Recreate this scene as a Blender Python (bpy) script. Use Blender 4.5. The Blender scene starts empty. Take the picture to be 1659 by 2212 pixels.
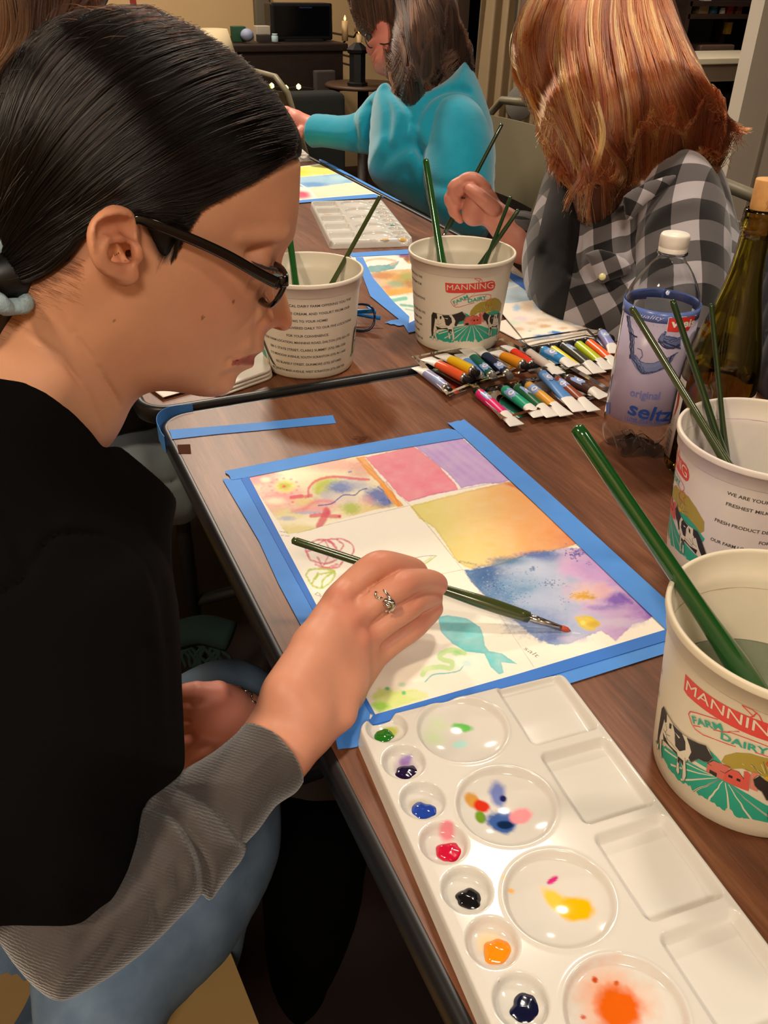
import bpy, bmesh, math, random
import numpy as np
from mathutils import Vector, Matrix
from mathutils.geometry import tessellate_polygon
rng=np.random.default_rng(7); random.seed(7)
SC=bpy.context.scene; COL=SC.collection
TZ=0.74                                    # table top height
# ---------------------------------------------------------------- camera
W,H,F=1659,2212,1840.5
YAW,PITCH,ROLL=map(math.radians,(24.965,32.526,1.29))
CP=np.array([0,0,TZ+0.48])
_cy,_sy=math.cos(YAW),math.sin(YAW)
FW=np.array([_sy*math.cos(PITCH),_cy*math.cos(PITCH),-math.sin(PITCH)])
_r=np.array([_cy,-_sy,0.]);_u=np.cross(_r,FW)
RT=_r*math.cos(ROLL)+_u*math.sin(ROLL); UP=np.cross(RT,FW)
def ray(px,py): return FW+((np.asarray(px,float)-W/2)/F)[...,None]*RT-((np.asarray(py,float)-H/2)/F)[...,None]*UP
def pd(px,py,d): return CP+ray(px,py)*np.asarray(d,float)[...,None]      # point at depth d on the sight line
def pz(px,py,z=TZ):                                                        # point of the sight line at height z
    r=ray(px,py); return CP+r*((z-CP[2])/r[...,2])[...,None]
def prj(P):
    P=np.asarray(P,float)-CP; z=P@FW
    return W/2+F*(P@RT)/z, H/2-F*(P@UP)/z
cam=bpy.data.cameras.new('camera'); camo=bpy.data.objects.new('camera',cam); COL.objects.link(camo)
cam.sensor_fit='HORIZONTAL'; cam.sensor_width=36; cam.lens=F/W*36; cam.clip_start=0.02; cam.clip_end=60
M=Matrix.Identity(4)
for i in range(3):
    M[i][0]=RT[i];M[i][1]=UP[i];M[i][2]=-FW[i];M[i][3]=CP[i]
camo.matrix_world=M; SC.camera=camo
SC.view_settings.view_transform='Standard'; SC.view_settings.look='None'; SC.view_settings.gamma=1; SC.view_settings.exposure=0
SC.view_settings.use_curve_mapping=False
cy_=SC.cycles; cy_.max_bounces=10; cy_.diffuse_bounces=3; cy_.glossy_bounces=3; cy_.transmission_bounces=10; cy_.transparent_max_bounces=8; cy_.caustics_reflective=False; cy_.caustics_refractive=True; cy_.use_adaptive_sampling=True; cy_.adaptive_threshold=.05; cy_.blur_glossy=1.; cy_.sample_clamp_indirect=4; cy_.use_denoising=True
# ---------------------------------------------------------------- colours and materials
def lin(c):
    c=np.asarray(c,float)/255.; return np.where(c<=0.04045,c/12.92,((c+0.055)/1.055)**2.4)
def hexc(h): h=h.lstrip('#'); return tuple(lin([int(h[i:i+2],16) for i in (0,2,4)]))+(1.,)
def mat(name,col='808080',rough=.5,metal=0,spec=.5,trans=0,ior=1.45,sheen=0,coat=0,sss=0,alpha=1,emit=None,estr=0,
        attr=None,noise=None,bump=None,aniso=0,tint=None):
    m=bpy.data.materials.new(name); m.use_nodes=True; nt=m.node_tree; b=nt.nodes['Principled BSDF']
    I=b.inputs; c=hexc(col) if isinstance(col,str) else tuple(col)
    I['Base Color'].default_value=c; I['Roughness'].default_value=rough; I['Metallic'].default_value=metal
    I['Specular IOR Level'].default_value=spec; I['Transmission Weight'].default_value=trans; I['IOR'].default_value=ior
    I['Sheen Weight'].default_value=sheen; I['Coat Weight'].default_value=coat; I['Alpha'].default_value=alpha
    I['Anisotropic'].default_value=aniso
    if sss:
        I['Subsurface Weight'].default_value=sss; I['Subsurface Radius'].default_value=(1.,.35,.2); I['Subsurface Scale'].default_value=.006
    if emit: I['Emission Color'].default_value=hexc(emit); I['Emission Strength'].default_value=estr
    src=None; N=nt.nodes.new; Lk=nt.links.new
    if attr:
        a=N('ShaderNodeVertexColor'); a.layer_name=attr; src=a.outputs['Color']
    if noise:   # (scale, amount, second colour, stretch xyz)
        sc,amt,c2=noise[:3]; st=noise[3] if len(noise)>3 else (1,1,1)
        tc=N('ShaderNodeTexCoord'); mp=N('ShaderNodeMapping'); mp.inputs['Scale'].default_value=st
        nz=N('ShaderNodeTexNoise'); nz.inputs['Scale'].default_value=sc; nz.inputs['Detail'].default_value=6
        Lk(tc.outputs['Object'],mp.inputs['Vector']); Lk(mp.outputs['Vector'],nz.inputs['Vector'])
        rp=N('ShaderNodeMapRange'); rp.inputs['From Min'].default_value=.35; rp.inputs['From Max'].default_value=.65
        rp.inputs['To Max'].default_value=amt; Lk(nz.outputs['Fac'],rp.inputs['Value'])
        mx=N('ShaderNodeMix'); mx.data_type='RGBA'
        mx.inputs['A'].default_value=c; mx.inputs['B'].default_value=hexc(c2)
        Lk(rp.outputs['Result'],mx.inputs['Factor'])
        if src: Lk(src,mx.inputs['A'])
        src=mx.outputs['Result']
    if src: Lk(src,I['Base Color'])
    if bump:    # (scale, strength, distance, stretch)
        sc,stg,dist=bump[:3]; st=bump[3] if len(bump)>3 else (1,1,1)
        tc=N('ShaderNodeTexCoord'); mp=N('ShaderNodeMapping'); mp.inputs['Scale'].default_value=st
        nz=N('ShaderNodeTexNoise'); nz.inputs['Scale'].default_value=sc; nz.inputs['Detail'].default_value=4
        Lk(tc.outputs['Object'],mp.inputs['Vector']); Lk(mp.outputs['Vector'],nz.inputs['Vector'])
        bp=N('ShaderNodeBump'); bp.inputs['Strength'].default_value=stg; bp.inputs['Distance'].default_value=dist
        Lk(nz.outputs['Fac'],bp.inputs['Height']); Lk(bp.outputs['Normal'],I['Normal'])
    return m
# ---------------------------------------------------------------- objects
def tag(o,label=None,cat=None,group=None,kind=None):
    if label:o['label']=label
    if cat:o['category']=cat
    if group:o['group']=group
    if kind:o['kind']=kind
    return o
def empty(name,loc=(0,0,0),label=None,cat=None,group=None):
    o=bpy.data.objects.new(name,None); COL.objects.link(o); o.location=[float(v) for v in loc]; o.empty_display_size=.05
    return tag(o,label,cat,group)
def link(name,me,m=None,parent=None,smooth=True,loc=None):
    if m is not None and not me.materials:
        for mm in (m if isinstance(m,(list,tuple)) else [m]): me.materials.append(mm)
    if smooth: me.polygons.foreach_set('use_smooth',np.ones(len(me.polygons),bool))
    o=bpy.data.objects.new(name,me); COL.objects.link(o)
    if parent is not None:
        o.parent=parent
        # parents carry only a location here: keep world placement
        if loc is None: o.location=[-v for v in root_loc(parent)]
    if loc is not None: o.location=[float(v) for v in loc]
    return o
def root_loc(p):
    l=Vector(p.location)
    while p.parent: p=p.parent; l+=Vector(p.location)
    return l
def mesh(V,Fc,name='mesh'):
    me=bpy.data.meshes.new(name); V=np.ascontiguousarray(V,np.float32)
    if isinstance(Fc,np.ndarray):
        n,k=Fc.shape; me.vertices.add(len(V)); me.vertices.foreach_set('co',V.ravel())
        me.loops.add(n*k); me.loops.foreach_set('vertex_index',Fc.astype(np.int32).ravel())
        me.polygons.add(n); me.polygons.foreach_set('loop_start',np.arange(0,n*k,k,dtype=np.int32))
        me.update(calc_edges=True); me.validate(verbose=False)
    else:
        me.from_pydata([tuple(map(float,v)) for v in V],[],Fc); me.update()
    return me
def setcol(me,name,C):
    a=me.color_attributes.new(name,'FLOAT_COLOR','POINT'); C=np.asarray(C,np.float32)
    if C.shape[1]==3: C=np.concatenate([C,np.ones((len(C),1),np.float32)],1)
    a.data.foreach_set('color',C.ravel())
class MB:                                    # collects several shapes into one mesh
    def __init__(s): s.V=[];s.F=[]
    def add(s,V,Fc):
        b=len(s.V); s.V+= [tuple(map(float,v)) for v in V]; s.F+=[tuple(int(i)+b for i in f) for f in Fc]; return s
    def box(s,c,d,rot=0,bev=0,Mx=None):
        bm=bmesh.new(); bmesh.ops.create_cube(bm,size=1)
        for v in bm.verts: v.co=Vector((v.co.x*d[0],v.co.y*d[1],v.co.z*d[2]))
        if bev: bmesh.ops.bevel(bm,geom=bm.edges[:],offset=bev,segments=3,profile=.6,affect='EDGES')
        T=Matrix.Translation(Vector([float(x) for x in c]))@(Mx if Mx is not None else Matrix.Rotation(rot,4,'Z'))
        bm.verts.index_update()
        s.add([T@v.co for v in bm.verts],[[v.index for v in f.verts] for f in bm.faces]); bm.free(); return s
    def tube(s,P,r,n=12,cap=True,sq=(1,1)):
        P=np.asarray(P,float); k=len(P); r=np.broadcast_to(np.asarray(r,float),(k,)); T=np.gradient(P,axis=0)
        T/=np.linalg.norm(T,axis=1)[:,None]+1e-12
        a=np.cross(T[0],[0,0,1.]); 
        if np.linalg.norm(a)<1e-3:a=np.cross(T[0],[0,1.,0])
        a/=np.linalg.norm(a); V=[]
        for i in range(k):
            a=a-T[i]*(a@T[i]); a/=np.linalg.norm(a); b=np.cross(T[i],a)
            th=np.linspace(0,2*np.pi,n,endpoint=False)
            V.append(P[i]+r[i]*(np.cos(th)[:,None]*a*sq[0]+np.sin(th)[:,None]*b*sq[1]))
        V=np.concatenate(V); Fc=[(i*n+j,i*n+(j+1)%n,(i+1)*n+(j+1)%n,(i+1)*n+j) for i in range(k-1) for j in range(n)]
        if cap: Fc+=[tuple(range(n-1,-1,-1)),tuple((k-1)*n+j for j in range(n))]
        return s.add(V,Fc)
    def lathe(s,prof,n=48,c=(0,0,0),axis=None,close=False):
        prof=np.asarray(prof,float); th=np.linspace(0,2*np.pi,n,endpoint=False)
        V=np.stack([prof[:,0,None]*np.cos(th),prof[:,0,None]*np.sin(th),np.repeat(prof[:,1,None],n,1)],-1).reshape(-1,3)
        if axis is not None:
            z=np.asarray(axis,float); z/=np.linalg.norm(z); x=np.cross([0,0,1.],z) if abs(z[2])<.99 else np.array([1.,0,0]); x/=np.linalg.norm(x); y=np.cross(z,x)
            V=V@np.stack([x,y,z])
        V=V+np.asarray(c,float); k=len(prof)
        Fc=[(i*n+j,i*n+(j+1)%n,(i+1)*n+(j+1)%n,(i+1)*n+j) for i in range(k-1) for j in range(n)]
        if prof[0,0]>1e-6 and not close: Fc.append(tuple(range(n-1,-1,-1)))
        if prof[-1,0]>1e-6 and not close: Fc.append(tuple((k-1)*n+j for j in range(n)))
        if close: Fc+=[((k-1)*n+j,(k-1)*n+(j+1)%n,(j+1)%n,j) for j in range(n)]
        return s.add(V,Fc)
    def prism(s,poly,z0,z1):                   # outline in plan, raised from z0 to z1
        n=len(poly); V=[(p[0],p[1],z0) for p in poly]+[(p[0],p[1],z1) for p in poly]
        Fc=[tuple(range(n-1,-1,-1)),tuple(range(n,2*n))]+[(i,(i+1)%n,n+(i+1)%n,n+i) for i in range(n)]
        return s.add(V,Fc)
    def mesh(s,name='mesh'):
        me=bpy.data.meshes.new(name); me.from_pydata(s.V,[],s.F); me.update(); return me
    def build(s,name,m,parent=None,smooth=True,loc=None,auto=None):
        me=s.mesh(name); o=link(name,me,m,parent,smooth,loc)
        if auto:
            bm=bmesh.new(); bm.from_mesh(me)
            bmesh.ops.remove_doubles(bm,verts=bm.verts,dist=1e-6)
            for e in bm.edges:
                if len(e.link_faces)==2 and e.calc_face_angle(0)>math.radians(auto): e.smooth=False
            bm.to_mesh(me); bm.free()
        return o
def copytree(o,parent=None):
    c=o.copy(); COL.objects.link(c); c.parent=parent
    for ch in list(o.children): copytree(ch,c)
    return c
def catmull(P,n=8):
    P=np.asarray(P,float); Q=np.concatenate([[2*P[0]-P[1]],P,[2*P[-1]-P[-2]]]); out=[]
    for i in range(len(P)-1):
        p0,p1,p2,p3=Q[i:i+4]; t=np.linspace(0,1,n,endpoint=False)[:,None]
        out.append(.5*((2*p1)+(-p0+p2)*t+(2*p0-5*p1+4*p2-p3)*t**2+(-p0+3*p1-3*p2+p3)*t**3))
    out.append(P[-1:]); return np.concatenate(out)
# ---------------------------------------------------------------- noise
def vnoise(x,y,z=None,seed=0):
    z=np.zeros_like(x) if z is None else z
    xi,yi,zi=np.floor(x).astype(np.int64),np.floor(y).astype(np.int64),np.floor(z).astype(np.int64)
    fx,fy,fz=x-xi,y-yi,z-zi; s=lambda t:t*t*(3-2*t); fx,fy,fz=s(fx),s(fy),s(fz)
    def h(a,b,c):
        n=(a*374761393+b*668265263+c*2147483647+seed*974634777)&0xffffffff
        n=((n^(n>>13))*1274126177)&0xffffffff; return ((n^(n>>16))&0xffff)/65535.
    L=lambda a,b,t:a+(b-a)*t
    return L(L(L(h(xi,yi,zi),h(xi+1,yi,zi),fx),L(h(xi,yi+1,zi),h(xi+1,yi+1,zi),fx),fy),
             L(L(h(xi,yi,zi+1),h(xi+1,yi,zi+1),fx),L(h(xi,yi+1,zi+1),h(xi+1,yi+1,zi+1),fx),fy),fz)
def fbm(x,y,z=None,o=4,seed=0):
    r=0;a=.5
    for i in range(o):
        r=r+a*vnoise(x*2**i,y*2**i,None if z is None else z*2**i,seed+i); a*=.5
    return r
def sstep(a,b,x): t=np.clip((x-a)/(b-a),0,1); return t*t*(3-2*t)
# ---------------------------------------------------------------- signed distance modelling
def sd_poly(X,Y,poly):                         # signed distance to a closed outline, inside negative
    poly=np.asarray(poly,float); d=np.full(X.shape,1e9); ins=np.zeros(X.shape,bool); n=len(poly)
    for i in range(n):
        a=poly[i];b=poly[(i+1)%n]; e=b-a; wx,wy=X-a[0],Y-a[1]
        t=np.clip((wx*e[0]+wy*e[1])/(e@e+1e-18),0,1); d=np.minimum(d,(wx-e[0]*t)**2+(wy-e[1]*t)**2)
        c=((a[1]>Y)!=(b[1]>Y))&(X<(b[0]-a[0])*(Y-a[1])/(b[1]-a[1]+1e-18)+a[0]); ins^=c
    d=np.sqrt(d); return np.where(ins,-d,d)
def smin(a,b,k): h=np.clip(.5+.5*(b-a)/k,0,1); return b+(a-b)*h-k*h*(1-h)
def smax(a,b,k): return -smin(-a,-b,k)
class Field:                                    # a sampled distance field, turned into one closed skin
    def __init__(s,lo,hi,h):
        s.lo=np.asarray(lo,float); s.h=h; s.n=np.ceil((np.asarray(hi,float)-s.lo)/h).astype(int)+1
        s.ax=[s.lo[i]+h*np.arange(s.n[i]) for i in range(3)]
        s.D=np.full(tuple(s.n),.05,np.float32)
    def sub(s,lo,hi):
        sl=[];g=[]
        for i in range(3):
            a=max(0,int((lo[i]-s.lo[i])/s.h)-1); b=min(s.n[i],int((hi[i]-s.lo[i])/s.h)+3)
            if b<=a: return None,None
            sl.append(slice(a,b)); g.append(s.ax[i][a:b])
        return tuple(sl),np.meshgrid(*g,indexing='ij')
    def op(s,fn,lo,hi,k=.004,mode='u'):
        m=k*1.5+.004; sl,G=s.sub(np.asarray(lo)-m,np.asarray(hi)+m)
        if sl is None: return s
        d=fn(*G).astype(np.float32); D=s.D[sl]
        s.D[sl]=smin(D,d,k) if mode=='u' else (smax(D,-d,k) if mode=='c' else smax(D,d,k)); return s
    def ball(s,c,r,k=.004,mode='u',R=None):     # ellipsoid: radii r (3), optional rotation rows R
        c=np.asarray(c,float); r=np.broadcast_to(np.asarray(r,float),(3,)); R=np.eye(3) if R is None else np.asarray(R,float)
        e=np.sqrt(((R.T*r[None])**2).sum(1)); 
        def fn(X,Y,Z):
            X,Y,Z=X-c[0],Y-c[1],Z-c[2]; q=[(R[i,0]*X+R[i,1]*Y+R[i,2]*Z) for i in range(3)]
            k0=np.sqrt(sum((q[i]/r[i])**2 for i in range(3))); k1=np.sqrt(sum((q[i]/r[i]**2)**2 for i in range(3)))+1e-9
            return k0*(k0-1)/k1
        return s.op(fn,c-e-k*2-.004,c+e+k*2+.004,k,mode)
    def cone(s,a,b,ra,rb,k=.004,mode='u',flat=None):   # round cone; flat=(dir, scale) squashes along a direction
        a=np.asarray(a,float);b=np.asarray(b,float);e=b-a;L=e@e+1e-12;m=max(ra,rb)
        def fn(X,Y,Z):
            x,y,z=X-a[0],Y-a[1],Z-a[2]; t=np.clip((x*e[0]+y*e[1]+z*e[2])/L,0,1)
            x,y,z=x-e[0]*t,y-e[1]*t,z-e[2]*t
            if flat is not None:
                f=np.asarray(flat[0],float); f=f/np.linalg.norm(f); w=(x*f[0]+y*f[1]+z*f[2])*(1/flat[1]-1); x,y,z=x+w*f[0],y+w*f[1],z+w*f[2]
                return (np.sqrt(x*x+y*y+z*z)-(ra+(rb-ra)*t))*min(1,flat[1])
            return np.sqrt(x*x+y*y+z*z)-(ra+(rb-ra)*t)
        return s.op(fn,np.minimum(a,b)-m,np.maximum(a,b)+m,k,mode)
    def chain(s,P,r,k=.004,kin=.003,mode='u',flat=None,sub=0):   # a limb: joined within itself first, then to the rest
        P=np.asarray(P,float); r=np.asarray(r,float)
        if sub: P4=catmull(np.concatenate([P,r[:,None]],1),sub); P,r=P4[:,:3],P4[:,3]
        m=r.max(); lo,hi=P.min(0)-m,P.max(0)+m
        def fn(X,Y,Z):
            D=None
            for i in range(len(P)-1):
                a,b=P[i],P[i+1];e=b-a;L=e@e+1e-12
                x,y,z=X-a[0],Y-a[1],Z-a[2]; t=np.clip((x*e[0]+y*e[1]+z*e[2])/L,0,1)
                x,y,z=x-e[0]*t,y-e[1]*t,z-e[2]*t
                if flat is not None:
                    f=flat[0]; w=(x*f[0]+y*f[1]+z*f[2])*(1/flat[1]-1); x,y,z=x+w*f[0],y+w*f[1],z+w*f[2]
                d=np.sqrt(x*x+y*y+z*z)-(r[i]+(r[i+1]-r[i])*t); D=d if D is None else smin(D,d,kin)
            return D
        return s.op(fn,lo,hi,k,mode)
    def mesh(s,name='mesh',smooth=2):
        V,Q=nets(s.D,s.lo,s.h,smooth); return mesh(V,Q,name)
def nets(D,lo,h,smooth=2):
    S=D<0; c=S[:-1,:-1,:-1].astype(np.int8)
    o=[(i,j,k) for i in (0,1) for j in (0,1) for k in (0,1)]
    n=[d-1 for d in D.shape]
    cnt=sum(S[i:i+n[0],j:j+n[1],k:k+n[2]].astype(np.int8) for i,j,k in o)
    act=(cnt>0)&(cnt<8); idx=np.full(act.shape,-1,np.int64); A=np.argwhere(act); idx[act]=np.arange(len(A))
    P=np.zeros((len(A),3)); N=np.zeros(len(A))
    def dv(of): return D[A[:,0]+of[0],A[:,1]+of[1],A[:,2]+of[2]]
    vals={of:dv(of) for of in o}
    for a in o:
        for ax in range(3):
            if a[ax]==0:
                b=list(a); b[ax]=1; b=tuple(b); va,vb=vals[a],vals[b]; x=(va<0)!=(vb<0)
                t=va/(va-vb+1e-20); p=np.array(a,float)[None].repeat(len(A),0); p[:,ax]=t
                P[x]+=p[x]; N[x]+=1
    V=np.asarray(lo)+(A+P/N[:,None])*h; Q=[]
    for ax in range(3):
        e=np.moveaxis(S,ax,0); ch=e[:-1]!=e[1:]; E=np.argwhere(ch); pos=np.moveaxis(e,0,0)[:-1][ch]
        E2=np.zeros_like(E); o1,o2=[(1,2),(2,0),(0,1)][ax]
        full=np.zeros((len(E),3),int); others=[i for i in range(3) if i!=ax]
        full[:,ax]=E[:,0]; full[:,others[0]]=E[:,1]; full[:,others[1]]=E[:,2]
        ok=(full[:,o1]>0)&(full[:,o2]>0)&(full[:,o1]<idx.shape[o1])&(full[:,o2]<idx.shape[o2])
        full=full[ok]; pos=pos[ok]
        def g(d1,d2):
            f=full.copy(); f[:,o1]-=d1; f[:,o2]-=d2; return idx[f[:,0],f[:,1],f[:,2]]
        q=np.stack([g(1,1),g(0,1),g(0,0),g(1,0)],1); q[~pos]=q[~pos][:,::-1]; Q.append(q)
    Q=np.concatenate(Q); Q=Q[(Q>=0).all(1)]
    for it in range(smooth):
        a=np.concatenate([Q[:,0],Q[:,1],Q[:,2],Q[:,3]]); b=np.concatenate([Q[:,1],Q[:,2],Q[:,3],Q[:,0]])
        acc=np.zeros_like(V); cn=np.zeros(len(V))
        for i in range(3):
            acc[:,i]=np.bincount(a,V[b,i],len(V))+np.bincount(b,V[a,i],len(V))
        cn=np.bincount(a,minlength=len(V))+np.bincount(b,minlength=len(V)); V=V*.5+.5*acc/np.maximum(cn,1)[:,None]
    return V,Q
def curves(name,strands,rad,m,parent=None,rtip=.3,cols=None):
    cd=bpy.data.hair_curves.new(name); cnt=[len(s) for s in strands]; cd.add_curves(cnt)
    P=np.concatenate(strands).astype(np.float32); cd.position_data.foreach_set('vector',P.ravel()) if hasattr(cd,'position_data') else cd.attributes['position'].data.foreach_set('vector',P.ravel())
    rr=[]
    for s in strands:
        t=np.linspace(0,1,len(s)); rr.append(rad*(1-(1-rtip)*t**2))
    ra=cd.attributes.get('radius') or cd.attributes.new('radius','FLOAT','POINT')
    ra.data.foreach_set('value',np.concatenate(rr).astype(np.float32))
    if cols is not None:
        a=cd.attributes.new('tone','FLOAT','CURVE'); a.data.foreach_set('value',np.asarray(cols,np.float32))
    cd.materials.append(m); o=bpy.data.objects.new(name,cd); COL.objects.link(o)
    if parent is not None: o.parent=parent; o.location=[-v for v in root_loc(parent)]
    return o
# ================================================================ room shell (coarse) is in 40_back; tables here
def wood_mat():
    m=mat('walnut_laminate','6a4836',rough=.40,spec=.45); nt=m.node_tree; N=nt.nodes.new; Lk=nt.links.new; b=nt.nodes['Principled BSDF']
    tc=N('ShaderNodeTexCoord'); mp=N('ShaderNodeMapping'); mp.inputs['Scale'].default_value=(150,9,1); mp.inputs['Rotation'].default_value=(0,0,0)
    w=N('ShaderNodeTexNoise'); w.inputs['Scale'].default_value=1.6; w.inputs['Detail'].default_value=9; w.inputs['Roughness'].default_value=.72; w.inputs['Distortion'].default_value=.6
    Lk(tc.outputs['Object'],mp.inputs['Vector']); Lk(mp.outputs['Vector'],w.inputs['Vector'])
    mp2=N('ShaderNodeMapping'); mp2.inputs['Scale'].default_value=(26,2.2,1); Lk(tc.outputs['Object'],mp2.inputs['Vector'])
    w2=N('ShaderNodeTexNoise'); w2.inputs['Scale'].default_value=1.3; w2.inputs['Detail'].default_value=5; w2.inputs['Distortion'].default_value=1.2; Lk(mp2.outputs['Vector'],w2.inputs['Vector'])
    ad=N('ShaderNodeMath'); ad.operation='ADD'; Lk(w.outputs['Fac'],ad.inputs[0]); Lk(w2.outputs['Fac'],ad.inputs[1])
    cr=N('ShaderNodeValToRGB'); e=cr.color_ramp.elements
    mr=N('ShaderNodeMapRange'); mr.inputs['From Min'].default_value=.65; mr.inputs['From Max'].default_value=1.35; Lk(ad.outputs[0],mr.inputs['Value']); Lk(mr.outputs['Result'],cr.inputs['Fac'])
    e[0].position=0; e[0].color=hexc('4c2c1b'); e[1].position=1; e[1].color=hexc('8c5c40')
    x=e.new(.5); x.color=hexc('6e432c')
    Lk(cr.outputs['Color'],b.inputs['Base Color'])
    bp=N('ShaderNodeBump'); bp.inputs['Strength'].default_value=.12; bp.inputs['Distance'].default_value=.0006; Lk(w.outputs['Fac'],bp.inputs['Height']); Lk(bp.outputs['Normal'],b.inputs['Normal'])
    return m
WOOD=wood_mat(); TRIM=mat('black_vinyl_edge','17171a',rough=.38); LEGM=mat('dark_grey_steel','2a2a2c',rough=.4,metal=.6)
def rrect(x0,y0,x1,y1,r,n=8):
    P=[]
    for cx,cy,a in ((x1-r,y1-r,0),(x0+r,y1-r,90),(x0+r,y0+r,180),(x1-r,y0+r,270)):
        for i in range(n+1):
            t=math.radians(a+90*i/n); P.append((cx+r*math.cos(t),cy+r*math.sin(t)))
    return P
def table(x0,y0,x1,y1,label,name='folding_table',bead=.004):
    cx,cy=(x0+x1)/2,(y0+y1)/2; t=empty(name,(cx,cy,0),label,'table')
    MB().prism(rrect(x0+.008,y0+.008,x1-.008,y1-.008,.034),TZ-.018,TZ).build('tabletop',WOOD,t,smooth=False)
    o=rrect(x0+.006,y0+.006,x1-.006,y1-.006,.036); o=o+[o[0]]
    P=np.array([(p[0],p[1],TZ-.011) for p in o]); n=16; R=[]
    # edge trim: a rounded bead round the whole top
    th=np.linspace(0,2*np.pi,n,endpoint=False); C=np.array([cx,cy]); V=[];K=len(P)-1
    for i in range(K):
        a=P[i-1] if i else P[K-1]; b=P[(i+1)%K]; d=(b-a)[:2]; d/=np.linalg.norm(d); nn=np.array([d[1],-d[0]])
        for q in th:
            c,s_=math.cos(q),math.sin(q); w=.0075*np.sign(c)*abs(c)**.7; z=.0125*np.sign(s_)*abs(s_)**.7
            V.append((P[i][0]+nn[0]*w,P[i][1]+nn[1]*w,P[i][2]+z+ (bead-.0015)))
    Fc=[(i*n+j,((i+1)%K)*n+j,((i+1)%K)*n+(j+1)%n,i*n+(j+1)%n) for i in range(K) for j in range(n)]
    MB().add(V,Fc).build('edge_trim',TRIM,t)
    for sx in (x0+.07,x1-.07):
        for sy in (y0+.22,y1-.22):
            s=1 if sy<cy else -1
            MB().tube([(sx,sy,TZ-.02),(sx,sy,.012)],.0125,14).tube([(sx,sy,.03),(sx,sy,0)],.016,14).build('leg',LEGM,t)
    for sy in (y0+.22,y1-.22):
        for z in (.26,TZ-.035): MB().tube([(x0+.07,sy,z),(x1-.07,sy,z)],.011,12).build('cross_brace',LEGM,t)
    return t
table(.143,-.83,.925,.998,'brown wood-grain folding table in the foreground with black edge, holding the large taped painting',bead=0)
table(.128,1.004,.925,2.83,'second brown wood-grain folding table behind, its raised black edge against the near one',bead=.005)
# ---------------------------------------------------------------- tape
TAPE=mat('blue_painter_tape','4b90e6',rough=.62,noise=(40,.35,'3f84dc'),bump=(900,.25,.0002))
TAPE2=mat('deep_blue_tape','3075d4',rough=.62,bump=(900,.25,.0002))
def flat(poly,z0,th,name,m,label=None,cat=None,group=None,px=True,wav=0):
    P=[tuple(pz(a,b,z0)[:2]) for a,b in poly] if px else [tuple(p) for p in poly]
    c=np.mean(P,axis=0)
    b=MB().prism([(p[0]-c[0],p[1]-c[1]) for p in P],0,th)
    o=b.build(name,m,None,smooth=False,loc=(c[0],c[1],z0)); return tag(o,label,cat,group)
def torn(a,b,n=7,amp=2.2):
    a=np.array(a,float);b=np.array(b,float);d=b-a;nn=np.array([-d[1],d[0]])/np.linalg.norm(d)
    return [tuple(a+d*i/n+nn*(rng.uniform(-amp,amp) if 0<i<n else 0)) for i in range(n+1)]
G='blue tape strips framing the near painting'
Z1=TZ+.0003
flat([(486,1018),(700,975),(968,926),(1018,937),(1010,945),(760,987),(533,1032),(500,1037)]+torn((500,1037),(486,1018),5)[1:-1],Z1+.0010,.0004,'tape_strip',TAPE,'blue tape strip along the far top edge of the near painting','tape',G)
flat(torn((481,1036),(519,1032),5)+[(645,1260),(722,1400),(800,1541),(790,1609)]+torn((790,1609),(730,1619),9,3.5)[1:]+[(722,1583),(676,1400),(601,1260),(560,1170)],Z1+.0006,.0004,'tape_strip',TAPE,'wide outer blue tape strip down the left edge of the near painting','tape',G)
flat([(521,1035),(537,1029),(660,1262),(735,1406),(812,1546),(800,1541),(722,1402),(645,1262)],Z1+.0012,.0003,'tape_strip',TAPE2,'narrow inner blue tape strip beside the left edge of the picture','tape',G)
flat(torn((966,913),(1002,906),5)+[(1045,940),(1200,1078),(1443,1300),(1500,1352),(1443,1364),(1300,1227),(1150,1083),(998,941)],Z1+.0014,.0004,'tape_strip',TAPE,'blue tape strip down the right edge of the near painting','tape',G)
flat([(806,1545),(1120,1456),(1452,1356),(1500,1370),(1440,1384),(1226,1449),(1000,1516),(790,1570)],Z1+.0018,.0003,'tape_strip',TAPE2,'upper blue tape strip along the bottom edge of the picture, touching the palette','tape',G)
flat([(790,1568),(1000,1514),(1226,1447),(1440,1382),(1500,1376),(1490,1395),(1434,1413),(1237,1475),(1000,1540),(800,1590)],Z1+.0010,.0004,'tape_strip',TAPE,'lower blue tape strip below the picture, running under the palette','tape',G)
# tape loop round the table corner
def cornertape():
    P=[tuple(pz(a,b,TZ)[:2]) for a,b in ((366,930),(480,921),(560,914),(640,906),(719,898),(726,915),(650,922),(560,931),(470,939),(372,950))]
    b=MB().prism(P,TZ+.0004,TZ+.0009)
    cx,cy,r=.181,.960,.0415; n=14; pts=[(.181+.012,.960+r+.0006)]+[(cx+r*math.cos(math.radians(a)),cy+r*math.sin(math.radians(a))) for a in np.linspace(90,180,n)]+[(.1392,.935),(.1405,.925)]
    V=[];
    for i,(x,y) in enumerate(pts):
        t=i/(len(pts)-1); up=.0065+.004*math.sin(t*3.1)
        V+=[(x,y,TZ-.016),(x,y,TZ+up)]
    k=len(pts); V+=[(x+(cx-x)*.012,y+(cy-y)*.012,z) for x,y,z in V]
    Fc=[(2*i,2*i+2,2*i+3,2*i+1) for i in range(k-1)]+[(2*k+2*i,2*k+2*i+1,2*k+2*i+3,2*k+2*i+2) for i in range(k-1)]+[(2*i+1,2*i+3,2*k+2*i+3,2*k+2*i+1) for i in range(k-1)]
    b.add(V,Fc); o=b.build('tape_strip',TAPE,None,smooth=False); tag(o,'blue tape wrapped round the table corner and stuck flat across the table','tape')
cornertape()
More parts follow.
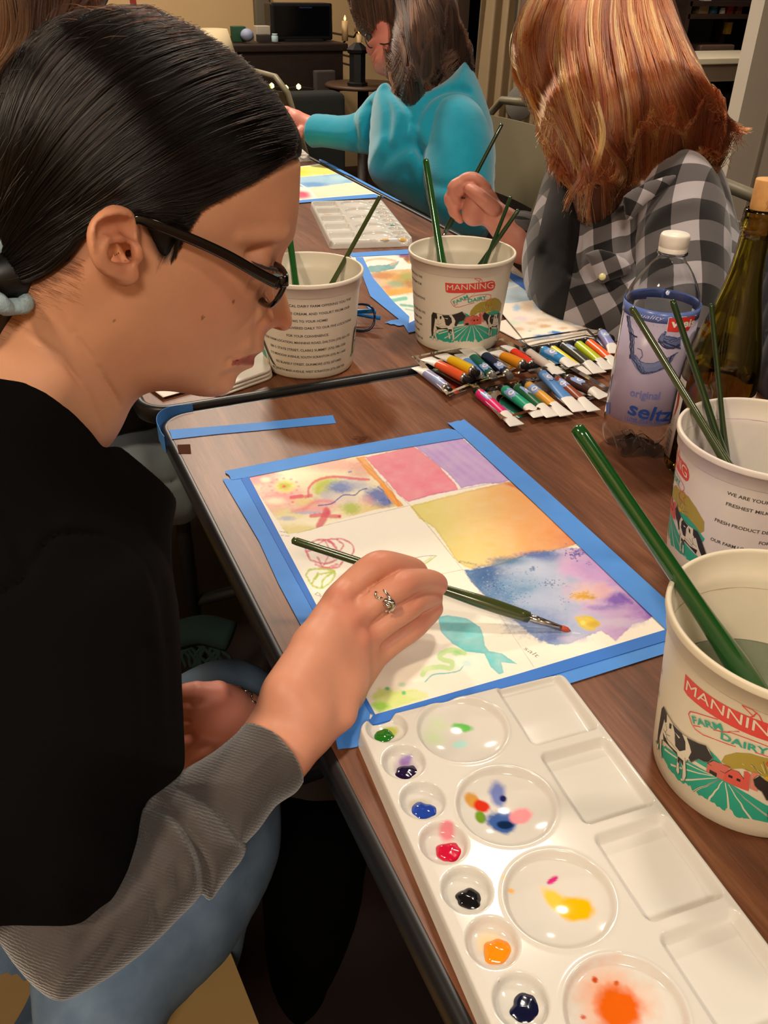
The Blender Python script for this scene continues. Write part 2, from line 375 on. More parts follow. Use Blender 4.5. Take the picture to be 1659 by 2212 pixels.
flat([(383,961),(411,960),(413,980),(386,980)],TZ+.0002,.0003,'tape_scrap',mat('brown_packing_tape','4a2b20',rough=.9,spec=.1),'small brown tape scrap near the table corner','tape')
b=MB(); c=pz(778,948); rr=[.0085*(1+.25*math.sin(3*a+1)+.12*math.sin(5*a)) for a in np.linspace(0,6.283,28,endpoint=False)]
V=[(0,0,.0009)]+[(r*.6*math.cos(a),r*.6*math.sin(a),.0008) for r,a in zip(rr,np.linspace(0,6.283,28,endpoint=False))]+[(r*math.cos(a),r*math.sin(a),0) for r,a in zip(rr,np.linspace(0,6.283,28,endpoint=False))]
b.add(V,[(0,1+i,1+(i+1)%28) for i in range(28)]+[(1+i,29+i,29+(i+1)%28,1+(i+1)%28) for i in range(28)])
tag(b.build('water_drop',mat('brown_water','5a3324',rough=.06,spec=.8),None,loc=(c[0],c[1],TZ+.0002)),'small spilled water drop above the top tape of the near painting','drop')
# ---------------------------------------------------------------- paintings
def A_(*p): return [(460+x/1.659,900+y/1.659) for x,y in p]
def B_(*p): return [(480+x/3.95,920+y/3.95) for x,y in p]
def C_(*p): return [(980+x/3.456,1160+y/3.456) for x,y in p]
def D_(*p): return [(560+x/2.37,1120+y/2.37) for x,y in p]
class Wash:
    def __init__(s,X,Y,base): s.X,s.Y=X,Y; s.C=np.tile(lin(base),(X.size,1)).reshape(X.shape+(3,)); s.n1=fbm(X/22,Y/14,seed=3)-.5; s.n2=fbm(X/5,Y/3.5,seed=9)-.5
    def mixin(s,a,col): a=np.clip(a,0,1)[...,None]; s.C=s.C*(1-a)+lin(col)*a if not isinstance(col,np.ndarray) or col.ndim==1 else s.C*(1-a)+col*a
    def box(s,poly,m=6):
        p=np.asarray(poly); return (s.X>p[:,0].min()-m)&(s.X<p[:,0].max()+m)&(s.Y>p[:,1].min()-m)&(s.Y<p[:,1].max()+m)
    def poly(s,poly,col,soft=1.5,alpha=.9,rough=2,edge=.25,var=.25):
        k=s.box(poly,soft*3+5); X,Y=s.X[k],s.Y[k]; d=sd_poly(X,Y,poly)+s.n2[k]*rough*1.6+s.n1[k]*rough
        a=sstep(soft,-soft,d)*alpha*(1+var*2*s.n1[k]); c=lin(col) if not callable(col) else col(X,Y)
        e=np.exp(-((d+2)/1.6)**2)*edge; a=np.clip(a,0,1)[...,None]
        s.C[k]=s.C[k]*(1-a)+(c*(1-.2*e[...,None]))*a
    def stroke(s,pts,col,w=3,soft=1.,alpha=.9,dry=0,sub=6):
        P=catmull(pts,sub) if sub and len(pts)>2 else np.asarray(pts,float); m=w+soft*2+2; k=s.box(P,m); X,Y=s.X[k],s.Y[k]; D=np.full(X.shape,1e9)
        for a,b in zip(P[:-1],P[1:]):
            e=b-a; t=np.clip(((X-a[0])*e[0]+(Y-a[1])*e[1])/(e@e+1e-9),0,1); D=np.minimum(D,np.hypot(X-a[0]-e[0]*t,Y-a[1]-e[1]*t))
        D=D+s.n2[k]*min(w,4)*.5; al=sstep(w*.5+soft,w*.5-soft,D)*alpha*(1-dry*np.clip(s.n2[k]*3+.5,0,1))
        al=al[...,None]; s.C[k]=s.C[k]*(1-al)+lin(col)*al
    def blob(s,c,rx,ry,col,alpha=.8,rough=.35,pw=1.):
        d=np.hypot((s.X-c[0])/rx,(s.Y-c[1])/ry)+rough*(s.n1+s.n2); a=np.clip(1-d,0,1)**pw*alpha*1.6; s.mixin(np.minimum(a,alpha),col)
def sheet(corn,nu,nv,paint,name,label,z=TZ+.0002,th=.0006,curl=None):
    c=[pz(a,b,z+th) for a,b in corn]; s,t=np.meshgrid(np.linspace(0,1,nu),np.linspace(0,1,nv)); s_,t_=s[...,None],t[...,None]
    P=(c[0]*(1-s_)+c[1]*s_)*(1-t_)+(c[3]*(1-s_)+c[2]*s_)*t_
    X,Y=prj(P); C=paint(X,Y); o=P.mean((0,1)); o[2]=z
    if curl is not None: P=P+curl(s,t)
    V=(P-o).reshape(-1,3); i=np.arange(nu*nv).reshape(nv,nu)
    Q=np.stack([i[:-1,:-1],i[1:,:-1],i[1:,1:],i[:-1,1:]],-1).reshape(-1,4)
    # rim down to the table so the sheet has a thickness
    br=np.concatenate([i[0],i[1:,-1],i[-1,-2::-1],i[-2:0:-1,0]]); W2=V[br].copy(); W2[:,2]-=th; n=len(br); k=len(V)
    Q=np.concatenate([Q,np.stack([br,np.roll(br,-1),k+(np.arange(n)+1)%n,k+np.arange(n)],1)])
    V=np.concatenate([V,W2]); C=C.reshape(-1,3); C=np.concatenate([C,np.tile(C[0]*0+lin((235,230,220)),(n,1))])
    me=mesh(V,Q,name); setcol(me,'paint',C)
    return me,o
PAPER=mat('painted_watercolour_paper','f4f0e6',rough=.55,attr='paint',bump=(700,.12,.0003))
def paint1(X,Y):
    w=Wash(X,Y,(246,240,226)); P=w.poly; S=w.stroke; Bl=w.blob
    # wet-on-wet panel
    p1=[(528,1025)]+B_((1150,262),(1270,400),(1420,560),(1545,680),(1300,715),(1000,800),(760,890),(560,925),(520,880))
    P(p1,(244,232,196),2,.9,3,.3)
    k=sd_poly(X,Y,p1)<0
    sv=w.C.copy()
    for c,rx,ry,col,a in [((380,440),260,90,(240,150,160),.8),((250,400),140,120,(244,150,165),.6),((950,330),330,60,(240,165,160),.75),((1180,380),120,80,(225,140,140),.6),((500,620),260,60,(242,140,150),.8),((420,700),200,70,(240,150,140),.6),((480,560),330,45,(240,150,160),.55),((780,690),230,70,(236,130,150),.75),((700,640),120,60,(235,220,120),.7),((560,750),160,50,(225,215,130),.7),((650,890),300,60,(222,208,120),.8),((1200,720),260,60,(226,200,110),.7),((1420,690),200,60,(228,190,90),.7),((1100,700),90,60,(175,195,70),.95),((850,520),110,90,(205,210,70),.95),((930,470),100,40,(205,215,90),.8),((1010,530),130,55,(80,105,190),1.),((1080,510),230,60,(140,160,210),.6),((900,590),90,40,(185,190,215),.7),((1330,600),130,90,(75,100,185),1.),((1400,650),70,45,(80,105,185),.9),((1000,620),260,50,(215,190,205),.5),((550,790),80,25,(150,165,215),.7),((720,740),170,16,(150,165,215),.7),((1240,640),80,50,(235,150,140),.5)]:
        q=B_(c)[0]; Bl(q,rx/3.95*1.1,ry/3.95*1.15,col,a*.9)
    for c,rx,ry in [((540,395),100,30),((640,430),220,60),((460,640),120,40),((370,460),60,30),((560,455),110,40),((900,830),300,35)]:
        Bl(B_(c)[0],rx/3.95,ry/3.95,(250,244,214),.8)
    Bl(B_((540,515))[0],26,17,(232,225,110),.9); Bl(B_((530,512))[0],17,11,(190,195,50),1.); Bl(B_((528,516))[0],6,4,(225,90,90),1)
    for i in range(12):
        a=i*.52; Bl((B_((530,515))[0][0]+31*math.cos(a),B_((530,515))[0][1]+17*math.sin(a)),4.5,3.2,(238,130,140),.55)
    S(B_((735,600),(740,530),(800,470),(900,440),(1000,435),(1120,450),(1250,458)),(228,85,115),5,1.8,.85)
    S(B_((810,570),(830,520),(900,475)),(190,205,50),8,4,.75)
    S(B_((600,725),(700,710),(760,665),(830,640),(950,650)),(232,90,125),7,5,.6)
    S(B_((590,610),(680,600)),(222,55,95),8,2,.85); S(B_((710,605),(760,595)),(225,70,100),7,2,.75); Bl(B_((600,650))[0],4,3,(228,90,110),.8)
    S(B_((820,680),(930,665),(985,625),(1040,590),(1130,590),(1180,550),(1235,533)),(50,70,165),2.4,1.,.85)
    S(B_((1330,520),(1400,580),(1430,660)),(40,60,160),2.6,1.4,.8)
    S(B_((760,768),(860,760),(930,770),(1000,772)),(218,60,85),8.5,2,.8); S(B_((890,725),(870,780),(830,850)),(216,58,85),15,3,.85); Bl(B_((900,740))[0],9,7,(216,55,85),.9); Bl(B_((1000,772))[0],5,3.6,(215,40,80),1)
    S(B_((1080,395),(1100,390)),(120,130,200),3,1,.8)
    w.C[~k]=sv[~k]
    P(B_((1140,268),(1210,262),(1330,420),(1545,680),(1500,692),(1420,620),(1330,480),(1240,400)),(246,160,45),1.5,.95,2,.5)
    S(B_((1400,480),(1450,560),(1510,680)),(222,120,20),3,2,.6)
    # pink and purple
    P(A_((545,146),(720,107),(800,165),(872,245),(880,262),(780,282),(700,306),(665,280),(620,225)),(238,128,152),1.3,.92,2,.35,.15)
    P(A_((725,107),(890,72),(960,135),(1064,225),(1040,240),(965,240),(890,256),(840,200),(790,160)),(190,155,216),1.3,.92,2,.4,.15)
    for i in range(9):
        a=A_((760+i*14,112-i*3),(900+i*18,235-i*3)); S(a,(205,175,226) if i%2 else (178,140,208),3.5,3,.35,.4,0)
    S(A_((700,304),(780,280),(900,258),(1060,228)),(165,110,180),1.6,1,.5,.3)
    # yellow to orange
    def gr(X,Y):
        a,b=np.array(A_((720,420))[0]),np.array(A_((1290,380))[0]); t=((X-a[0])*(b-a)[0]+(Y-a[1])*(b-a)[1])/((b-a)@(b-a))+.10*(fbm(X/30,Y/8,seed=21)-.5)-(Y-1130)*.0006
        ks=[0,.14,.35,.62,.85,1.02]; cs=lin(np.array([(220,205,95),(226,212,118),(238,208,130),(236,175,100),(232,150,78),(218,115,50)]))
        return np.stack([np.interp(t,ks,cs[:,i]) for i in range(3)],-1)
    P(A_((706,320),(880,275),(1060,233),(1130,262),(1200,340),(1312,455),(1240,475),(1130,492),(1040,526),(920,545),(870,515),(830,450),(795,400),(740,365)),gr,1.3,.93,2,.6,.1)
    S(A_((1060,240),(1150,295),(1312,455)),(205,90,30),3.5,2.5,.55); S(A_((712,322),(770,390),(850,490),(905,540)),(200,190,90),1.5,1,.5)
    S(A_((1050,240),(1110,258)),(200,80,30),5,4,.5)
    # blue to purple
    def bl(X,Y):
        a,b=np.array(C_((150,420))[0]),np.array(C_((1420,330))[0]); t=((X-a[0])*(b-a)[0]+(Y-a[1])*(b-a)[1])/((b-a)@(b-a))+.25*(fbm(X/26,Y/12,seed=31)-.5)+(1250-Y)*.0006
        ks=[0,.18,.35,.52,.66,.85,1.]; cs=lin(np.array([(70,115,170),(100,140,190),(150,172,208),(172,182,216),(200,170,215),(185,145,210),(150,100,190)]))
        return np.stack([np.interp(t,ks,cs[:,i]) for i in range(3)],-1)
    P(C_((78,248),(200,232),(350,200),(450,160),(560,130),(700,110),(840,82),(960,85),(1080,165),(1200,270),(1350,430),(1505,585),(1440,625),(1340,650),(1210,775),(1100,700),(960,760),(850,800),(740,808),(600,745),(450,620),(300,490),(190,400),(120,320)),bl,2.,.95,3,.5,.2)
    q=C_
    for c,rx,ry,col,a in [((300,260),170,60,(40,90,150),.8),((230,300),90,60,(50,95,155),.8),((420,180),160,40,(45,110,150),.8),((620,130),160,30,(60,90,165),.8),((700,150),130,40,(80,110,185),.6),((560,260),260,90,(185,196,222),.7),((500,390),230,110,(105,150,190),.45),((650,470),200,70,(178,190,220),.7),((620,640),260,110,(120,140,195),.65),((740,750),120,50,(85,105,175),.7),((870,190),110,60,(215,175,220),.7),((900,250),130,60,(216,170,222),.7),((1010,220),130,70,(190,150,215),.6),((1060,290),110,50,(200,150,215),.6),((1220,470),110,50,(110,70,185),.8),((1130,530),160,25,(125,110,190),.6),((1200,570),180,40,(200,170,215),.6),((980,420),170,80,(226,190,190),.85),((1110,400),80,60,(232,180,180),.6),((1000,600),220,50,(190,185,215),.5),((1250,640),180,40,(205,190,220),.7),((900,760),150,30,(200,190,218),.6),((300,420),120,60,(80,125,175),.4)]:
        w.blob(q(c)[0],rx/3.456*1.1,ry/3.456*1.2,col,a,.5)
    S(q((930,100),(1080,170),(1180,250),(1300,390),(1470,600)),(110,70,180),4,3,.55); S(q((1150,240),(1230,300)),(120,90,190),7,3,.5); S(q((1240,430),(1330,490)),(95,50,175),7,3,.6)
    S(q((140,255),(350,202),(560,130),(760,100)),(50,85,150),2.2,1.3,.6)
    for (cx,cy,sx,sy,n,col,r0) in [(910,130,60,40,60,(95,85,175),2.2),(310,370,70,40,45,(40,85,145),1.7),(440,450,110,60,60,(70,120,170),1.6),(720,350,80,30,34,(80,110,160),1.8),(600,240,26,12,8,(80,115,160),2.6),(990,200,40,30,10,(120,80,180),1.5),(230,310,80,50,40,(45,90,150),1.6),(830,480,60,40,16,(70,110,165),1.5),(480,330,150,80,40,(75,120,170),1.3)]:
        for i in range(n):
            c=q((cx+rng.normal()*sx*.6,cy+rng.normal()*sy*.6))[0]; w.blob(c,r0*rng.uniform(.7,1.8),r0*rng.uniform(.5,1.2),col,.75,.3)
    for i in range(70):
        c=q((rng.uniform(180,560),rng.uniform(250,520)))[0]; w.blob(c,rng.uniform(1,3),rng.uniform(.7,1.7),(170,195,222),.55,.3)
    w.blob(q((965,440))[0],34,14,(235,205,170),.6,.5); w.blob(q((960,440))[0],30,11,(214,160,50),1.,1.0); w.blob(q((1030,452))[0],12,7,(205,150,40),1,.9)
    P(q((905,600),(960,590),(1030,590),(1100,650),(1040,700),(990,695),(940,665)),(224,196,60),2,.95,3,.5); w.blob(q((1040,650))[0],16,9,(205,165,30),.8); w.blob(q((965,640))[0],9,7,(236,224,130),.7)
    S(q((890,715),(940,720)),(225,215,235),2.5,1.5,.7)
    # drawings
    for pts,col,wd in [(((250,190),(240,150),(300,110),(380,130),(400,200),(340,230),(270,215),(250,190)),(205,35,85),2.6),(((330,110),(420,105),(480,140),(470,190),(400,200),(340,160)),(215,60,105),2.2),(((300,200),(330,250),(400,250),(430,200),(380,160),(320,170)),(210,50,95),2.6),(((260,160),(330,150),(420,170),(460,190)),(230,120,150),2),(((340,120),(360,170),(330,240)),(200,40,90),2),(((400,110),(430,140),(380,200)),(210,55,100),2.2),(((240,170),(290,160),(350,190)),(225,95,130),2.4),(((300,130),(350,110),(390,150)),(225,90,125),2),(((290,235),(340,255),(400,235)),(222,85,120),3)]:
        S(D_(*pts),col,wd*1.7,1.2,.8,.35)
    w.blob(D_((350,185))[0],36,20,(240,190,200),.35)
    for pts in [((240,290),(260,262),(320,258),(385,272),(370,320),(320,355),(270,340),(245,300)),((385,272),(330,310),(320,350)),((385,272),(300,290),(270,330)),((300,280),(290,310))]: S(D_(*pts),(170,195,50),4.4,1.2,.85,.3)
    S(D_((410,330),(430,305),(460,298)),(60,110,80),4,1.5,.8); S(D_((370,385),(400,350)),(225,170,60),3,1.2,.7)
    S(D_((780,205),(850,192),(905,190)),(150,80,110),1.1,.7,.8); S(D_((905,192),(860,225),(815,252)),(160,190,60),2.2,1,.8); S(D_((880,200),(820,240)),(170,195,70),3,2,.6); S(D_((550,190),(600,185)),(235,150,160),4,3,.5)
    P(D_((915,505),(960,495),(1060,510),(1130,555),(1148,600),(1155,650),(1175,678),(1240,690),(1322,745),(1238,735),(1252,790),(1228,798),(1185,762),(1152,692),(1060,682),(990,642),(930,580)),(112,206,214),.8,.92,1,.4,.25)
    S(D_((1050,690),(985,672),(925,700),(940,722),(985,735),(980,765),(930,760),(860,770),(835,800)),(166,222,130),11,2,.7); w.blob(D_((1010,690))[0],16,9,(140,214,130),.7); w.blob(D_((860,770))[0],20,10,(225,240,190),.6)
    S(D_((850,835),(890,800),(960,792),(1020,780),(1045,755)),(90,190,195),2.6,.8,.85); w.blob(D_((1062,742))[0],16,11,(190,228,226),.8)
    P(D_((575,912),(615,868),(700,880),(800,875),(862,900),(860,915),(615,1000)),(214,232,140),5,.9,4,.1,.3); w.blob(D_((620,960))[0],26,13,(150,215,60),.9); w.blob(D_((800,905))[0],30,9,(226,238,180),.6)
    w.blob(D_((655,871))[0],7,5.5,(110,205,130),1,.1); w.blob(D_((740,893))[0],6.5,6,(100,200,130),1,.1); w.blob(D_((733,850))[0],12,6.5,(190,226,190),.9,.2)
    g=(150,140,130)
    for pts in [A_((518,150),(560,185),(640,258),(710,320)),A_((710,320),(800,425),(895,550)),A_((895,550),(1020,700),(1150,897)),A_((300,418),(420,385),(560,352),(705,318)),A_((895,548),(800,568),(620,612)),A_((895,550),(1020,532),(1130,495),(1320,458))]: S(pts,g,.9,.7,.7,.2,0)
    w.C*=(1+.03*w.n2[...,None]); return w.C
me,o=sheet([(528,1024),(1010,934),(1455,1364),(800,1556)],620,860,paint1,'watercolour_painting','')
P1=tag(link('watercolour_painting',me,PAPER,None,True,o),'large watercolour sheet of six colourful panels taped down on the near table','painting')# ================================================================ wrapped prints
def textpoly(s,size=1.,shear=0,bold=0,align='CENTER',space=1.):
    c=bpy.data.curves.new('t','FONT'); c.body=s; c.size=size; c.shear=shear; c.offset=bold; c.align_x=align; c.resolution_u=3; c.space_character=space
    o=bpy.data.objects.new('t',c); COL.objects.link(o); dg=bpy.context.evaluated_depsgraph_get(); dg.update()
    me=bpy.data.meshes.new_from_object(o.evaluated_get(dg)); V=np.array([v.co[:2] for v in me.vertices]); Fc=[tuple(p.vertices) for p in me.polygons]
    bpy.data.objects.remove(o); bpy.data.curves.remove(c); bpy.data.meshes.remove(me); return V,Fc
class Print:                                  # flat artwork in (u,v), several inks, later wrapped on a surface
    def __init__(s): s.V=[];s.F=[];s.M=[];s.L=[];s.inks=[]
    def ink(s,c):
        if c not in s.inks:s.inks.append(c)
        return s.inks.index(c)
    def add(s,V,Fc,col,lay):
        b=len(s.V); k=s.ink(col)
        for v in V: s.V.append((float(v[0]),float(v[1]))); s.L.append(lay)
        for f in Fc: s.F.append(tuple(i+b for i in f)); s.M.append(k)
    def poly(s,P,col,lay=1,cut=None):
        t=tessellate_polygon([[Vector((p[0],p[1],0)) for p in P]])
        if cut:
            bm=bmesh.new(); vs=[bm.verts.new((p[0],p[1],0)) for p in P]
            for f in t:
                try: bm.faces.new([vs[i] for i in f])
                except ValueError: pass
            x=min(p[0] for p in P)+cut; mx=max(p[0] for p in P)
            while x<mx: bmesh.ops.bisect_plane(bm,geom=bm.verts[:]+bm.edges[:]+bm.faces[:],plane_co=(x,0,0),plane_no=(1,0,0)); x+=cut
            bm.verts.index_update(); s.add([v.co[:2] for v in bm.verts],[[v.index for v in f.verts] for f in bm.faces],col,lay); bm.free()
        else: s.add(P,t,col,lay)
    def line(s,P,w,col,lay=2,closed=False):
        P=[np.array(p,float) for p in P]; 
        if closed:P.append(P[0])
        w=np.broadcast_to(w,(len(P),)); V=[]
        for i,p in enumerate(P):
            d=P[min(i+1,len(P)-1)]-P[max(i-1,0)]; d/=np.linalg.norm(d)+1e-9; n=np.array([-d[1],d[0]])*w[i]/2; V+=[p+n,p-n]
        s.add(V,[(2*i,2*i+1,2*i+3,2*i+2) for i in range(len(P)-1)],col,lay)
    def text(s,t,a,b,h,col,lay=3,bold=0,shear=0,fy=1):    # fits the words between a and b with letter height h
        V,Fc=textpoly(t,1,shear,bold); 
        if not len(V):return
        V[:,0]-=V[:,0].min(); ww=V[:,0].max(); hh=.70; a=np.array(a,float);b=np.array(b,float); d=(b-a); L=np.linalg.norm(d); d/=L; n=np.array([-d[1],d[0]])*fy
        s.add([a+d*(v[0]*L/ww)+n*(v[1]/hh*h) for v in V],Fc,col,lay)
    def warp(s,fn): s.V=[fn(*v) for v in s.V]
    def build(s,name,surf,mats,parent,eps=.00009,loc=None):
        V=np.array([surf(v[0],v[1],.00012+eps*l) for v,l in zip(s.V,s.L)]); me=bpy.data.meshes.new(name); me.from_pydata([tuple(v) for v in V],[],s.F)
        for c in s.inks: me.materials.append(mats(c))
        me.polygons.foreach_set('material_index',s.M); me.update(); return link(name,me,None,parent,False,loc)
_ink={}
def ink(c):
    if c not in _ink:_ink[c]=mat('ink_'+c,c,rough=.5)
    return _ink[c]
def raycone(px,py,cx,cy,r0,r1,h,z0=TZ):        # where a sight line meets an upright cone wall: angle seen from the axis, height
    r=ray(px,py); o=CP-np.array([cx,cy,z0]); k=(r1-r0)/h
    a=r[0]**2+r[1]**2-(k*r[2])**2; q=r0+k*o[2]; b=2*(o[0]*r[0]+o[1]*r[1]-k*r[2]*q); c=o[0]**2+o[1]**2-q*q
    D=max(b*b-4*a*c,0); t=(-b-math.sqrt(D))/(2*a); p=o+r*t; return math.atan2(p[1],p[0]),p[2]
for txt,a_,b_,hh_ in (('salt',C_((520,835))[0],C_((628,905))[0],9),('gradient',C_((35,186))[0],C_((172,214))[0],6),('Dry',D_((284,388))[0],D_((338,416))[0],7),('wet',B_((490,905))[0],B_((560,915))[0],4),('on wet',B_((500,938))[0],B_((575,946))[0],4)):
    p=Print(); p.text(txt,a_,b_,hh_,'8a8480',1,-.012,.3,-1); p.build('pencil_note',lambda u,v,e:pz(u,v,TZ+.00095)-np.array(P1.location),ink,P1,loc=(0,0,0))
# ================================================================ dairy buckets
RB,RT_,BH=.0628,.0757,.1372
def wall_r(z): return RB+(RT_-RB)*z/BH
CB=[(.3818,1.0886),(.6249,1.0925),(.5966,.4730),(.4159,.2725)]
pr=Print(); c1=CB[1]; th1=math.atan2(-c1[1],-c1[0])+math.radians(14)
def U(zx,zy):
    a,z=raycone(860+zx/6.38,580+zy/6.38,c1[0],c1[1],RB,RT_,BH); a=(a-th1+math.pi)%(2*math.pi)-math.pi; return a*.07,z
def UP_(P): return [U(*p) for p in P]
RED,TEAL,BLK,OLV,CREAM,GRY,SUN='d8433b','2fa58c','2b2624','a8953a','ddd3be','6f6a64','d8b23a'
pr.poly(UP_([(648,196),(700,200),(800,208),(900,210),(1000,206),(1100,196),(1200,184),(1240,176),(1290,166),(1326,180),(1338,225),(1328,270),(1300,300),(1200,318),(1000,336),(850,340),(690,335),(655,318)]),RED,1,.004)
V,Fc=textpoly('MANNING',1,0,0,space=1.0); V[:,0]-=V[:,0].min(); V[:,0]/=V[:,0].max(); V[:,1]/=.72
pr.add([U(672+640*v[0],300-22*v[0]**2-8*v[0]-(78+14*v[0]**2)*v[1]) for v in V],Fc,CREAM,3)
for L in [[(1052,140),(1110,135),(1150,155),(1168,190),(1160,205)],[(1052,140),(1120,180),(1100,205)],[(1120,180),(1135,140)],[(1095,208),(1125,175)]]: pr.line(UP_(L),.0007,RED,2)
for L in [[(930,342),(780,405),(735,430),(725,460),(760,510),(790,530),(850,528),(1010,480),(1190,432),(1250,430),(1278,395),(1278,365),(1230,352),(1120,360),(1000,385),(1060,340)],[(775,512),(960,415),(1010,385)],[(1250,430),(1290,405),(1300,435),(1275,460),(1290,510),(1250,505),(1225,515),(1210,490),(1225,450)]]: pr.line(UP_(L),.0007,RED,4)
a,b=U(772,495),U(972,400); pr.text('FARM',a,b,.0052,TEAL,5,.02)
a,b=U(962,470),U(1215,415); pr.text('DAIRY',a,b,.0056,TEAL,5,.02)
# trees and sun
pr.poly(UP_([(985,640),(1000,580),(1060,510),(1130,465),(1200,450),(1250,430),(1330,400),(1390,425),(1425,480),(1415,560),(1390,620),(1300,610),(1200,600),(1100,610),(1040,660)]),OLV,1,.004)
for i in range(16):
    t=math.radians(-175+i*11); c=(1235,610); pr.line(UP_([(c[0]+50*math.cos(t),c[1]+45*math.sin(t)),(c[0]+(120+30*math.sin(i*2.1))*math.cos(t),c[1]+(110+25*math.sin(i*1.3))*math.sin(t))]),.00045,'d9cf8a' if i%2 else GRY,2)
pr.poly(UP_([(1200,620),(1215,590),(1250,578),(1285,592),(1300,625),(1250,640)]),SUN,3)
pr.poly(UP_([(1195,650),(1240,610),(1310,578),(1370,580),(1410,620),(1400,660),(1330,690),(1200,700)]),TEAL,3,.004)
pr.poly(UP_([(820,770),(860,710),(905,640),(880,600),(950,625),(990,650),(970,720),(900,760)]),TEAL,2,.004)
# barn
pr.poly(UP_([(905,718),(940,665),(1040,640),(1015,715),(1010,775),(905,785)]),'cf6a5c',4,.004); pr.poly(UP_([(1010,775),(1015,700),(1045,655),(1085,645),(1115,680),(1120,765)]),'d4594c',5,.004)
pr.poly(UP_([(1120,765),(1112,620),(1130,610),(1145,622),(1145,760)]),'d4594c',5); pr.poly(UP_([(1150,735),(1150,600),(1175,590),(1195,605),(1185,735)]),'d88070',5)
for q in [[(925,780),(925,752),(970,748),(970,778)],[(1035,725),(1035,705),(1058,702),(1058,722)],[(1080,720),(1080,700),(1100,698),(1100,718)]]: pr.poly(UP_(q),BLK,6)
for L in [[(905,718),(1015,712),(1045,655),(1085,645),(1115,680)],[(905,718),(940,665),(1040,645)]]: pr.line(UP_(L),.0004,BLK,6)
# field with furrows
def jag(P,n=5,amp=12):
    out=[]
    for i in range(len(P)):
        a=np.array(P[i],float);b=np.array(P[(i+1)%len(P)],float)
        for j in range(n): 
            t=j/n; p=a+(b-a)*t
            if p[1]>870: p=p+np.array([rng.uniform(-amp,amp)*.5,rng.uniform(-amp,amp)])
            out.append(tuple(p))
    return out
pr.poly(UP_(jag([(430,945),(520,900),(600,860),(700,830),(830,800),(930,785),(1060,775),(1150,790),(1230,820),(1380,830),(1365,900),(1300,945),(1150,990),(1100,1010),(1060,960),(1040,1015),(960,1000),(860,1010),(800,990),(740,1020),(640,1015),(560,985)])),TEAL,1,.004)
for x1,y1 in [(560,900),(640,960),(740,1000),(840,1015),(940,1010),(1060,1000),(1180,990),(1290,940)]:
    x0=1000+(x1-900)*.16; pts=[(x0+(x1-x0)*t+rng.uniform(-4,4),786+(y1-786)*t) for t in np.linspace(0,1,7)]; pr.line(UP_(pts),np.linspace(.0005,.0016,7),CREAM,2)
    if x1%3==0: pr.line(UP_(pts),.0004,GRY,3)
# two cows
def cow(T,lay=6):
    f=lambda P:UP_([T(*p) for p in P])
    body=[(465,640),(485,600),(520,612),(600,632),(700,640),(760,630),(830,612),(880,590),(905,605),(935,650),(915,700),(880,725),(845,730),(800,790),(770,800),(760,840),(778,930),(770,985),(750,975),(745,900),(715,850),(712,900),(725,950),(715,975),(695,955),(690,830),(620,830),(560,835),(520,850),(530,930),(550,985),(530,995),(510,930),(495,870),(492,960),(480,980),(466,950),(462,850)]
    pr.poly(f(body),CREAM,lay,.004)
    for P in [[(465,640),(485,602),(535,618),(545,680),(530,700),(515,680),(505,760),(490,850),(485,930),(470,930),(462,840)],[(605,640),(700,642),(735,680),(745,740),(700,790),(660,780),(645,730),(640,690)],[(575,660),(600,650),(600,690),(580,700)],[(740,640),(830,614),(880,592),(932,650),(912,700),(880,722),(845,728),(800,800),(775,780),(790,720),(770,680)],[(695,835),(740,835),(745,880),(715,850),(708,890),(696,880)],[(520,790),(600,820),(680,815),(690,835),(600,832),(540,840)]]: pr.poly(f(P),BLK,lay+1,.004)
    for L in [body+[body[0]],[(540,700),(560,730),(550,760),(580,800)],[(520,760),(560,770),(600,750)],[(560,800),(620,790),(680,800)],[(750,800),(775,900)],[(640,690),(660,760)]]: pr.line(f(L),.0004,GRY,lay+2)
    pr.poly(f([(640,680),(690,685),(680,697)]),CREAM,lay+2)
cow(lambda x,y:(x,y))
cow(lambda x,y:(1395-(x-465)*.52 if False else 1140+(935-x)*.50+20,y*.86+(90 if y<800 else 90)),6)
LOGO=pr
tx=Print()
LINES=[("WE ARE YOUR LOCAL DAIRY FARM OFFERING YOU THE",425,53),("FRESHEST MILK, ICE CREAM, AND YOGURT FROM OUR",540,52),("COWS TO YOUR HOME!",650,22),("FRESH PRODUCT DELIVERED DAILY TO OUR FIVE LOCATIONS",752,57),("FOR YOUR CONVENIENCE.",872,24),("OUR FARM LOCATION, MANNING ROAD, DALTON (570) 563-1702",972,57),("500 S. STATE STREET, CLARKS SUMMIT (570) 586-1258",1082,49),("512 MEADOW AVENUE, SOUTH SCRANTON (570) 961-1645",1182,50),("702 BLAKELY STREET, DUNMORE (570) 207-0405",1292,43),("409 NORTH MAIN AVENUE, WEST SCRANTON (570) 558-7100",1398,50)]
for s_,y,hw in LINES:
    a,z=raycone(560+760/6.9,600+(y+17)/6.9,CB[0][0],CB[0][1],RB,RT_,BH); hw=math.radians(hw)*.07
    tx.text(s_,(-hw,z),(hw,z),.0033,'4a443e',2,.012)
def bsurf(off):
    def f(u,v,e): a=u/.07+off; r=wall_r(v)+e; return (r*math.cos(a),r*math.sin(a),v)
    return f
PLAS=mat('cream_plastic','e4dccb',rough=.38,sss=.0,spec=.5,noise=(9,.3,'dbcfb6'))
PLAS.node_tree.nodes['Principled BSDF'].inputs['Transmission Weight'].default_value=0
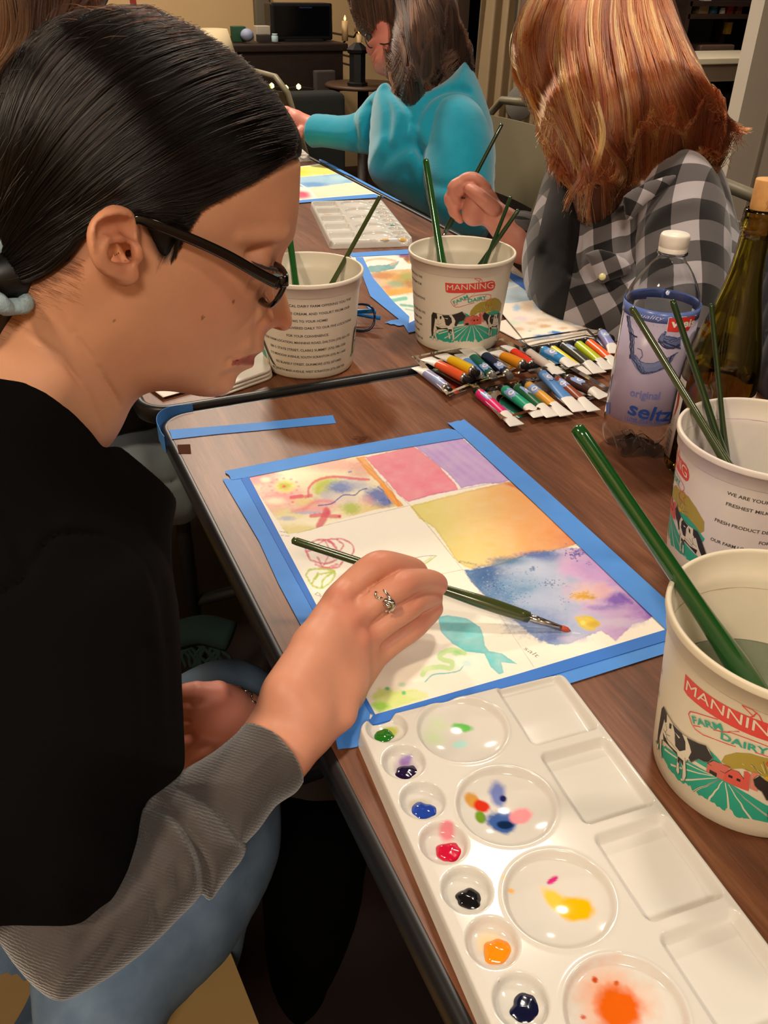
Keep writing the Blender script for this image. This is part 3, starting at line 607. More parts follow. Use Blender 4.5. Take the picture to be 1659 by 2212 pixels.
def bucket(loc,rot,label,water=None,stain=None):
    t=empty('dairy_bucket',(*loc,TZ),label,'bucket','white printed dairy buckets holding water and brushes')
    b=MB(); h=BH; w=.0011
    prof=[(0,.0022),(RB-.010,.0016),(RB-.006,0),(RB-.002,.0006),(RB,.0035)]
    for z in np.linspace(.012,h-.020,10): prof.append((wall_r(z),z))
    prof+=[(wall_r(h-.0195)+.0004,h-.0192),(wall_r(h-.018)+.0016,h-.0178),(wall_r(h-.008)+.0017,h-.0062)]
    R=.0787
    prof+=[(R-.0004,h-.0058),(R,h-.0045),(R,h-.0012),(R-.0008,h-.0002),(R-.0022,h),(R-.0034,h-.0006),(wall_r(h)-w+.0006,h-.0022),(wall_r(h-.006)-w+.001,h-.006),(wall_r(h-.018)-w+.001,h-.018),(wall_r(h-.02)-w,h-.0195)]
    for z in np.linspace(h-.026,.008,8): prof.append((wall_r(z)-w,z))
    prof+=[(RB-.006,.0036),(0,.0034)]
    me_w=b.lathe(prof,128).build('bucket_wall',stain or PLAS,t,loc=(0,0,0))
    for s,an in ((1,'bucket_print'),(-1,'bucket_print')):
        LOGO.build(an,bsurf(rot+s*math.radians(115)),ink,t,loc=(0,0,0))
    tx.build('bucket_text',bsurf(rot),ink,t,loc=(0,0,0))
    if water:
        z,col=water; bb=MB().lathe([(0,.0045),(wall_r(.006)-.0075,.0045),(wall_r(z)-.0016,z-.0008),(wall_r(z)-.0016,z+.0006),(wall_r(z)-.0024,z),(0,z)],96)
        bb.build('water',mat('paint_water_'+col,col,rough=.02,trans=.75,ior=1.33),t,loc=(0,0,0))
    return t
th=lambda i:math.atan2(-CB[i][1],-CB[i][0])
def stained(name,cols):
    m=mat(name,'e4dccb',rough=.38,noise=(9,.3,'dbcfb6')); return m
PL3=mat('cream_plastic_paint_stained','e2dacb',rough=.38,noise=(26,.42,'cdbfd6',(1,1,.6)))
PL4=mat('cream_plastic_dull','dfd5c0',rough=.42,noise=(12,.5,'cfc0a0'))
bucket(CB[0],th(0),'left printed bucket beside the folded white towel, its text side facing out',(.035,'cfd8c8'))
bucket(CB[1],th(1)+math.radians(14-115),'middle printed bucket behind the paint tubes, its cow logo facing out',(.035,'cfd8c8'))
bucket(CB[2],th(2)+math.radians(38),'bucket beside the bottles with purple stained inner rim and three brushes',(.05,'b9c4c8'),PL3)
bucket(CB[3],th(3)+math.radians(-10-115+0),'nearest printed bucket at the right edge, beside the big white palette',(.062,'c8d2b8'),PL4)
# dried paint rings and runs inside the third bucket
def ring(c,z,r,a0,a1,w,col,name,parent):
    b=MB(); n=60; V=[];
    for i in range(n+1):
        a=a0+(a1-a0)*i/n; k=w*(.6+.4*math.sin(i*.9)*math.sin(i*.37))
        V+=[(r*math.cos(a),r*math.sin(a),z),((r-(RT_-RB)*k/BH)*math.cos(a),(r-(RT_-RB)*k/BH)*math.sin(a),z-k)]
    b.add(V,[(2*i,2*i+1,2*i+3,2*i+2) for i in range(n)]); return b.build(name,mat('dried_'+col,col,rough=.4),parent,loc=(0,0,0))
bk=[o for o in COL.objects if o.name.startswith('dairy_bucket')]
ring(CB[2],BH-.0012,RT_-.0001,0,6.283,.0016,'9a7cae','dried_paint_ring',bk[2])
ring(CB[2],BH-.0203,wall_r(BH-.0203)-.0013,.2,3.4,.0008,'c9a6c4','dried_paint_ring',bk[2])
ring(CB[3],BH-.030,wall_r(BH-.030)-.0013,0,3.6,.0009,'bfa987','dried_paint_ring',bk[3])
# ================================================================ brushes
BR=mat('green_lacquer','164a1d',rough=.16,spec=.7,coat=.6); BRD=mat('olive_lacquer','3a4420',rough=.2,coat=.5); FER=mat('nickel_ferrule','b9b4ab',rough=.22,metal=1); BRS=mat('brown_bristle','7a4a2a',rough=.7)
BRK=mat('dark_green_lacquer','22381f',rough=.15,coat=.6)
def brush(tip,tail,r,m,label,group=None,tipc=None,L=None):
    tip,tail=np.asarray(tip,float),np.asarray(tail,float); d=tail-tip; n=np.linalg.norm(d); d/=n
    t=empty('paintbrush',tip,label,'paintbrush',group)
    z=np.zeros(3); bl=L or min(.022,n*.12); fl=.030
    P=[z,d*bl*.35,d*bl*.8,d*bl]; MB().tube(P,[.0003,r*.55,r*.62,r*.55],12).build('bristles',tipc or BRS,t,loc=(0,0,0))
    MB().tube([d*bl*.95,d*(bl+fl*.5),d*(bl+fl*.62),d*(bl+fl*.66),d*(bl+fl*.70),d*(bl+fl*.8),d*(bl+fl*.84),d*(bl+fl)],[r*.56,r*.72,r*.82,r*.74,r*.84,r*.84,r*.76,r*.84],14).build('ferrule',FER,t,loc=(0,0,0))
    s=np.linspace(bl+fl*.97,n,26); u=(s-s[0])/(s[-1]-s[0]); rr=1.3*r*(.82+.30*np.exp(-((u-.16)/.16)**2)-.20*u); rr[-1]*=.25; rr[-2]*=.9; s[-2]=s[-1]-r*.25; s[-3]=s[-1]-r*1.2
    MB().tube([d*x for x in s],rr,16).build('handle',m,t,loc=(0,0,0)); return t
def line3(p1,z1,p2,z2,p3):                     # line through two known points, end where it meets the third sight line
    A=pz(p1[0],p1[1],TZ+z1);B=pz(p2[0],p2[1],TZ+z2); d=B-A; r=ray(*p3)
    # closest approach of A+s d and CP+t r
    n=np.cross(d,r); s=np.dot(np.cross(CP-A,r),n)/(n@n); return A,A+d*s
def inb(i,ang,rr,z): c=CB[i]; return np.array([c[0]+rr*math.cos(ang),c[1]+rr*math.sin(ang),TZ+z])
def inbucket(i,crim,tail,r,m,label,zt=.012,group='brushes standing in the buckets'):
    # contact on the rim at pixel crim; tip on the sight plane, inside the bucket floor
    C_0=pz(crim[0],crim[1],TZ+BH+.002); best=None; tr=ray(*tail)
    nrm=np.cross(ray(*crim),tr)                # plane of sight holding the brush
    # floor points in that plane
    for a in np.linspace(0,2*np.pi,721):
        for rad in (.02,.035,.048,.055):
            p=inb(i,a,rad,zt); e=abs((p-CP)@nrm)/np.linalg.norm(nrm)
            d=C_0-p; Lh=np.linalg.norm(d[:2]); sc=e*200+ (0 if Lh>.05 else (.05-Lh)*20)
            if best is None or sc<best[0]: best=(sc,p)
    p=best[1]; d=C_0-p; n=np.cross(d,tr); s=np.dot(np.cross(CP-p,tr),n)/(n@n)
    T=p+d*s; Lb=np.linalg.norm(T-p)
    if not (.16<Lb<.42): T=p+d/np.linalg.norm(d)*min(max(Lb,.2),.36)
    return brush(p,T,r,m,label,group)
inbucket(3,(1462,1243),(1243,920),.0062,BR,'thick dark green brush leaning across the nearest bucket rim')
inbucket(2,(1492,874),(1363,663),.0040,BRD,'left olive green brush in the bucket beside the bottles')
inbucket(2,(1524,866),(1452,647),.0036,BRK,'middle dark green brush in the bucket beside the bottles')
inbucket(2,(1556,861),(1536,655),.0027,BRK,'thin right green brush in the bucket beside the bottles')
inbucket(1,(946,512),(919,343),.0058,BR,'thick bright green brush standing in the middle bucket')
inbucket(1,(1072,522),(1121,452),.0038,BRK,'longer slanted dark brush at the right of the middle bucket')
inbucket(1,(1066,522),(1104,424),.0034,BRK,'dark brush leaning right in the middle bucket behind the longer one')
inbucket(0,(752,549),(822,422),.0036,BRD,'thin olive brush leaning right in the left bucket')
inbucket(0,(630,546),(618,452),.0052,BR,'green brush in the left bucket just beyond the forehead of the near woman')
# the two held brushes
HT=pz(1233,1363,TZ+.0012); HD=pd(630,1166,.735)
BTIP=mat('red_loaded_bristle','b5482c',rough=.5)
brush(HT,HD,.0043,BRD,'olive brush held over the near painting, red paint on its tip',None,BTIP,.009)
GT=pz(935,553,TZ+.002); GD=pd(1085,267,1.60)
brush(GT,GD,.0042,BRK,'dark brush held by the red-haired woman in the checked shirt')
print('brush len',np.linalg.norm(HT-HD),np.linalg.norm(GT-GD),(HD-CP)@FW,HD[2]-TZ,(GT-CP)@FW)
# ================================================================ palettes
def rr2(X,Y,cx,cy,hx,hy,r): qx,qy=np.abs(X-cx)-hx+r,np.abs(Y-cy)-hy+r; return np.hypot(np.maximum(qx,0),np.maximum(qy,0))+np.minimum(np.maximum(qx,qy),0)-r
PLW,PLL,PLH=.174,.352,.016
SW=[(.021+.0003*i,.0135+.0345*i) for i in range(10)]; LW=[(.0725,.033+.0705*i) for i in range(5)]; RW=[(.141,.033+.0705*i) for i in range(5)]
PALM=mat('white_palette_plastic','ecebe6',rough=.11,spec=.5,attr='paint')
def palette(C0,du,label,paint=None,step=.0008,blobs=True):
    # C0 world corner, du unit vector across; local x across, y along (away from the far corner)
    nx,ny=int(PLW/step)+1,int(PLL/step)+1; x,y=np.meshgrid(np.linspace(0,PLW,nx),np.linspace(0,PLL,ny))
    z=np.full(x.shape,PLH)
    for cx,cy in SW: d=np.hypot(x-cx,y-cy); z-=.0105*sstep(.0158,.0125,d)*(1-.35*(np.minimum(d,.0125)/.0125)**2)
    for cx,cy in LW: d=np.hypot((x-cx)/1.0,(y-cy)/.94); z-=sstep(.0338,.0305,d)*(.0040+.0068*(1-(np.minimum(d,.032)/.032)**2)); z+=.0006*np.exp(-((d-.0342)/.0012)**2)
    for cx,cy in RW: d=rr2(x,y,cx,cy,.0275,.0315,.006); z-=.0098*sstep(.0008,-.0042,d)*(1-.22*sstep(-.031,.0,(y-cy)*-1-.0)) 
    e=rr2(x,y,PLW/2,PLL/2,PLW/2,PLL/2,.012); z=z-PLH*sstep(-.0032,-.0,e)**1.6*.999-.0008*sstep(-.009,-.003,e)
    keep=e<.0006
    px,py=x.copy(),y.copy(); Cc=np.tile(lin((212,209,203)),(nx*ny,1)).reshape(ny,nx,3)
    du=np.array([du[0],du[1]]); dv=np.array([du[1],-du[0]]); wx=C0[0]+x*du[0]+y*dv[0]; wy=C0[1]+x*du[1]+y*dv[1]
    cxy=np.array([C0[0]+PLW/2*du[0]+PLL/2*dv[0],C0[1]+PLW/2*du[1]+PLL/2*dv[1]])
    if paint is not None: Cc=paint(x,y,Cc)
    V=np.stack([wx-cxy[0],wy-cxy[1],z],-1).reshape(-1,3); i=np.arange(nx*ny).reshape(ny,nx); K=(keep[:-1,:-1]|keep[1:,1:])
    Q=np.stack([i[:-1,:-1],i[1:,:-1],i[1:,1:],i[:-1,1:]],-1)[K]
    t=empty('paint_palette',(*cxy,TZ+.0004),label,'palette')
    me=mesh(V,Q[:,::-1] if np.cross([du[0],du[1],0],[dv[0],dv[1],0])[2]<0 and False else Q,'palette_tray'); setcol(me,'paint',Cc.reshape(-1,3)); link('palette_tray',me,PALM,t,True,(0,0,0))
    return t,lambda a,b:(C0[0]+a*du[0]+b*dv[0]-cxy[0],C0[1]+a*du[1]+b*dv[1]-cxy[1])
def blob(t,f,c,rx,ry,col,h=.003,z=.0062,seed=0,rot=0,label=None,rough=.12,am=.18):
    n=48; rg=np.random.default_rng(seed); ph=rg.uniform(0,6.28,5); V=[];K=7; a=np.linspace(0,2*np.pi,n,endpoint=False)
    k=1+am*(.5*np.sin(2*a+ph[0])+.35*np.sin(3*a+ph[1])+.3*np.sin(5*a+ph[2])+.15*np.sin(8*a+ph[3]))
    for j in range(K):
        s=1-(j/(K-1)); hh=h*math.sqrt(max(0,1-s*s)) if j else 0
        for i in range(n):
            x,y=rx*k[i]*s*math.cos(a[i]),ry*k[i]*s*math.sin(a[i]); X=x*math.cos(rot)-y*math.sin(rot);Y=x*math.sin(rot)+y*math.cos(rot)
            p=f(c[0]+X,c[1]+Y); V.append((p[0],p[1],z+hh+ (.00022*math.sin(X*700+ph[4])*math.sin(Y*600) if 0<j<K-1 else 0)))
    Fc=[(j*n+i,j*n+(i+1)%n,(j+1)*n+(i+1)%n,(j+1)*n+i) for j in range(K-1) for i in range(n)]
    o=MB().add(V,Fc).build('paint_blob',mat('wet_paint_'+col,col,rough=rough,spec=.7,coat=.7),t,loc=(0,0,0))
    if label: o['label']=label
    return o
def ppaint(x,y,C):
    n1=fbm(x*260,y*260,seed=5)-.5; n2=fbm(x*90,y*90,seed=6)-.5
    def wash(c,rx,ry,col,a,rough=.6,rot=0,pw=1):
        X,Y=x-c[0],y-c[1]; X,Y=X*math.cos(rot)+Y*math.sin(rot),-X*math.sin(rot)+Y*math.cos(rot); d=np.hypot(X/rx,Y/ry)+rough*(n1+n2)*.8
        k=(np.clip((1-d)*pw,0,1)*a)[...,None]; C[:]=C*(1-k)+lin(col)*k
    wash((.077,.024),.009,.0045,(80,190,60),.9,.4,.5,3); wash((.060,.017),.010,.008,(190,225,150),.5); wash((.052,.028),.012,.010,(185,222,150),.55); wash((.069,.038),.007,.004,(170,225,222),.8,.3,0,3)
    wash((.0555,.0885),.006,.007,(205,150,70),1,.4,0,3); wash((.0600,.0935),.0065,.0055,(205,50,30),1,.4,.5,3); wash((.0555,.1015),.004,.006,(110,150,40),1,.3,.4,3)
    wash((.075,.088),.007,.012,(95,115,190),.9,.5,.3,2); wash((.077,.092),.003,.003,(30,30,90),1,.3,0,3); wash((.068,.108),.011,.011,(60,95,165),1,.5,.4,3); wash((.069,.111),.006,.004,(15,40,80),1,.4,.3,3)
    wash((.082,.1085),.009,.007,(242,150,160),.95,.3,0,3)
    wash((.078,.158),.005,.0018,(205,50,130),1,.2,-.2,3); wash((.0735,.170),.007,.012,(250,195,20),.9,.5,-.4,2); wash((.082,.179),.012,.009,(248,180,5),1,.35,.3,3)
    wash((.047,.152),.002,.002,(235,200,90),.7); wash((.049,.158),.003,.002,(235,170,50),.8,.4,0,2)
    wash((.0725,.235),.026,.022,(232,140,80),.75,.5,0,1.2); wash((.074,.238),.015,.014,(215,95,15),1,.3,0,2.4); wash((.069,.221),.002,.0016,(190,70,20),1,.2,0,3); wash((.080,.226),.0018,.0012,(200,90,30),1,.2,0,3); wash((.053,.236),.002,.0014,(200,80,50),.9,.2,0,3)
    wash((.127,.060),.004,.0016,(235,190,90),.8,.3,0,2)
    wash((.026,.041),.006,.004,(140,120,200),.8,.5,0,2); wash((.0235,.0455),.009,.009,(130,80,150),.7,.5,0,1.6); wash((.021,.078),.009,.005,(190,185,165),.9,.4,0,2); wash((.029,.107),.006,.006,(225,80,115),.7,.4,0,2); wash((.024,.0118),.009,.006,(170,180,50),.9,.5,0,2.4)
    wash((.024,.182),.010,.008,(250,200,90),.5,.4,0,1.5)
    return C
PC0=np.array([.1700,.4100]); PDU=np.array([.9967,-.0807]); PDU/=np.linalg.norm(PDU)
pt,pf=palette(PC0,PDU,'large white mixing palette with wet paint at the lower right of the near table',ppaint)
for c,rx,ry,col,h,sd,rot,lab in [((.0185,.0135),.0078,.0062,'1f6b1c',.002,1,.2,'dark green wet paint'),((.0235,.0505),.0085,.0068,'1d0f35',.0012,2,0,'deep purple wet paint'),((.0225,.0845),.0088,.0072,'1f3f9e',.0022,3,.3,'blue wet paint'),
    ((.0265,.1195),.0092,.0080,'c4123a',.0026,4,0,'crimson wet paint'),((.0245,.1525),.0088,.0066,'101114',.0024,5,.5,'black wet paint'),((.0265,.1880),.0092,.0078,'f08a10',.0030,6,.4,'orange wet paint'),((.0275,.2210),.0098,.0078,'0c1130',.0020,7,.1,'dark navy wet paint')]:
    blob(pt,pf,c,rx,ry,col,h,seed=sd,rot=rot,label=lab,z=.0066)
blob(pt,pf,(.0385,.0505),.0007,.0042,'1b1236',.0006,z=.0120,seed=9,rot=-.35,label='purple paint streak')
blob(pt,pf,(.0165,.2045),.0012,.0028,'15183a',.0006,z=.0148,seed=10,rot=.2,label='navy paint drip')
P2A=pz(879,533,TZ+.015);P2B=pz(712,541,TZ+.004); 
def pp2(x,y,C):
    n1=fbm(x*200,y*200,seed=15)-.5
    for c,rx,ry,col in [((.145,.245),.012,.014,(190,160,120)),((.150,.262),.006,.010,(225,190,140))]:
        d=np.hypot((x-c[0])/rx,(y-c[1])/ry)+n1; k=(np.clip((1-d)*2,0,1)*.7)[...,None]; C[:]=C*(1-k)+lin(col)*k
    return C
du2=np.array([-.985,.17]); du2/=np.linalg.norm(du2)
pt2,pf2=palette(np.array([.783,1.598])-np.array([-du2[1]*0,0]),du2,'second palette lying across the far table beyond the left bucket',pp2,.0014) if False else (None,None)
def palette_at(corner_far_left,ang,label,paint=None):
    du=np.array([math.cos(ang),math.sin(ang)]); return palette(np.asarray(corner_far_left),du,label,paint,.0014)
# rotated half a turn: small wells on the right
a2=math.radians(180-13.5); pt2,pf2=palette_at((.792,1.585),a2,'white palette with scattered paint dabs behind the left bucket',pp2)
for c,col,rx,ry in [((.0225,.0135),'d3a23c',.010,.006),((.021,.048),'3f6350',.010,.006),((.022,.075),'3a2e2c',.010,.006),((.022,.105),'1f49b0',.009,.006),((.021,.125),'2f7f86',.007,.004),((.024,.215),'4a3526',.006,.006),((.024,.250),'2a2540',.009,.004)]: blob(pt2,pf2,c,rx*.9,ry,col,.004,z=.0085,seed=int(rx*1e4)+len(col)+int(c[1]*1000),label=None)
blob(pt2,pf2,(.060,.0035),.009,.003,'e8c88e',.003,z=.013,seed=44)
pt3,pf3=palette_at((.905,2.505),math.radians(180-8),'farthest white palette, under the hand of the woman in turquoise')
# ================================================================ seltzer bottle
SX,SY,SR=.6546,.6993,.0408
CLR=mat('clear_plastic','f4f6f8',rough=.02,trans=1,ior=1.22,spec=.5); 
def lathe_mod(prof,n,fn=None):
    V=[]
    for r,z in prof:
        for j in range(n):
            a=2*math.pi*j/n; rr=r*(fn(a,z,r) if fn else 1); zz=z+(fn(a,z,r,True) if fn else 0); V.append((rr*math.cos(a),rr*math.sin(a),zz))
    k=len(prof); Fc=[(i*n+j,i*n+(j+1)%n,(i+1)*n+(j+1)%n,(i+1)*n+j) for i in range(k-1) for j in range(n)]; return V,Fc
t=empty('seltzer_bottle',(SX,SY,TZ),'clear plastic seltzer bottle with white cap and lavender label, left of the wine bottle','bottle')
def petal(a,z,r,dz=False):
    w=sstep(.034,.004,np.array(z)); c=.5+.5*math.cos(5*a+.6)
    if dz: return float(.012*w*(1-c)**1.5*(1 if r>.008 else .35))
    return float(1-.20*w*(1-c)**1.2)
prof=[(.001,.012),(.010,.010),(.020,.004),(.028,.0005),(.033,.002),(.037,.008),(.0398,.018),(.0405,.028),(.0400,.034),(.0404,.038),(.0404,.09),(.0398,.13),(.0402,.160),(.0404,.172),(.0398,.181),(.037,.192),(.0325,.202),(.0265,.212),(.0205,.220),(.0160,.225),(.0142,.228),(.0140,.231),(.0162,.2322),(.0162,.2338),(.0132,.2346),(.0128,.246),(.0118,.246)]
inner=[(r-.0007,z+.0004) for r,z in prof[:-1][::-1]]; inner[-1]=(.0008,.0135)
V,Fc=lathe_mod(prof+inner,80,petal); MB().add(V,Fc).build('bottle_body',CLR,t,loc=(0,0,0))
b=MB(); cp=[(.0149,.2345),(.0149,.2385),(.0146,.2388),(.0146,.2395),(.0151,.2400),(.0152,.2495),(.0148,.2515),(.0136,.2528),(0,.2530)]
V,Fc=lathe_mod(cp,96,lambda a,z,r,dz=False:0 if dz else (1+.012*math.cos(48*a) if .2398<z<.251 and r>.014 else 1)); b.add(V,Fc).build('cap',mat('white_cap_plastic','efeae0',rough=.4,sss=.1),t,loc=(0,0,0))
def Lz(px,py): 
    a,z=raycone(px,py,SX,SY,SR,SR,.25); return a,z
def za1(x,y): return (1290+x/6.636,480+y/6.636)
def za2(x,y): return (1290+x/6.636,760+y/6.636)
s0=math.atan2(-SY,-SX); pr=Print()
def Us(f): 
    def g(x,y): a,z=Lz(*f(x,y)); a=(a-s0+math.pi)%(2*math.pi)-math.pi; return a*.04,z
    return g
u1,u2=Us(za1),Us(za2)
zt=u1(800,1330)[1]; zb=u2(650,1020)[1]; 
# label film: translucent lavender sheet with the print
LAV=mat('lavender_label_film','c9bedb',rough=.3,alpha=.78)
def film(name,a0,a1,z0,z1,r,m,parent,th=.00015,n=60,loc=(0,0,0)):
    V=[];
    for rr in (r,r+th):
        for z in (z0,z1):
            for i in range(n+1): a=a0+(a1-a0)*i/n; V.append((rr*math.cos(a),rr*math.sin(a),z))
    k=n+1; Fc=[]
    for i in range(n): Fc+=[(i,k+i,k+i+1,i+1),(2*k+i,2*k+i+1,3*k+i+1,3*k+i),(k+i,3*k+i,3*k+i+1,k+i+1),(i,i+1,2*k+i+1,2*k+i)]
    Fc+=[(0,2*k,3*k,k),(n,k+n,3*k+n,2*k+n)]; return MB().add(V,Fc).build(name,m,parent,True,loc)
film('label',s0-1.15,s0+1.9,zb-.004,u1(760,1425)[1],SR,LAV,t); 
film('label_band',s0-math.pi,s0+math.pi,u1(760,1432)[1],u1(760,1262)[1],SR+.00005,mat('blue_label_band','6a82cc',rough=.25,alpha=.9),t,n=96)
film('label',s0+2.2,s0+3.6,zb,zt-.006,SR,mat('white_back_label','dcdbe4',rough=.4,alpha=.9),t)
pr.poly([u1(1035,1375),u1(1250,1360),u1(1410,1335),u1(1300,1550),u1(1150,1570),u1(1000,1560)],'d83a34',2,.002)
pr.line([u1(1025,1365),u1(1250,1352),u1(1415,1330)],.0006,'f0eae6',3); pr.line([u1(1025,1365),u1(993,1565)],.0006,'f0eae6',3)
pr.text('weis',u1(1045,1500),u1(1375,1475),.0085,'f3ece6',4,.03)
pr.text('quality',u1(560,1335),u1(965,1405),.0042,'ccd4f2',4,0,.35)
a,c_=u2(470,625),u2(885,680); pr.text('original',a,c_,.0095,'6f77bd',4,.01)
a,c_=u2(435,875),u2(1180,935); pr.text('seltzer',a,c_,.0165,'1f4496',4,.02)
a,c_=u2(395,970),u2(900,1035); pr.text('1 LITER (33.8 FL OZ)',a,(a[0]+.040,a[1]),.0048,'4a5cae',4,.01)
# ice cube drawing
cube=[u1(430,1330),u1(440,1420),u1(470,1600),u1(460,1780),u1(470,1900),u2(450,60),u2(520,160),u2(560,250),u2(640,320),u2(740,325),u2(900,270),u2(1000,200),u1(1080,1960),u1(1200,1780),u1(1180,1620)]
dk=['3c4468','5d6da0','2d3252','7f8fc0']
def squig(P,w,n=1):
    for k in range(n): pr.line([(p[0]+rng.uniform(-.0006,.0006),p[1]+rng.uniform(-.0006,.0006)) for p in catmull(P,4)],w*rng.uniform(.5,1.1),dk[rng.integers(4)],3+k%3)
pr.poly([u2(460,40),u2(510,150),u2(560,240),u2(630,315),u2(740,322),u2(860,280),u2(970,235),u2(1050,60),u2(980,90),u2(840,150),u2(720,165),u2(630,135),u2(560,40)],'7683b0',2,.002)
pr.poly([u1(880,1670),u1(930,1600),u1(985,1570),u1(970,1630),u1(1190,1650),u1(1190,1780),u1(1080,1800),u1(960,1760)],'6b78a8',2,.002)
E1=[u1(430,1340),u1(450,1480),u1(480,1640),u1(480,1780),u1(480,1950),u2(480,60),u2(560,170),u2(620,290),u2(730,305),u2(860,270),u2(970,200),u2(1060,60),u1(1100,1900)]
for k in range(7): squig([(p[0]+k*.0007,p[1]+k*.0004) for p in E1],.0011,1)
E2=[u2(560,60),u2(620,130),u2(720,165),u2(840,150),u2(960,90),u1(1030,1940)]
for k in range(5): squig([(p[0],p[1]-k*.0011) for p in E2],.0011,1)
for P in ([u1(880,1660),u1(930,1600),u1(980,1570),u1(960,1660),u1(1060,1690),u1(1190,1640)],[u1(880,1680),u1(960,1760),u1(1060,1790),u1(1180,1740)],[u1(980,1620),u1(1080,1640),u1(1200,1660)],[u1(940,1700),u1(1080,1760),u1(1190,1800)]):
    for k in range(3): squig([(p[0],p[1]-k*.0008) for p in P],.0011)
squig([u1(580,1800),u1(630,1830),u1(650,1900),u1(620,1960)],.0007,2); squig([u1(480,1590),u1(530,1620),u1(580,1650)],.0018,2)
for i in range(26):
    x,y=rng.uniform(480,1000),rng.uniform(1380,1560); a=u1(x,y); pr.line([a,(a[0]+.0004,a[1]-.0006)],.0003,'5f6690',3)
pr.poly([u2(140,720),u2(195,730),u2(180,890),u2(135,880)],'4f62a8',3)
pr.build('label_print',lambda u,v,e:((SR+.0004+e)*math.cos(u/.04+s0),(SR+.0004+e)*math.sin(u/.04+s0),v),ink,t,loc=(0,0,0))
# ================================================================ wine bottle
WX,WY=.6905,.6285; WR=.0398
GLS=mat('olive_glass','b8ae45',rough=.02,trans=1,ior=1.5)
t=empty('wine_bottle',(WX,WY,TZ),'open olive green wine bottle half full of white wine, stopped with a cork','bottle')
hp=[(0,.022),(.012,.020),(.026,.006),(.032,.0005),(.0355,.001),(.0388,.006),(WR,.014),(WR,.112),(.0386,.128),(.0355,.145),(.0318,.162),(.0272,.180),(.0226,.198),(.0186,.216),(.0161,.232),(.0150,.246),(.0146,.262),(.0145,.268),(.0163,.2695),(.0168,.2725),(.0168,.2775),(.0162,.280),(.0158,.2812),(.0162,.283),(.0162,.288),(.0152,.2903),(.0128,.2905)]
ih=[(r,z) for r,z in hp if z<=.27 and r>.011][::-1]
inn=[(.0108,.286),(.0108,.26)]+[(max(r-.0032,.0108),z+ (.004 if z<.02 else 0)) for r,z in hp[::-1] if .008<z<.258 and r>.012]+[(.0300,.016),(.012,.026),(0,.027)]
V,Fc=lathe_mod(hp+inn,96); MB().add(V,Fc).build('bottle_glass',GLS,t,loc=(0,0,0))
lz=.122
lq=[(0,.0275),(.012,.0265),(.0297,.0165),(.0345,.0145),(.0350,.022)]+[(WR-.00325,.03),(WR-.00325,.108),(.0352,lz-.004),(.0350,lz),(0,lz)]
MB().lathe(lq,80).build('wine',mat('white_wine','ecc27a',rough=.01,trans=1,ior=1.34),t,loc=(0,0,0))
w0=math.atan2(-WY,-WX)
def Wu(px,py): a,z=raycone(px,py,WX,WY,WR,WR,.3); return (a-w0+math.pi)%(2*math.pi)-math.pi,z
LB=mat('paper_wine_label','cfc5bd',rough=.6)
tl=Wu(1440,831);tr_=Wu(1464,853);bl_=Wu(1413,996);br_=Wu(1431,1006)
a0,a1=-1.42,-.92
film('back_label',w0+a0,w0+a1,.018,.112,WR+.0001,LB,t)
film('front_label',w0+.35,w0+2.6,.020,.104,WR+.0001,LB,t)
p=Print(); am=(a0+a1)/2*WR; hw=(a1-a0)*WR*.5
for i in range(16):
    z=.020+.030*i/16; p.line([(am-hw*.45,z),(am+hw*.45,z)],.0008 if i%3 else .0014,'5a4a4a',2)
p.poly([(am-hw*.4,.094),(am-hw*.1,.099),(am+hw*.35,.092),(am+hw*.5,.082),(am+hw*.2,.070),(am-hw*.05,.066),(am+hw*.0,.082)],'a8402c',3)
for i in range(6): p.line([(am-hw*.6,.066-i*.0022),(am+hw*rng.uniform(.1,.5),.066-i*.0022)],.0005,'8a7c78',2)
p.build('label_print',lambda u,v,e:((WR+.0003+e)*math.cos(u/WR+w0),(WR+.0003+e)*math.sin(u/WR+w0),v),ink,t,loc=(0,0,0))
CK=mat('cork','d9a566',rough=.75,noise=(160,.35,'c08a4e'),bump=(400,.3,.0004))
cz0,cz1=.268,.3175
c=empty('wine_cork',(WX,WY,TZ+cz0),'pale cork with a leaf sprig mark, stuck in the neck of the wine bottle','cork')
MB().lathe([(0,0),(.0098,.0),(.0104,.001),(.0106,.02),(.0118,.0235),(.0121,cz1-cz0-.0008),(.0116,cz1-cz0),(0,cz1-cz0)],64).build('cork_body',CK,c,loc=(0,0,0))
p=Print()
for (x,z) in [(.0055,.0395),(.0035,.0345),(.0065,.0345),(.003,.0300),(.0065,.0300),(.0045,.0265),(.0075,.041),(.0085,.037)]:
    p.line([(x+.0016*math.cos(q),z+.0017*math.sin(q)+.0003*math.sin(3*q)) for q in np.linspace(0,6.28,12)],.00028,'9a6a3e',2)
p.line([(.0062,.043),(.005,.034),(.0038,.026),(.0015,.0235)],.0003,'9a6a3e',2)
wc=math.atan2(-WY,-WX)+.12
p.build('sprig_print',lambda u,v,e:((.0121+e)*math.cos(u/.0121+wc),(.0121+e)*math.sin(u/.0121+wc),v),ink,c,loc=(0,0,0))
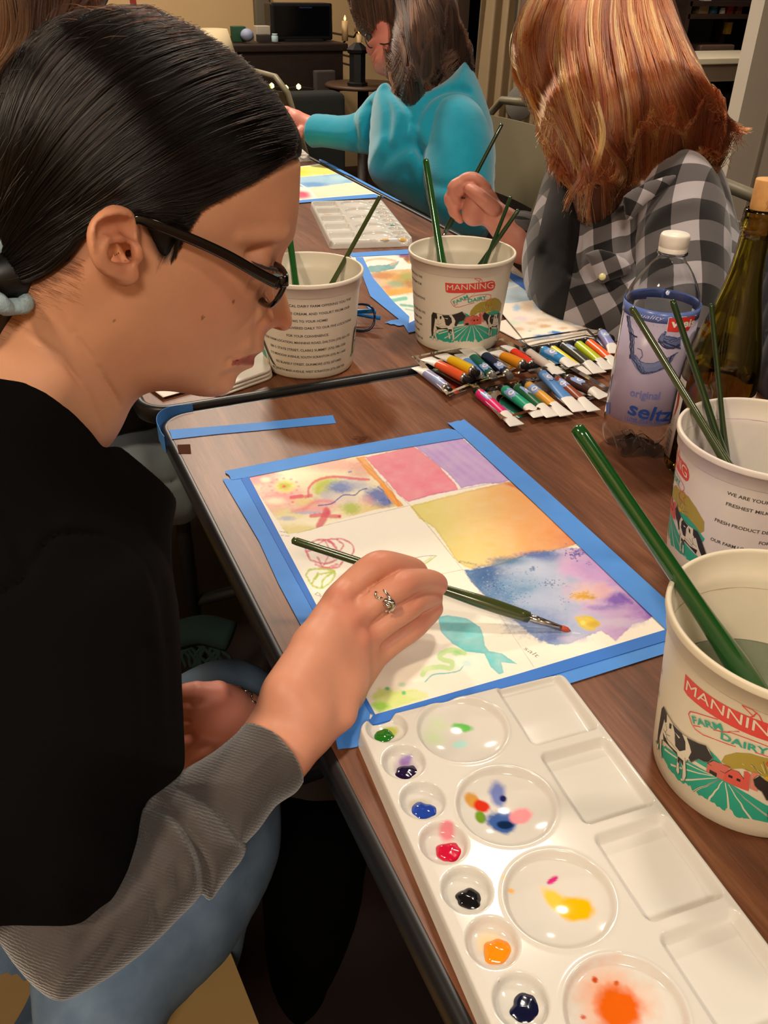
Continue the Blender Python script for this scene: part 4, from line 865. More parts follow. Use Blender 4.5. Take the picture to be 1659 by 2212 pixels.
# ================================================================ paint tubes
CAPM=mat('black_tube_cap','1c1b1c',rough=.3); CAPG=mat('grey_tube_cap','77736f',rough=.3,metal=.4); TAILM=mat('white_tube_tail','e2ddd8',rough=.35); LBL=mat('pale_blue_tube_label','8ea6d6',rough=.3); LBW=mat('white_label_mark','e6e2ec',rough=.4); SILV=mat('silver_shoulder','c9c5be',rough=.25,metal=.9)
def tube(cap,tail,col,label,lift=0,r=.0068,cm=None,roll=0,flat=0,metal=False,blc=None,L=None,lift2=None,lab=True,side=0):
    A=pz(cap[0],cap[1],TZ+r+.0012+lift); lift2=lift if lift2 is None else lift2; B=pz(tail[0],tail[1],TZ+r*.8+.0012+lift2)
    d=B-A; n=np.linalg.norm(d); d/=n; up=np.array([0,0,1.]); sd=np.cross(up,d); sd/=np.linalg.norm(sd); up=np.cross(d,sd)
    t=empty('paint_tube',A,label,'paint tube','small acrylic paint tubes in the clear trays')
    L=n; c1=.0105; P=lambda s,a,ra,rb=None: d*s+sd*ra*math.cos(a)+up*(rb if rb is not None else ra)*math.sin(a)
    def loft(name,ss,m,cap=True,N=28):
        V=[];
        for s,ra,rb in ss:
            for j in range(N): V.append(P(s,2*math.pi*j/N,ra,rb))
        k=len(ss); Fc=[(i*N+j,i*N+(j+1)%N,(i+1)*N+(j+1)%N,(i+1)*N+j) for i in range(k-1) for j in range(N)]
        if cap: Fc+=[tuple(range(N-1,-1,-1)),tuple((k-1)*N+j for j in range(N))]
        return MB().add(V,Fc).build(name,m,t,True,(0,0,0),auto=50)
    loft('tube_cap',[(0,.0044,.0044),(.0004,.0050,.0050),(.0085,.0055,.0055),(.009,.005,.005)],cm or CAPM)
    loft('tube_shoulder',[(.0088,.0048,.0048),(.0098,r*.93,r*.93),(.0108,r,r),(.0122,r*1.01,r*1.01)],SILV)
    tl=L*.70; w=r*1.5
    body=[(.012,r,r),(L*.45,r*1.0,r*.98),(tl,r*1.1,r*.80)]
    if flat: body=[(.012,r,r),(L*.3,r*1.1,r*.85),(tl,r*1.35,r*.45)]
    loft('tube_body',body,mat('tube_'+col,col,rough=.3,spec=.6))
    e=body[-1]; loft('tube_tail',[(tl,e[1],e[2]),(tl+(L-tl)*.5,(e[1]+w)/2,e[2]*.55),(L-.004,w,.0007),(L,w,.0006)],TAILM if not blc else mat('tail_'+blc,blc,rough=.4))
    if lab:
        V=[];N=12; s0_,s1=.020,.040
        for i in range(N+1):
            a=math.radians(35+side+ i*110/N)
            for s in (s0_,s1): V.append(P(s+ .002*math.sin(i*1.1),a,r*1.035,r*1.01))
        MB().add(V,[(2*i,2*i+1,2*i+3,2*i+2) for i in range(N)]).build('tube_label',LBL,t,True,(0,0,0))
        V=[];
        for k in range(18):
            q=2*math.pi*k/18
            for rr in (.0022,.0042): a=math.radians(90+side)+rr*math.sin(q)/r*1.; V.append(P(.031+rr*math.cos(q),a,r*1.06,r*1.035))
        MB().add(V,[(2*k,2*k+1,2*((k+1)%18)+1,2*((k+1)%18)) for k in range(18)]).build('label_mark',LBW,t,True,(0,0,0))
    return t
def q4(x,y): return (880+x/6.9125,730+y/6.9125)
def q5(x,y): return (1090+x/6.636,700+y/6.636)
tube(q4(640,800),q4(160,430),'8d90b8','grey lavender paint tube nearest the front in the left tray',0,.0074,side=10)
tube(q4(930,640),q4(280,300),'e0562c','orange-red paint tube between the lavender and the yellow ones in the left tray',.003,.0072,lab=False)
tube(q4(1050,530),q4(500,245),'dcb21c','yellow paint tube lying on top in the left tray',.009,.0074,lab=False,lift2=.006)
tube(q4(1130,620),q4(790,240),'5a86c8','blue paint tube mostly under the yellow one in the left tray',0,.0066,CAPG,lab=False)
tube(q4(1300,600),q4(870,170),'175a4c','dark green paint tube right of the yellow one in the left tray',.002,.0068,CAPG,side=-15)
tube(q4(1540,580),q4(1030,140),'1d2440','navy paint tube in the left tray with grey cap',.002,.0070,CAPG,side=-15)
tube(q5(330,620),q4(1300,200),'d98a1c','amber paint tube with orange dot on its cap, right end of the left tray',.007,.0078,lab=False,lift2=.004)
tube(q5(440,620),q4(1470,110),'e23a22','red paint tube at the far right corner of the left tray',.001,.0064,lab=False)
tube(q5(290,375),q5(790,715),'c8bdb6','white paint tube in the right tray',.001,.0070,lab=False)
tube(q5(480,345),q5(1000,600),'2f86c6','bright blue paint tube with wide white tail in the right tray',.004,.0074,flat=0,side=15)
tube(q5(640,320),q5(1200,725),'e0cf35','lemon yellow paint tube in the right tray',.001,.0058,lab=False)
tube(q5(800,280),q5(1370,700),'3a3a34','black paint tube in the right tray',.002,.0072,side=-25)
tube(q5(1010,262),q5(1505,650),'b9c926','yellow-green paint tube in the right tray',.001,.0070,lab=False)
tube(q5(1165,235),q5(1640,610),'f0632a','bright orange paint tube beside the seltzer bottle',.001,.0070,lab=False)
tube(q5(1370,100),q5(1600,420),'8a8cc8','lavender crumpled tube lying behind the seltzer bottle',.006,.0074,CAPG,side=0)
tube(q4(1020,780),q4(1640,1305),'d6246e','magenta paint tube nearest the painting in the lower tray',.001,.0068,side=-10)
tube(q4(1390,730),q5(515,1325),'1f9a78','teal green paint tube in the lower tray',.001,.0070,side=30)
tube(q5(120,880),q5(700,1325),'1f5a38','dark green paint tube in the lower tray beside the ochre one',.001,.0070,side=-30)
tube(q5(280,840),q5(890,1310),'d89a3a','ochre paint tube in the lower tray',.001,.0068,side=30)
tube(q5(490,670),q5(1080,1250),'5486c6','sky blue paint tube lying across the others in the lower tray',.008,.0068,CAPG,flat=1,lift2=.003)
tube(q5(700,760),q5(1285,1245),'8a4630','red-brown paint tube in the lower tray',.001,.0066,side=30)
tube(q5(830,750),q5(1440,1050),'4a322c','dark brown paint tube with wide tail, right end of the lower tray',.003,.0078,flat=0)
TR=mat('clear_tray_plastic','ffffff',rough=.06,trans=1,ior=1.12,spec=.9)
def tray(quad,label,hgt=.010):
    P=[pz(x,y,TZ+.001)[:2] for x,y in quad]; c=np.mean(P,0); t=empty('clear_tray',(c[0],c[1],TZ+.0003),label,'tray','clear plastic trays of paint tubes')
    P=[p-c for p in P]; b=MB(); n=len(P); inn=[p*.90 for p in P]; th=.0005
    rings=[(P,hgt),(P,hgt+th),(inn,hgt+th),([p*.985 for p in inn],.0012),([p*.95 for p in inn],.0008),([p*.95 for p in inn],.0002),(inn,.0003),([p*.985 for p in inn] and inn,hgt)]
    V=[]
    for ring_,z in rings:
        for i in range(n):
            a,bb=ring_[i],ring_[(i+1)%n]
            for k in range(6): q=a+(bb-a)*k/6; V.append((q[0],q[1],z))
    m=n*6; R=len(rings)
    Fc=[(r*m+i,r*m+(i+1)%m,((r+1)%R)*m+(i+1)%m,((r+1)%R)*m+i) for r in range(R) for i in range(m) if r not in (4,)]
    Fc+=[tuple(4*m+i for i in range(m)),tuple(5*m+i for i in range(m-1,-1,-1))]
    b.add(V,Fc).build('tray_shell',TR,t,False,(0,0,0)); return t
tray([q4(60,370),q4(1420,90),q5(470,560),q4(580,950)],'clear plastic tray of paint tubes in front of the middle bucket')
tray([q5(140,310),q5(1180,150),q5(1600,560),q5(860,745)],'clear plastic tray of paint tubes behind, beside the stained paper towel')
tray([q4(900,750),q5(860,640),q5(1540,1040),q4(1390,1320)],'clear plastic tray of paint tubes nearest the taped painting')
# ================================================================ towels, glasses, further paintings
def E_(*p): return [(860+x/3.318,640+y/3.318) for x,y in p]
def E5(*p): return [(540+x/2.765,400+y/2.765) for x,y in p]
def E6(*p): return [(600+x/5.53,320+y/5.53) for x,y in p]
TOW=mat('stained_paper_towel','efe6da',rough=.85,attr='paint',bump=(1300,.35,.0006))
def ptow(X,Y):
    w=Wash(X,Y,(240,228,214)); w.n1=fbm(X/9,Y/6,seed=3)-.5
    for c,rx,ry,col,a in [((850,90),34,24,(150,190,225),.8),((930,85),60,30,(225,195,165),.8),((1010,75),40,24,(150,190,225),.9),((880,165),60,18,(225,205,225),.7),((830,195),60,20,(205,225,200),.7),((1060,120),30,10,(215,185,150),.9),((1040,175),80,14,(222,195,165),.8),((960,195),60,14,(222,195,165),.8),((1185,150),58,28,(130,185,220),.95),((1290,200),40,16,(130,185,225),.9),((1050,220),60,16,(205,165,125),.9),((1180,235),40,12,(210,175,140),.8),((1280,260),50,14,(215,180,145),.8),((860,240),50,14,(215,180,150),.8),((940,255),18,7,(140,205,200),.8),((1030,290),70,13,(50,120,200),1),((1130,265),60,11,(60,130,205),1),((1100,285),90,10,(110,165,215),.8),((1000,310),60,9,(130,185,225),.8),((960,240),30,12,(225,205,180),.7)]:
        w.blob(E_(c)[0],rx/3.318*1.25,ry/3.318*1.4,col,a,.45,1.3)
    return w.C
cr=lambda s,t: np.stack([0*s,0*s,.0025*fbm(s*5,t*4,seed=4)+.004*sstep(.85,1,s)+.003*(1-sstep(0,.2,t))*sstep(.2,.8,s)],-1)
def rag(m):
    return m
me,o=sheet(E_((690,60),(1075,38),(1495,245),(935,352)),190,130,ptow,'paper_towel','',TZ+.0030,.0016,cr)
tag(link('paper_towel',me,TOW,None,True,o),'stained paper towel with blue and brown blots beside the middle bucket','paper towel')
me,o=sheet(E_((640,200),(1100,90),(1480,262),(975,372)),60,60,lambda X,Y:np.tile(lin((236,224,210)),(X.size,1)).reshape(X.shape+(3,)),'paper_towel','',TZ+.0006,.0014,lambda s,t:np.stack([0*s,0*s,.0008*fbm(s*5,t*4,seed=8)],-1))
tag(link('paper_towel',me,TOW,None,True,o),'plain under layer of paper towel showing below the stained one','paper towel')
# folded white towel by the left bucket
wt=mat('white_towel','f1ece6',rough=.9,bump=(900,.4,.0008))
t0=pz(545,812,TZ); t=empty('folded_towel',(t0[0],t0[1],TZ),'folded white paper towel pad beside the left bucket','towel')
cor=[pz(*p,TZ+.010)[:2] for p in ((592,803),(560,752),(430,785),(470,848))]
for k,(z0,z1,s) in enumerate(((.0008,.0052,1.),(.0056,.0100,.985),(.0104,.0150,.97))):
    P=[c-t0[:2] for c in cor]; c0=np.mean(P,0); P=[c0+(p-c0)*s for p in P]; Q=[]
    for i in range(4):
        a,b_,c_=P[i-1],P[i],P[(i+1)%4]
        for q in np.linspace(0,1,6): 
            e1=b_+(a-b_)*.16;e2=b_+(c_-b_)*.16; Q.append((1-q)**2*e1+2*q*(1-q)*b_+q*q*e2)
    V=[];n=len(Q)
    for z,ins in ((z0,.96),(z0+.0008,.995),((z0+z1)/2,1.0),(z1-.0008,.995),(z1,.96)):
        for q in Q: p=c0+(q-c0)*ins; V.append((p[0],p[1],z+.0012*math.sin(p[0]*60)*math.sin(p[1]*50)))
    Fc=[(r*n+i,r*n+(i+1)%n,(r+1)*n+(i+1)%n,(r+1)*n+i) for r in range(4) for i in range(n)]+[tuple(range(n-1,-1,-1)),tuple(4*n+i for i in range(n))]
    MB().add(V,Fc).build('towel_layer',wt,t,True,(0,0,0))
me,o=sheet([(322,836),(430,775),(560,800),(352,858)],40,30,lambda X,Y:np.tile(lin((240,234,226)),(X.size,1)).reshape(X.shape+(3,)),'paper_sheet','',TZ+.0040,.0005,lambda s,t:np.stack([0*s,0*s,.006*(1-s)*t*0-.0*s],-1))
tag(link('paper_sheet',me,TOW,None,True,o),'white paper sheet under the towel at the near corner of the second table','paper')
# folded blue reading glasses behind the left bucket
gm=mat('blue_glasses_frame','1f7fd0',rough=.25); gd=mat('navy_glasses_rim','16213c',rough=.2); ln=mat('clear_lens','ffffff',rough=.01,trans=1,ior=1.08)
g0=pz(775,712,TZ); t=empty('reading_glasses',(g0[0],g0[1],TZ),'folded bright blue reading glasses lying behind the left bucket','glasses')
dx=pz(800,714,TZ)-g0; dx[2]=0; dx/=np.linalg.norm(dx); dy=np.array([-dx[1],dx[0],0.])
def lensrim(cx,name,m,r,z0=.002,hx=.021,hz=.036):
    return [dx*(cx+hx*np.sign(math.cos(q))*abs(math.cos(q))**.75)+np.array([0,0,z0+hz/2+hz/2*np.sign(math.sin(q))*abs(math.sin(q))**.75])+dy*(.010*math.sin(q)) for q in np.linspace(0,2*math.pi,33)]
for cx in (-.048,.004):
    MB().tube(lensrim(cx,'',gd,0),.0019,8).build('rim',gd,t,True,(0,0,0))
    P=lensrim(cx,'',gd,0)[:-1]; MB().add([p for p in P]+[p+dy*.0012 for p in P],[tuple(range(31,-1,-1)),tuple(range(32,64))]+[(i,(i+1)%32,32+(i+1)%32,32+i) for i in range(32)]).build('lens',ln,t,True,(0,0,0))
MB().tube([dx*-.027+np.array([0,0,.026]),dx*-.022+np.array([0,0,.028])-dy*.001,dx*-.017+np.array([0,0,.026])],.0018,8).build('bridge',gd,t,True,(0,0,0))
MB().tube([dx*.026+np.array([0,0,.030]),dx*.024+dy*.006+np.array([0,0,.030]),dx*-.01+dy*.014+np.array([0,0,.024]),dx*-.09+dy*.018+np.array([0,0,.008])],[.0026]*4,8,sq=(.6,1.3)).build('temple_arm',gm,t,True,(0,0,0))
MB().tube([dx*-.070+np.array([0,0,.030]),dx*-.068+dy*.010+np.array([0,0,.030]),dx*-.03+dy*.022+np.array([0,0,.020]),dx*.030+dy*.026+np.array([0,0,.012])],[.0026]*4,8,sq=(.6,1.3)).build('temple_arm',gm,t,True,(0,0,0))
# middle painting
def paint2(X,Y):
    w=Wash(X,Y,(238,236,228)); P,S,Bl=w.poly,w.stroke,w.blob
    P(E5((660,540),(800,510),(970,500),(1100,520),(1100,680),(960,640),(790,672)),(222,180,120),1.5,.9,2,.3)
    for c,rx,ry,col,a in [((800,540),90,20,(190,120,60),.8),((900,560),70,30,(205,150,70),.8),((870,590),60,20,(120,170,140),.7),((940,545),50,30,(160,170,90),.8),((850,640),60,20,(225,160,50),.9),((930,630),60,20,(230,170,60),.8),((730,570),50,14,(200,170,190),.7),((760,600),50,16,(190,195,170),.8),((700,545),50,12,(160,150,185),.6),((960,590),50,24,(170,110,50),.7),((820,610),40,12,(210,120,110),.6),((780,650),40,14,(225,200,140),.7)]: Bl(E5(c)[0],rx/2.765*1.2,ry/2.765*1.4,col,a)
    P(E5((680,500),(720,482),(800,478),(890,455),(860,500),(760,520),(690,515)),(95,160,165),1,.9,2); S(E5((660,470),(720,445),(800,440),(870,455),(840,475)),(225,180,140),4,1.5,.8); S(E5((650,455),(660,440)),(60,60,80),1.5,1,.8)
    P(E5((870,392),(960,380),(1000,470),(950,470),(900,430)),(215,160,50),1,.9,2); Bl(E5((925,415))[0],20,9,(110,60,140),.9); Bl(E5((940,440))[0],10,8,(120,60,60),.8)
    S(E5((800,675),(840,690),(900,680),(930,676)),(70,190,165),8,2,.8); S(E5((900,715),(960,722),(1000,730)),(60,170,150),5,2,.8); S(E5((930,740),(980,750)),(90,185,165),3,1.5,.6)
    P([(1060,600),(1110,585),(1185,650),(1120,672),(1070,670)],(186,214,232),1.5,.9,2,.3); P([(1060,560),(1105,585),(1120,600),(1060,625)],(228,205,160),1.5,.8,2,.3); S([(1070,628),(1150,610)],(238,236,228),2,.8,1)
    return w.C
z2=TZ+.0002
q2=[(770,548),(1078,545),(1190,655),(882,690)]
me,o=sheet([(752,548),(1072,540),(1200,655),(880,700)],330,240,paint2,'watercolour_painting','')
tag(link('watercolour_painting',me,PAPER,None,True,o),'taped watercolour with brown and teal patches half hidden by the middle bucket','painting')
G2='blue tape strips framing the middle painting'
flat([(748,547),(900,538),(1090,530),(1092,540),(900,548),(762,555)],Z1+.001,.0004,'tape_strip',TAPE,'blue tape strip behind the middle painting, beside the second palette','tape',G2)
flat([(768,556),(784,556),(805,600),(850,652),(884,684),(882,718),(872,702),(864,704)]+torn((864,704),(830,698),5,1.5)[1:]+[(845,692),(862,690),(800,640)],Z1+.0012,.0004,'tape_strip',TAPE,'blue tape strip with torn end left of the middle bucket','tape',G2)
flat([(880,700),(900,690),(1180,652),(1232,645),(1230,656),(1120,672),(882,719)],Z1+.0016,.0004,'tape_strip',TAPE2,'blue tape strip in front of the middle painting, above the stained towel','tape',G2)
flat([(1060,545),(1090,540),(1105,590),(1185,628),(1232,652),(1180,660),(1100,600)],Z1+.0014,.0004,'tape_strip',TAPE2,'blue tape strip on the right edge of the middle painting','tape',G2)
def paint3(X,Y):
    w=Wash(X,Y,(240,238,224)); P,S,Bl=w.poly,w.stroke,w.blob
    P(E6((100,235),(560,205),(712,300),(460,325),(100,350)),(240,226,100),1.,.9,1,.2); Bl(E6((260,300))[0],30,10,(245,215,60),.9); Bl(E6((500,265))[0],36,10,(222,222,110),.7)
    P(E6((100,360),(460,330),(720,305),(880,385),(900,410),(560,450),(360,470),(100,440)),(140,190,225),1.,.9,1,.2); Bl(E6((420,435))[0],40,7,(90,145,210),.8); Bl(E6((760,350))[0],30,8,(180,215,225),.8)
    P(E6((380,475),(560,455),(920,415),(1140,530),(900,560),(470,590)),(228,228,196),1.,.8,1,.2)
    Bl(E6((270,550))[0],26,9,(235,60,110),1.,.2); Bl(E6((260,570))[0],30,8,(235,80,125),.8)
    S(E6((205,400),(340,475),(470,590)),(245,243,235),2,.8,1)
    return w.C
me,o=sheet([(560,372),(700,352),(828,426),(560,442)],220,120,paint3,'watercolour_painting','')
tag(link('watercolour_painting',me,PAPER,None,True,o),'taped watercolour with yellow and blue bands in front of the woman in turquoise','painting')
G3='blue tape strips framing the far painting'
flat([(560,441),(700,428),(808,419),(830,426),(700,434),(560,446)],Z1+.0016,.0004,'tape_strip',TAPE,'blue tape strip along the front edge of the far painting','tape',G3)
flat([(690,344),(700,347),(800,400),(868,436)]+torn((868,436),(840,432),3,1)[1:]+[(822,422),(760,382),(688,353)],Z1+.001,.0004,'tape_strip',TAPE,'blue tape strip along the right edge of the far painting','tape',G3)
# ================================================================ near woman: head frame (upright plane through the middle of the head)
D0=.585
_v=ray(330,470); _h0=np.array([_v[0],_v[1],0]); _h0/=np.linalg.norm(_h0); _hr=np.array([_h0[1],-_h0[0],0]); AL=math.radians(12)
E1=_hr*math.cos(AL)+_h0*math.sin(AL); E2=np.array([0,0,1.]); EN=-_h0*math.cos(AL)+_hr*math.sin(AL); HO=pd(330,470,D0)
def Q(px,py,w=0):                              # point of the sight line lying w to the near side of the head's middle plane
    r=ray(px,py); t=((HO-CP)@EN+w)/(r@EN); return CP+r*np.asarray(t)[...,None]
def uvw(P): d=np.asarray(P)-HO; return d@E1,d@E2,d@EN
def UV(P,w=0): a=Q(np.array([p[0] for p in P],float),np.array([p[1] for p in P],float),w); u,v,w=uvw(a); return np.stack([u,v],-1)
HAIRTOP=[(-60,700),(-80,560),(-60,380),(-20,240),(24,160),(60,119),(119,62),(179,38),(239,26),(298,27),(358,42),(406,62),(457,89),(509,125),(549,161),(581,193),(609,232),(630,270),(639,302)]
FACE=[(638,330),(637,358),(636,400),(635,430),(633,457),(630,490),(625,512),(616,532),(609,552),(606,572),(609,600),(614,626),(621,651),(627,676),(628.5,690),(624,704),(612,712),(597,711),(582,707),(570,712),(565,725),(566,741),(563,750),(553,757),(545,763),(545,772),(543,781),(536,788),(524,793),(513,800),(507,809),(505,818),(499,829),(488,841),(470,849),(448,852),(420,849),(398,844),(358,836),(325,834),(300,840),(280,862),(262,900),(240,935),(205,970),(150,1040),(40,1060),(-160,1060),(-170,900),(-110,800)]
OUT=catmull(HAIRTOP[2:],3).tolist()+catmull(FACE,3).tolist()
OUT=HAIRTOP[:2]+OUT
HAIRLINE=[(636,336),(612,338),(585,362),(557,384),(497,420),(450,438),(425,462),(408,492),(392,530),(376,560),(362,572),(345,560),(330,530),(316,500),(306,474),(255,440),(207,462),(185,500),(182,535),(158,572),(118,604),(78,632),(32,660),(-20,690),(-90,760)]
HW=[.0,.018,.040,.054,.064,.068,.069,.070,.071,.071]+[.072]*5+[.071]*4+[.066]*4+[.055,.05]
hu=np.concatenate([UV([(-160,760),(-160,-60),(760,-60),(760,336)]),UV(HAIRLINE,np.array(HW))]); ou=UV(OUT)
g=.0014; U0,U1=ou[:,0].min()-.01,ou[:,0].max()+.01; V0,V1=ou[:,1].min()-.01,ou[:,1].max()+.01
gu=np.arange(U0,U1,g); gv=np.arange(V0,V1,g); GU,GV=np.meshgrid(gu,gv,indexing='ij')
dO=-sd_poly(GU,GV,ou); dH=-sd_poly(GU,GV,hu)
CT=[(300,250,.077,.085),(150,350,.074,.085),(60,500,.060,.07),(120,130,.070,.08),(430,220,.070,.075),(300,110,.074,.08),(560,300,.060,.065),(600,400,.054,.050),(540,430,.063,.055),(470,470,.069,.06),(605,480,.050,.040),(590,520,.045,.034),(560,545,.047,.036),(540,580,.053,.04),(575,575,.037,.03),(601,570,.013,.014),(608,610,.010,.012),(598,630,.013,.014),(612,660,.012,.012),(590,660,.017,.016),(612,690,.0135,.013),(580,690,.0185,.014),(566,700,.024,.02),(556,680,.036,.03),(545,640,.047,.04),(560,615,.042,.035),(500,600,.060,.05),(480,660,.060,.05),(520,700,.047,.04),(556,732,.026,.022),(535,745,.034,.03),(540,770,.020,.012),(520,778,.026,.02),(500,780,.033,.028),(505,812,.022,.02),(480,830,.024,.024),(440,830,.032,.028),(440,780,.047,.04),(380,800,.045,.036),(400,720,.060,.05),(330,740,.062,.045),(330,650,.069,.06),(400,600,.069,.06),(250,700,.066,.055),(250,560,.071,.07),(200,780,.058,.055),(120,720,.057,.06),(260,850,.050,.045),(100,850,.066,.06),(20,800,.062,.06),(0,950,.070,.06),(150,950,.058,.05),(-60,700,.052,.055),(340,800,.050,.035)]
cu=UV([(c[0],c[1]) for c in CT],np.array([c[2]*.93 for c in CT])); cw=np.array([c[2] for c in CT]); cR=np.array([c[3] for c in CT])
Wt=1/(((GU[...,None]-cu[:,0])**2+(GV[...,None]-cu[:,1])**2)+1.2e-5)**1.9; Wt/=Wt.sum(-1,keepdims=True)
WW=(Wt*cw).sum(-1); RR=(Wt*cR).sum(-1)
def blur(A,n):
    for _ in range(2):
        for ax in (0,1):
            p=np.pad(A,[(n,n) if i==ax else (0,0) for i in (0,1)],mode='edge'); c=np.cumsum(np.insert(p,0,0,axis=ax),axis=ax)
            A=(np.take(c,range(2*n+1,c.shape[ax]),axis=ax)-np.take(c,range(0,c.shape[ax]-2*n-1),axis=ax))/(2*n+1)
    return A
_b=blur(WW,9); _m=sstep(.025,.038,_b); WW=blur(WW,1)*(1-_m)+_b*_m; RR=blur(RR,2)*(1-_m)+blur(RR,6)*_m
def infl(d,W,R): s=1-np.clip(d/R,0,1); return W**2*(1-s*s)
hin=sstep(-.004,.010,dH)
# skin: sits below the hair
H2skin=infl(dO-.0065*hin,WW-.005*hin,RR)
SK2=np.where(dO-.0065*hin>0,H2skin,(dO-.0065*hin)*.05)
def bil(A,u,v):
    x=np.clip((u-U0)/g,0,A.shape[0]-1.001);y=np.clip((v-V0)/g,0,A.shape[1]-1.001); i,j=x.astype(int),y.astype(int); fx,fy=x-i,y-j
    return A[i,j]*(1-fx)*(1-fy)+A[i+1,j]*fx*(1-fy)+A[i,j+1]*(1-fx)*fy+A[i+1,j+1]*fx*fy
def toworld(V): return HO+V[:,0:1]*E1+V[:,1:2]*E2+V[:,2:3]*EN
def lq(px,py,w): a=uvw(Q(px,py,w)); return np.array([float(a[0]),float(a[1]),float(a[2])])
# field in (u,v,w) coordinates
fh=.0015
HF=Field((U0,V0,-.125),(U1,V1,.118),fh)
XX,YY=np.meshgrid(HF.ax[0],HF.ax[1],indexing='ij'); S2=bil(SK2,XX,YY); W1=np.maximum(bil(WW,XX,YY),.012)
z=HF.ax[2][None,None,:]; HF.D=((z**2-S2[...,None])/(2*W1[...,None])).astype(np.float32)
# eyes, lids, sockets (both sides)
def near_w(px,py):
    w=.05
    for _ in range(8): a=lq(px,py,w); w+=.75*(math.sqrt(max(float(bil(SK2,np.array(a[0]),np.array(a[1]))),0))-w)
    return w
def fw(px,py,dw=0): w=near_w(px,py); a=lq(px,py,w); return np.array([a[0],a[1],w+dw])
MIR=np.array([1,1,-1.])
def both(fn):
    fn(np.array([1,1,1.])); fn(MIR)
eye=fw(570,566)
both(lambda m:HF.ball((eye+np.array([-.002,.0098,.0055]))*m,(.013,.0038,.0044),.008,'c'))
both(lambda m:HF.ball((eye+np.array([-.003,-.013,.003]))*m,(.010,.004,.0045),.007,'c'))
both(lambda m:HF.ball((eye+np.array([-.0045,-.0005,-.0072]))*m,(.0118,.0105,.0122),.0025))
both(lambda m:HF.cone((eye+np.array([-.013,.0060,-.0005]))*m,(eye+np.array([.003,.0072,-.006]))*m,.0005,.0005,.0012,'c'))
br0,br1=fw(520,512,-.0015),fw(612,505,-.001)
both(lambda m:HF.cone(br0*m,br1*m,.0030,.0036,.008))
al=fw(570,691,-.004); both(lambda m:HF.ball(al*m,(.0085,.0078,.0068),.003))
cr0,cr1=fw(552,668,.0005),fw(549,706,.0005); both(lambda m:HF.cone(cr0*m,cr1*m,.0002,.0007,.002,'c'))
a=lq(592,710,.008); both(lambda m:HF.ball(np.array([a[0],a[1]-.0008,.0070])*m,(.0055,.0030,.0034),.0012,'c'))
mc=fw(507,781)                                # corner of the mouth
a=lq(543,766,0); both(lambda m:HF.cone((a[0]-.001,a[1]+.0012,0),(mc+np.array([.004,.0022,-.003]))*m,.0034,.0016,.0025))
a2=lq(535,785,0); both(lambda m:HF.cone((a2[0]-.001,a2[1]+.0016,0),(mc+np.array([.005,-.0030,-.0035]))*m,.0044,.0018,.0025))
a3=lq(545,774,0); both(lambda m:HF.cone((a3[0]+.002,a3[1],0),mc*m,.0009,.0011,.0011,'c'))
both(lambda m:HF.ball((mc+np.array([-.003,0,.0022]))*m,(.0035,.0035,.003),.005,'c'))
ck=fw(480,640,-.006)
# neck muscle lines
for P in ([(120,640),(160,720),(215,800),(262,880)],[(60,720),(130,770),(190,850),(225,930)]):
    A=[fw(x,y,.0006) for x,y in P]
    HF.chain(A,[.0008,.0012,.0012,.0008],.003,.002,'c')
# ear
def lw(x,y,w): return lq(0+x/4.81,400+y/4.81,w)
EO=[(1452,660),(1472,560),(1478,450),(1440,340),(1350,270),(1220,245),(1090,275),(985,365),(925,480),(915,610),(940,740),(990,850),(1065,930),(1160,985),(1260,1010),(1340,1000),(1395,950),(1420,860),(1440,760)]
def etop(x): return .0735+.0065*sstep(1475.,1395.,np.asarray(x,float))+.0135*np.clip((1450-x)/520,0,1)
EU=np.array([lw(x,y,float(etop(x)))[:2] for x,y in catmull(EO+EO[:1],3)[:-1]])
ef=lw(1450,600,.08);eb=lw(925,600,.093)
def earfn(X,Y,Z):
    d=sd_poly(X[:,:,0],Y[:,:,0],EU)[:,:,None]+0*Z; t=np.clip((ef[0]-X)/(ef[0]-eb[0]),-.2,1.1); top=.0735+.0065*sstep(-.06,.07,t)+.0135*t+.0016*np.exp(-((d+.003)/.002)**2); bot=top-.0095-.010*np.clip(1-t*1.5,0,1)
    return smax(smax(d,Z-top,.004),bot-Z,.004)
HF.op(earfn,(EU[:,0].min(),EU[:,1].min(),.05),(EU[:,0].max(),EU[:,1].max(),.098),.003)
C_=lambda x,y,dz,rx,ry,rz,k=.0022:HF.ball(lw(x,y,float(etop(x))+dz),(rx,ry,rz),k,'c')
C_(1335,450,.001,.0072,.0066,.0078); C_(1240,430,.001,.0080,.0060,.0072); C_(1150,450,.001,.0070,.0060,.0062); C_(1075,505,.001,.0042,.0068,.0046); C_(1350,520,.001,.0054,.0060,.0070)
C_(1205,700,-.0,.0098,.0098,.0100); C_(1300,690,-.001,.0066,.0088,.0110); C_(1290,610,0,.0085,.0036,.0076); C_(1320,790,0,.0036,.0055,.0064); C_(1150,650,0,.0050,.0070,.0070)
HF.ball(lw(1345,715,.070),(.0028,.0036,.012),.001,'c')
HF.chain([lw(x,y,float(etop(x))-.0008) for x,y in [(1105,560),(1065,640),(1050,720),(1085,810),(1160,860),(1240,880)]],[.0022,.0028,.0030,.0030,.0030,.0026],.003,.002,sub=3)
HF.chain([lw(x,y,float(etop(x))-.002) for x,y in [(1150,575),(1240,560),(1330,575)]],[.0022,.0024,.0020],.003,.002)
HF.ball(lw(1425,700,.0815),(.0040,.0064,.0040),.003); HF.ball(lw(1300,935,.0815),(.0090,.0070,.0040),.003)
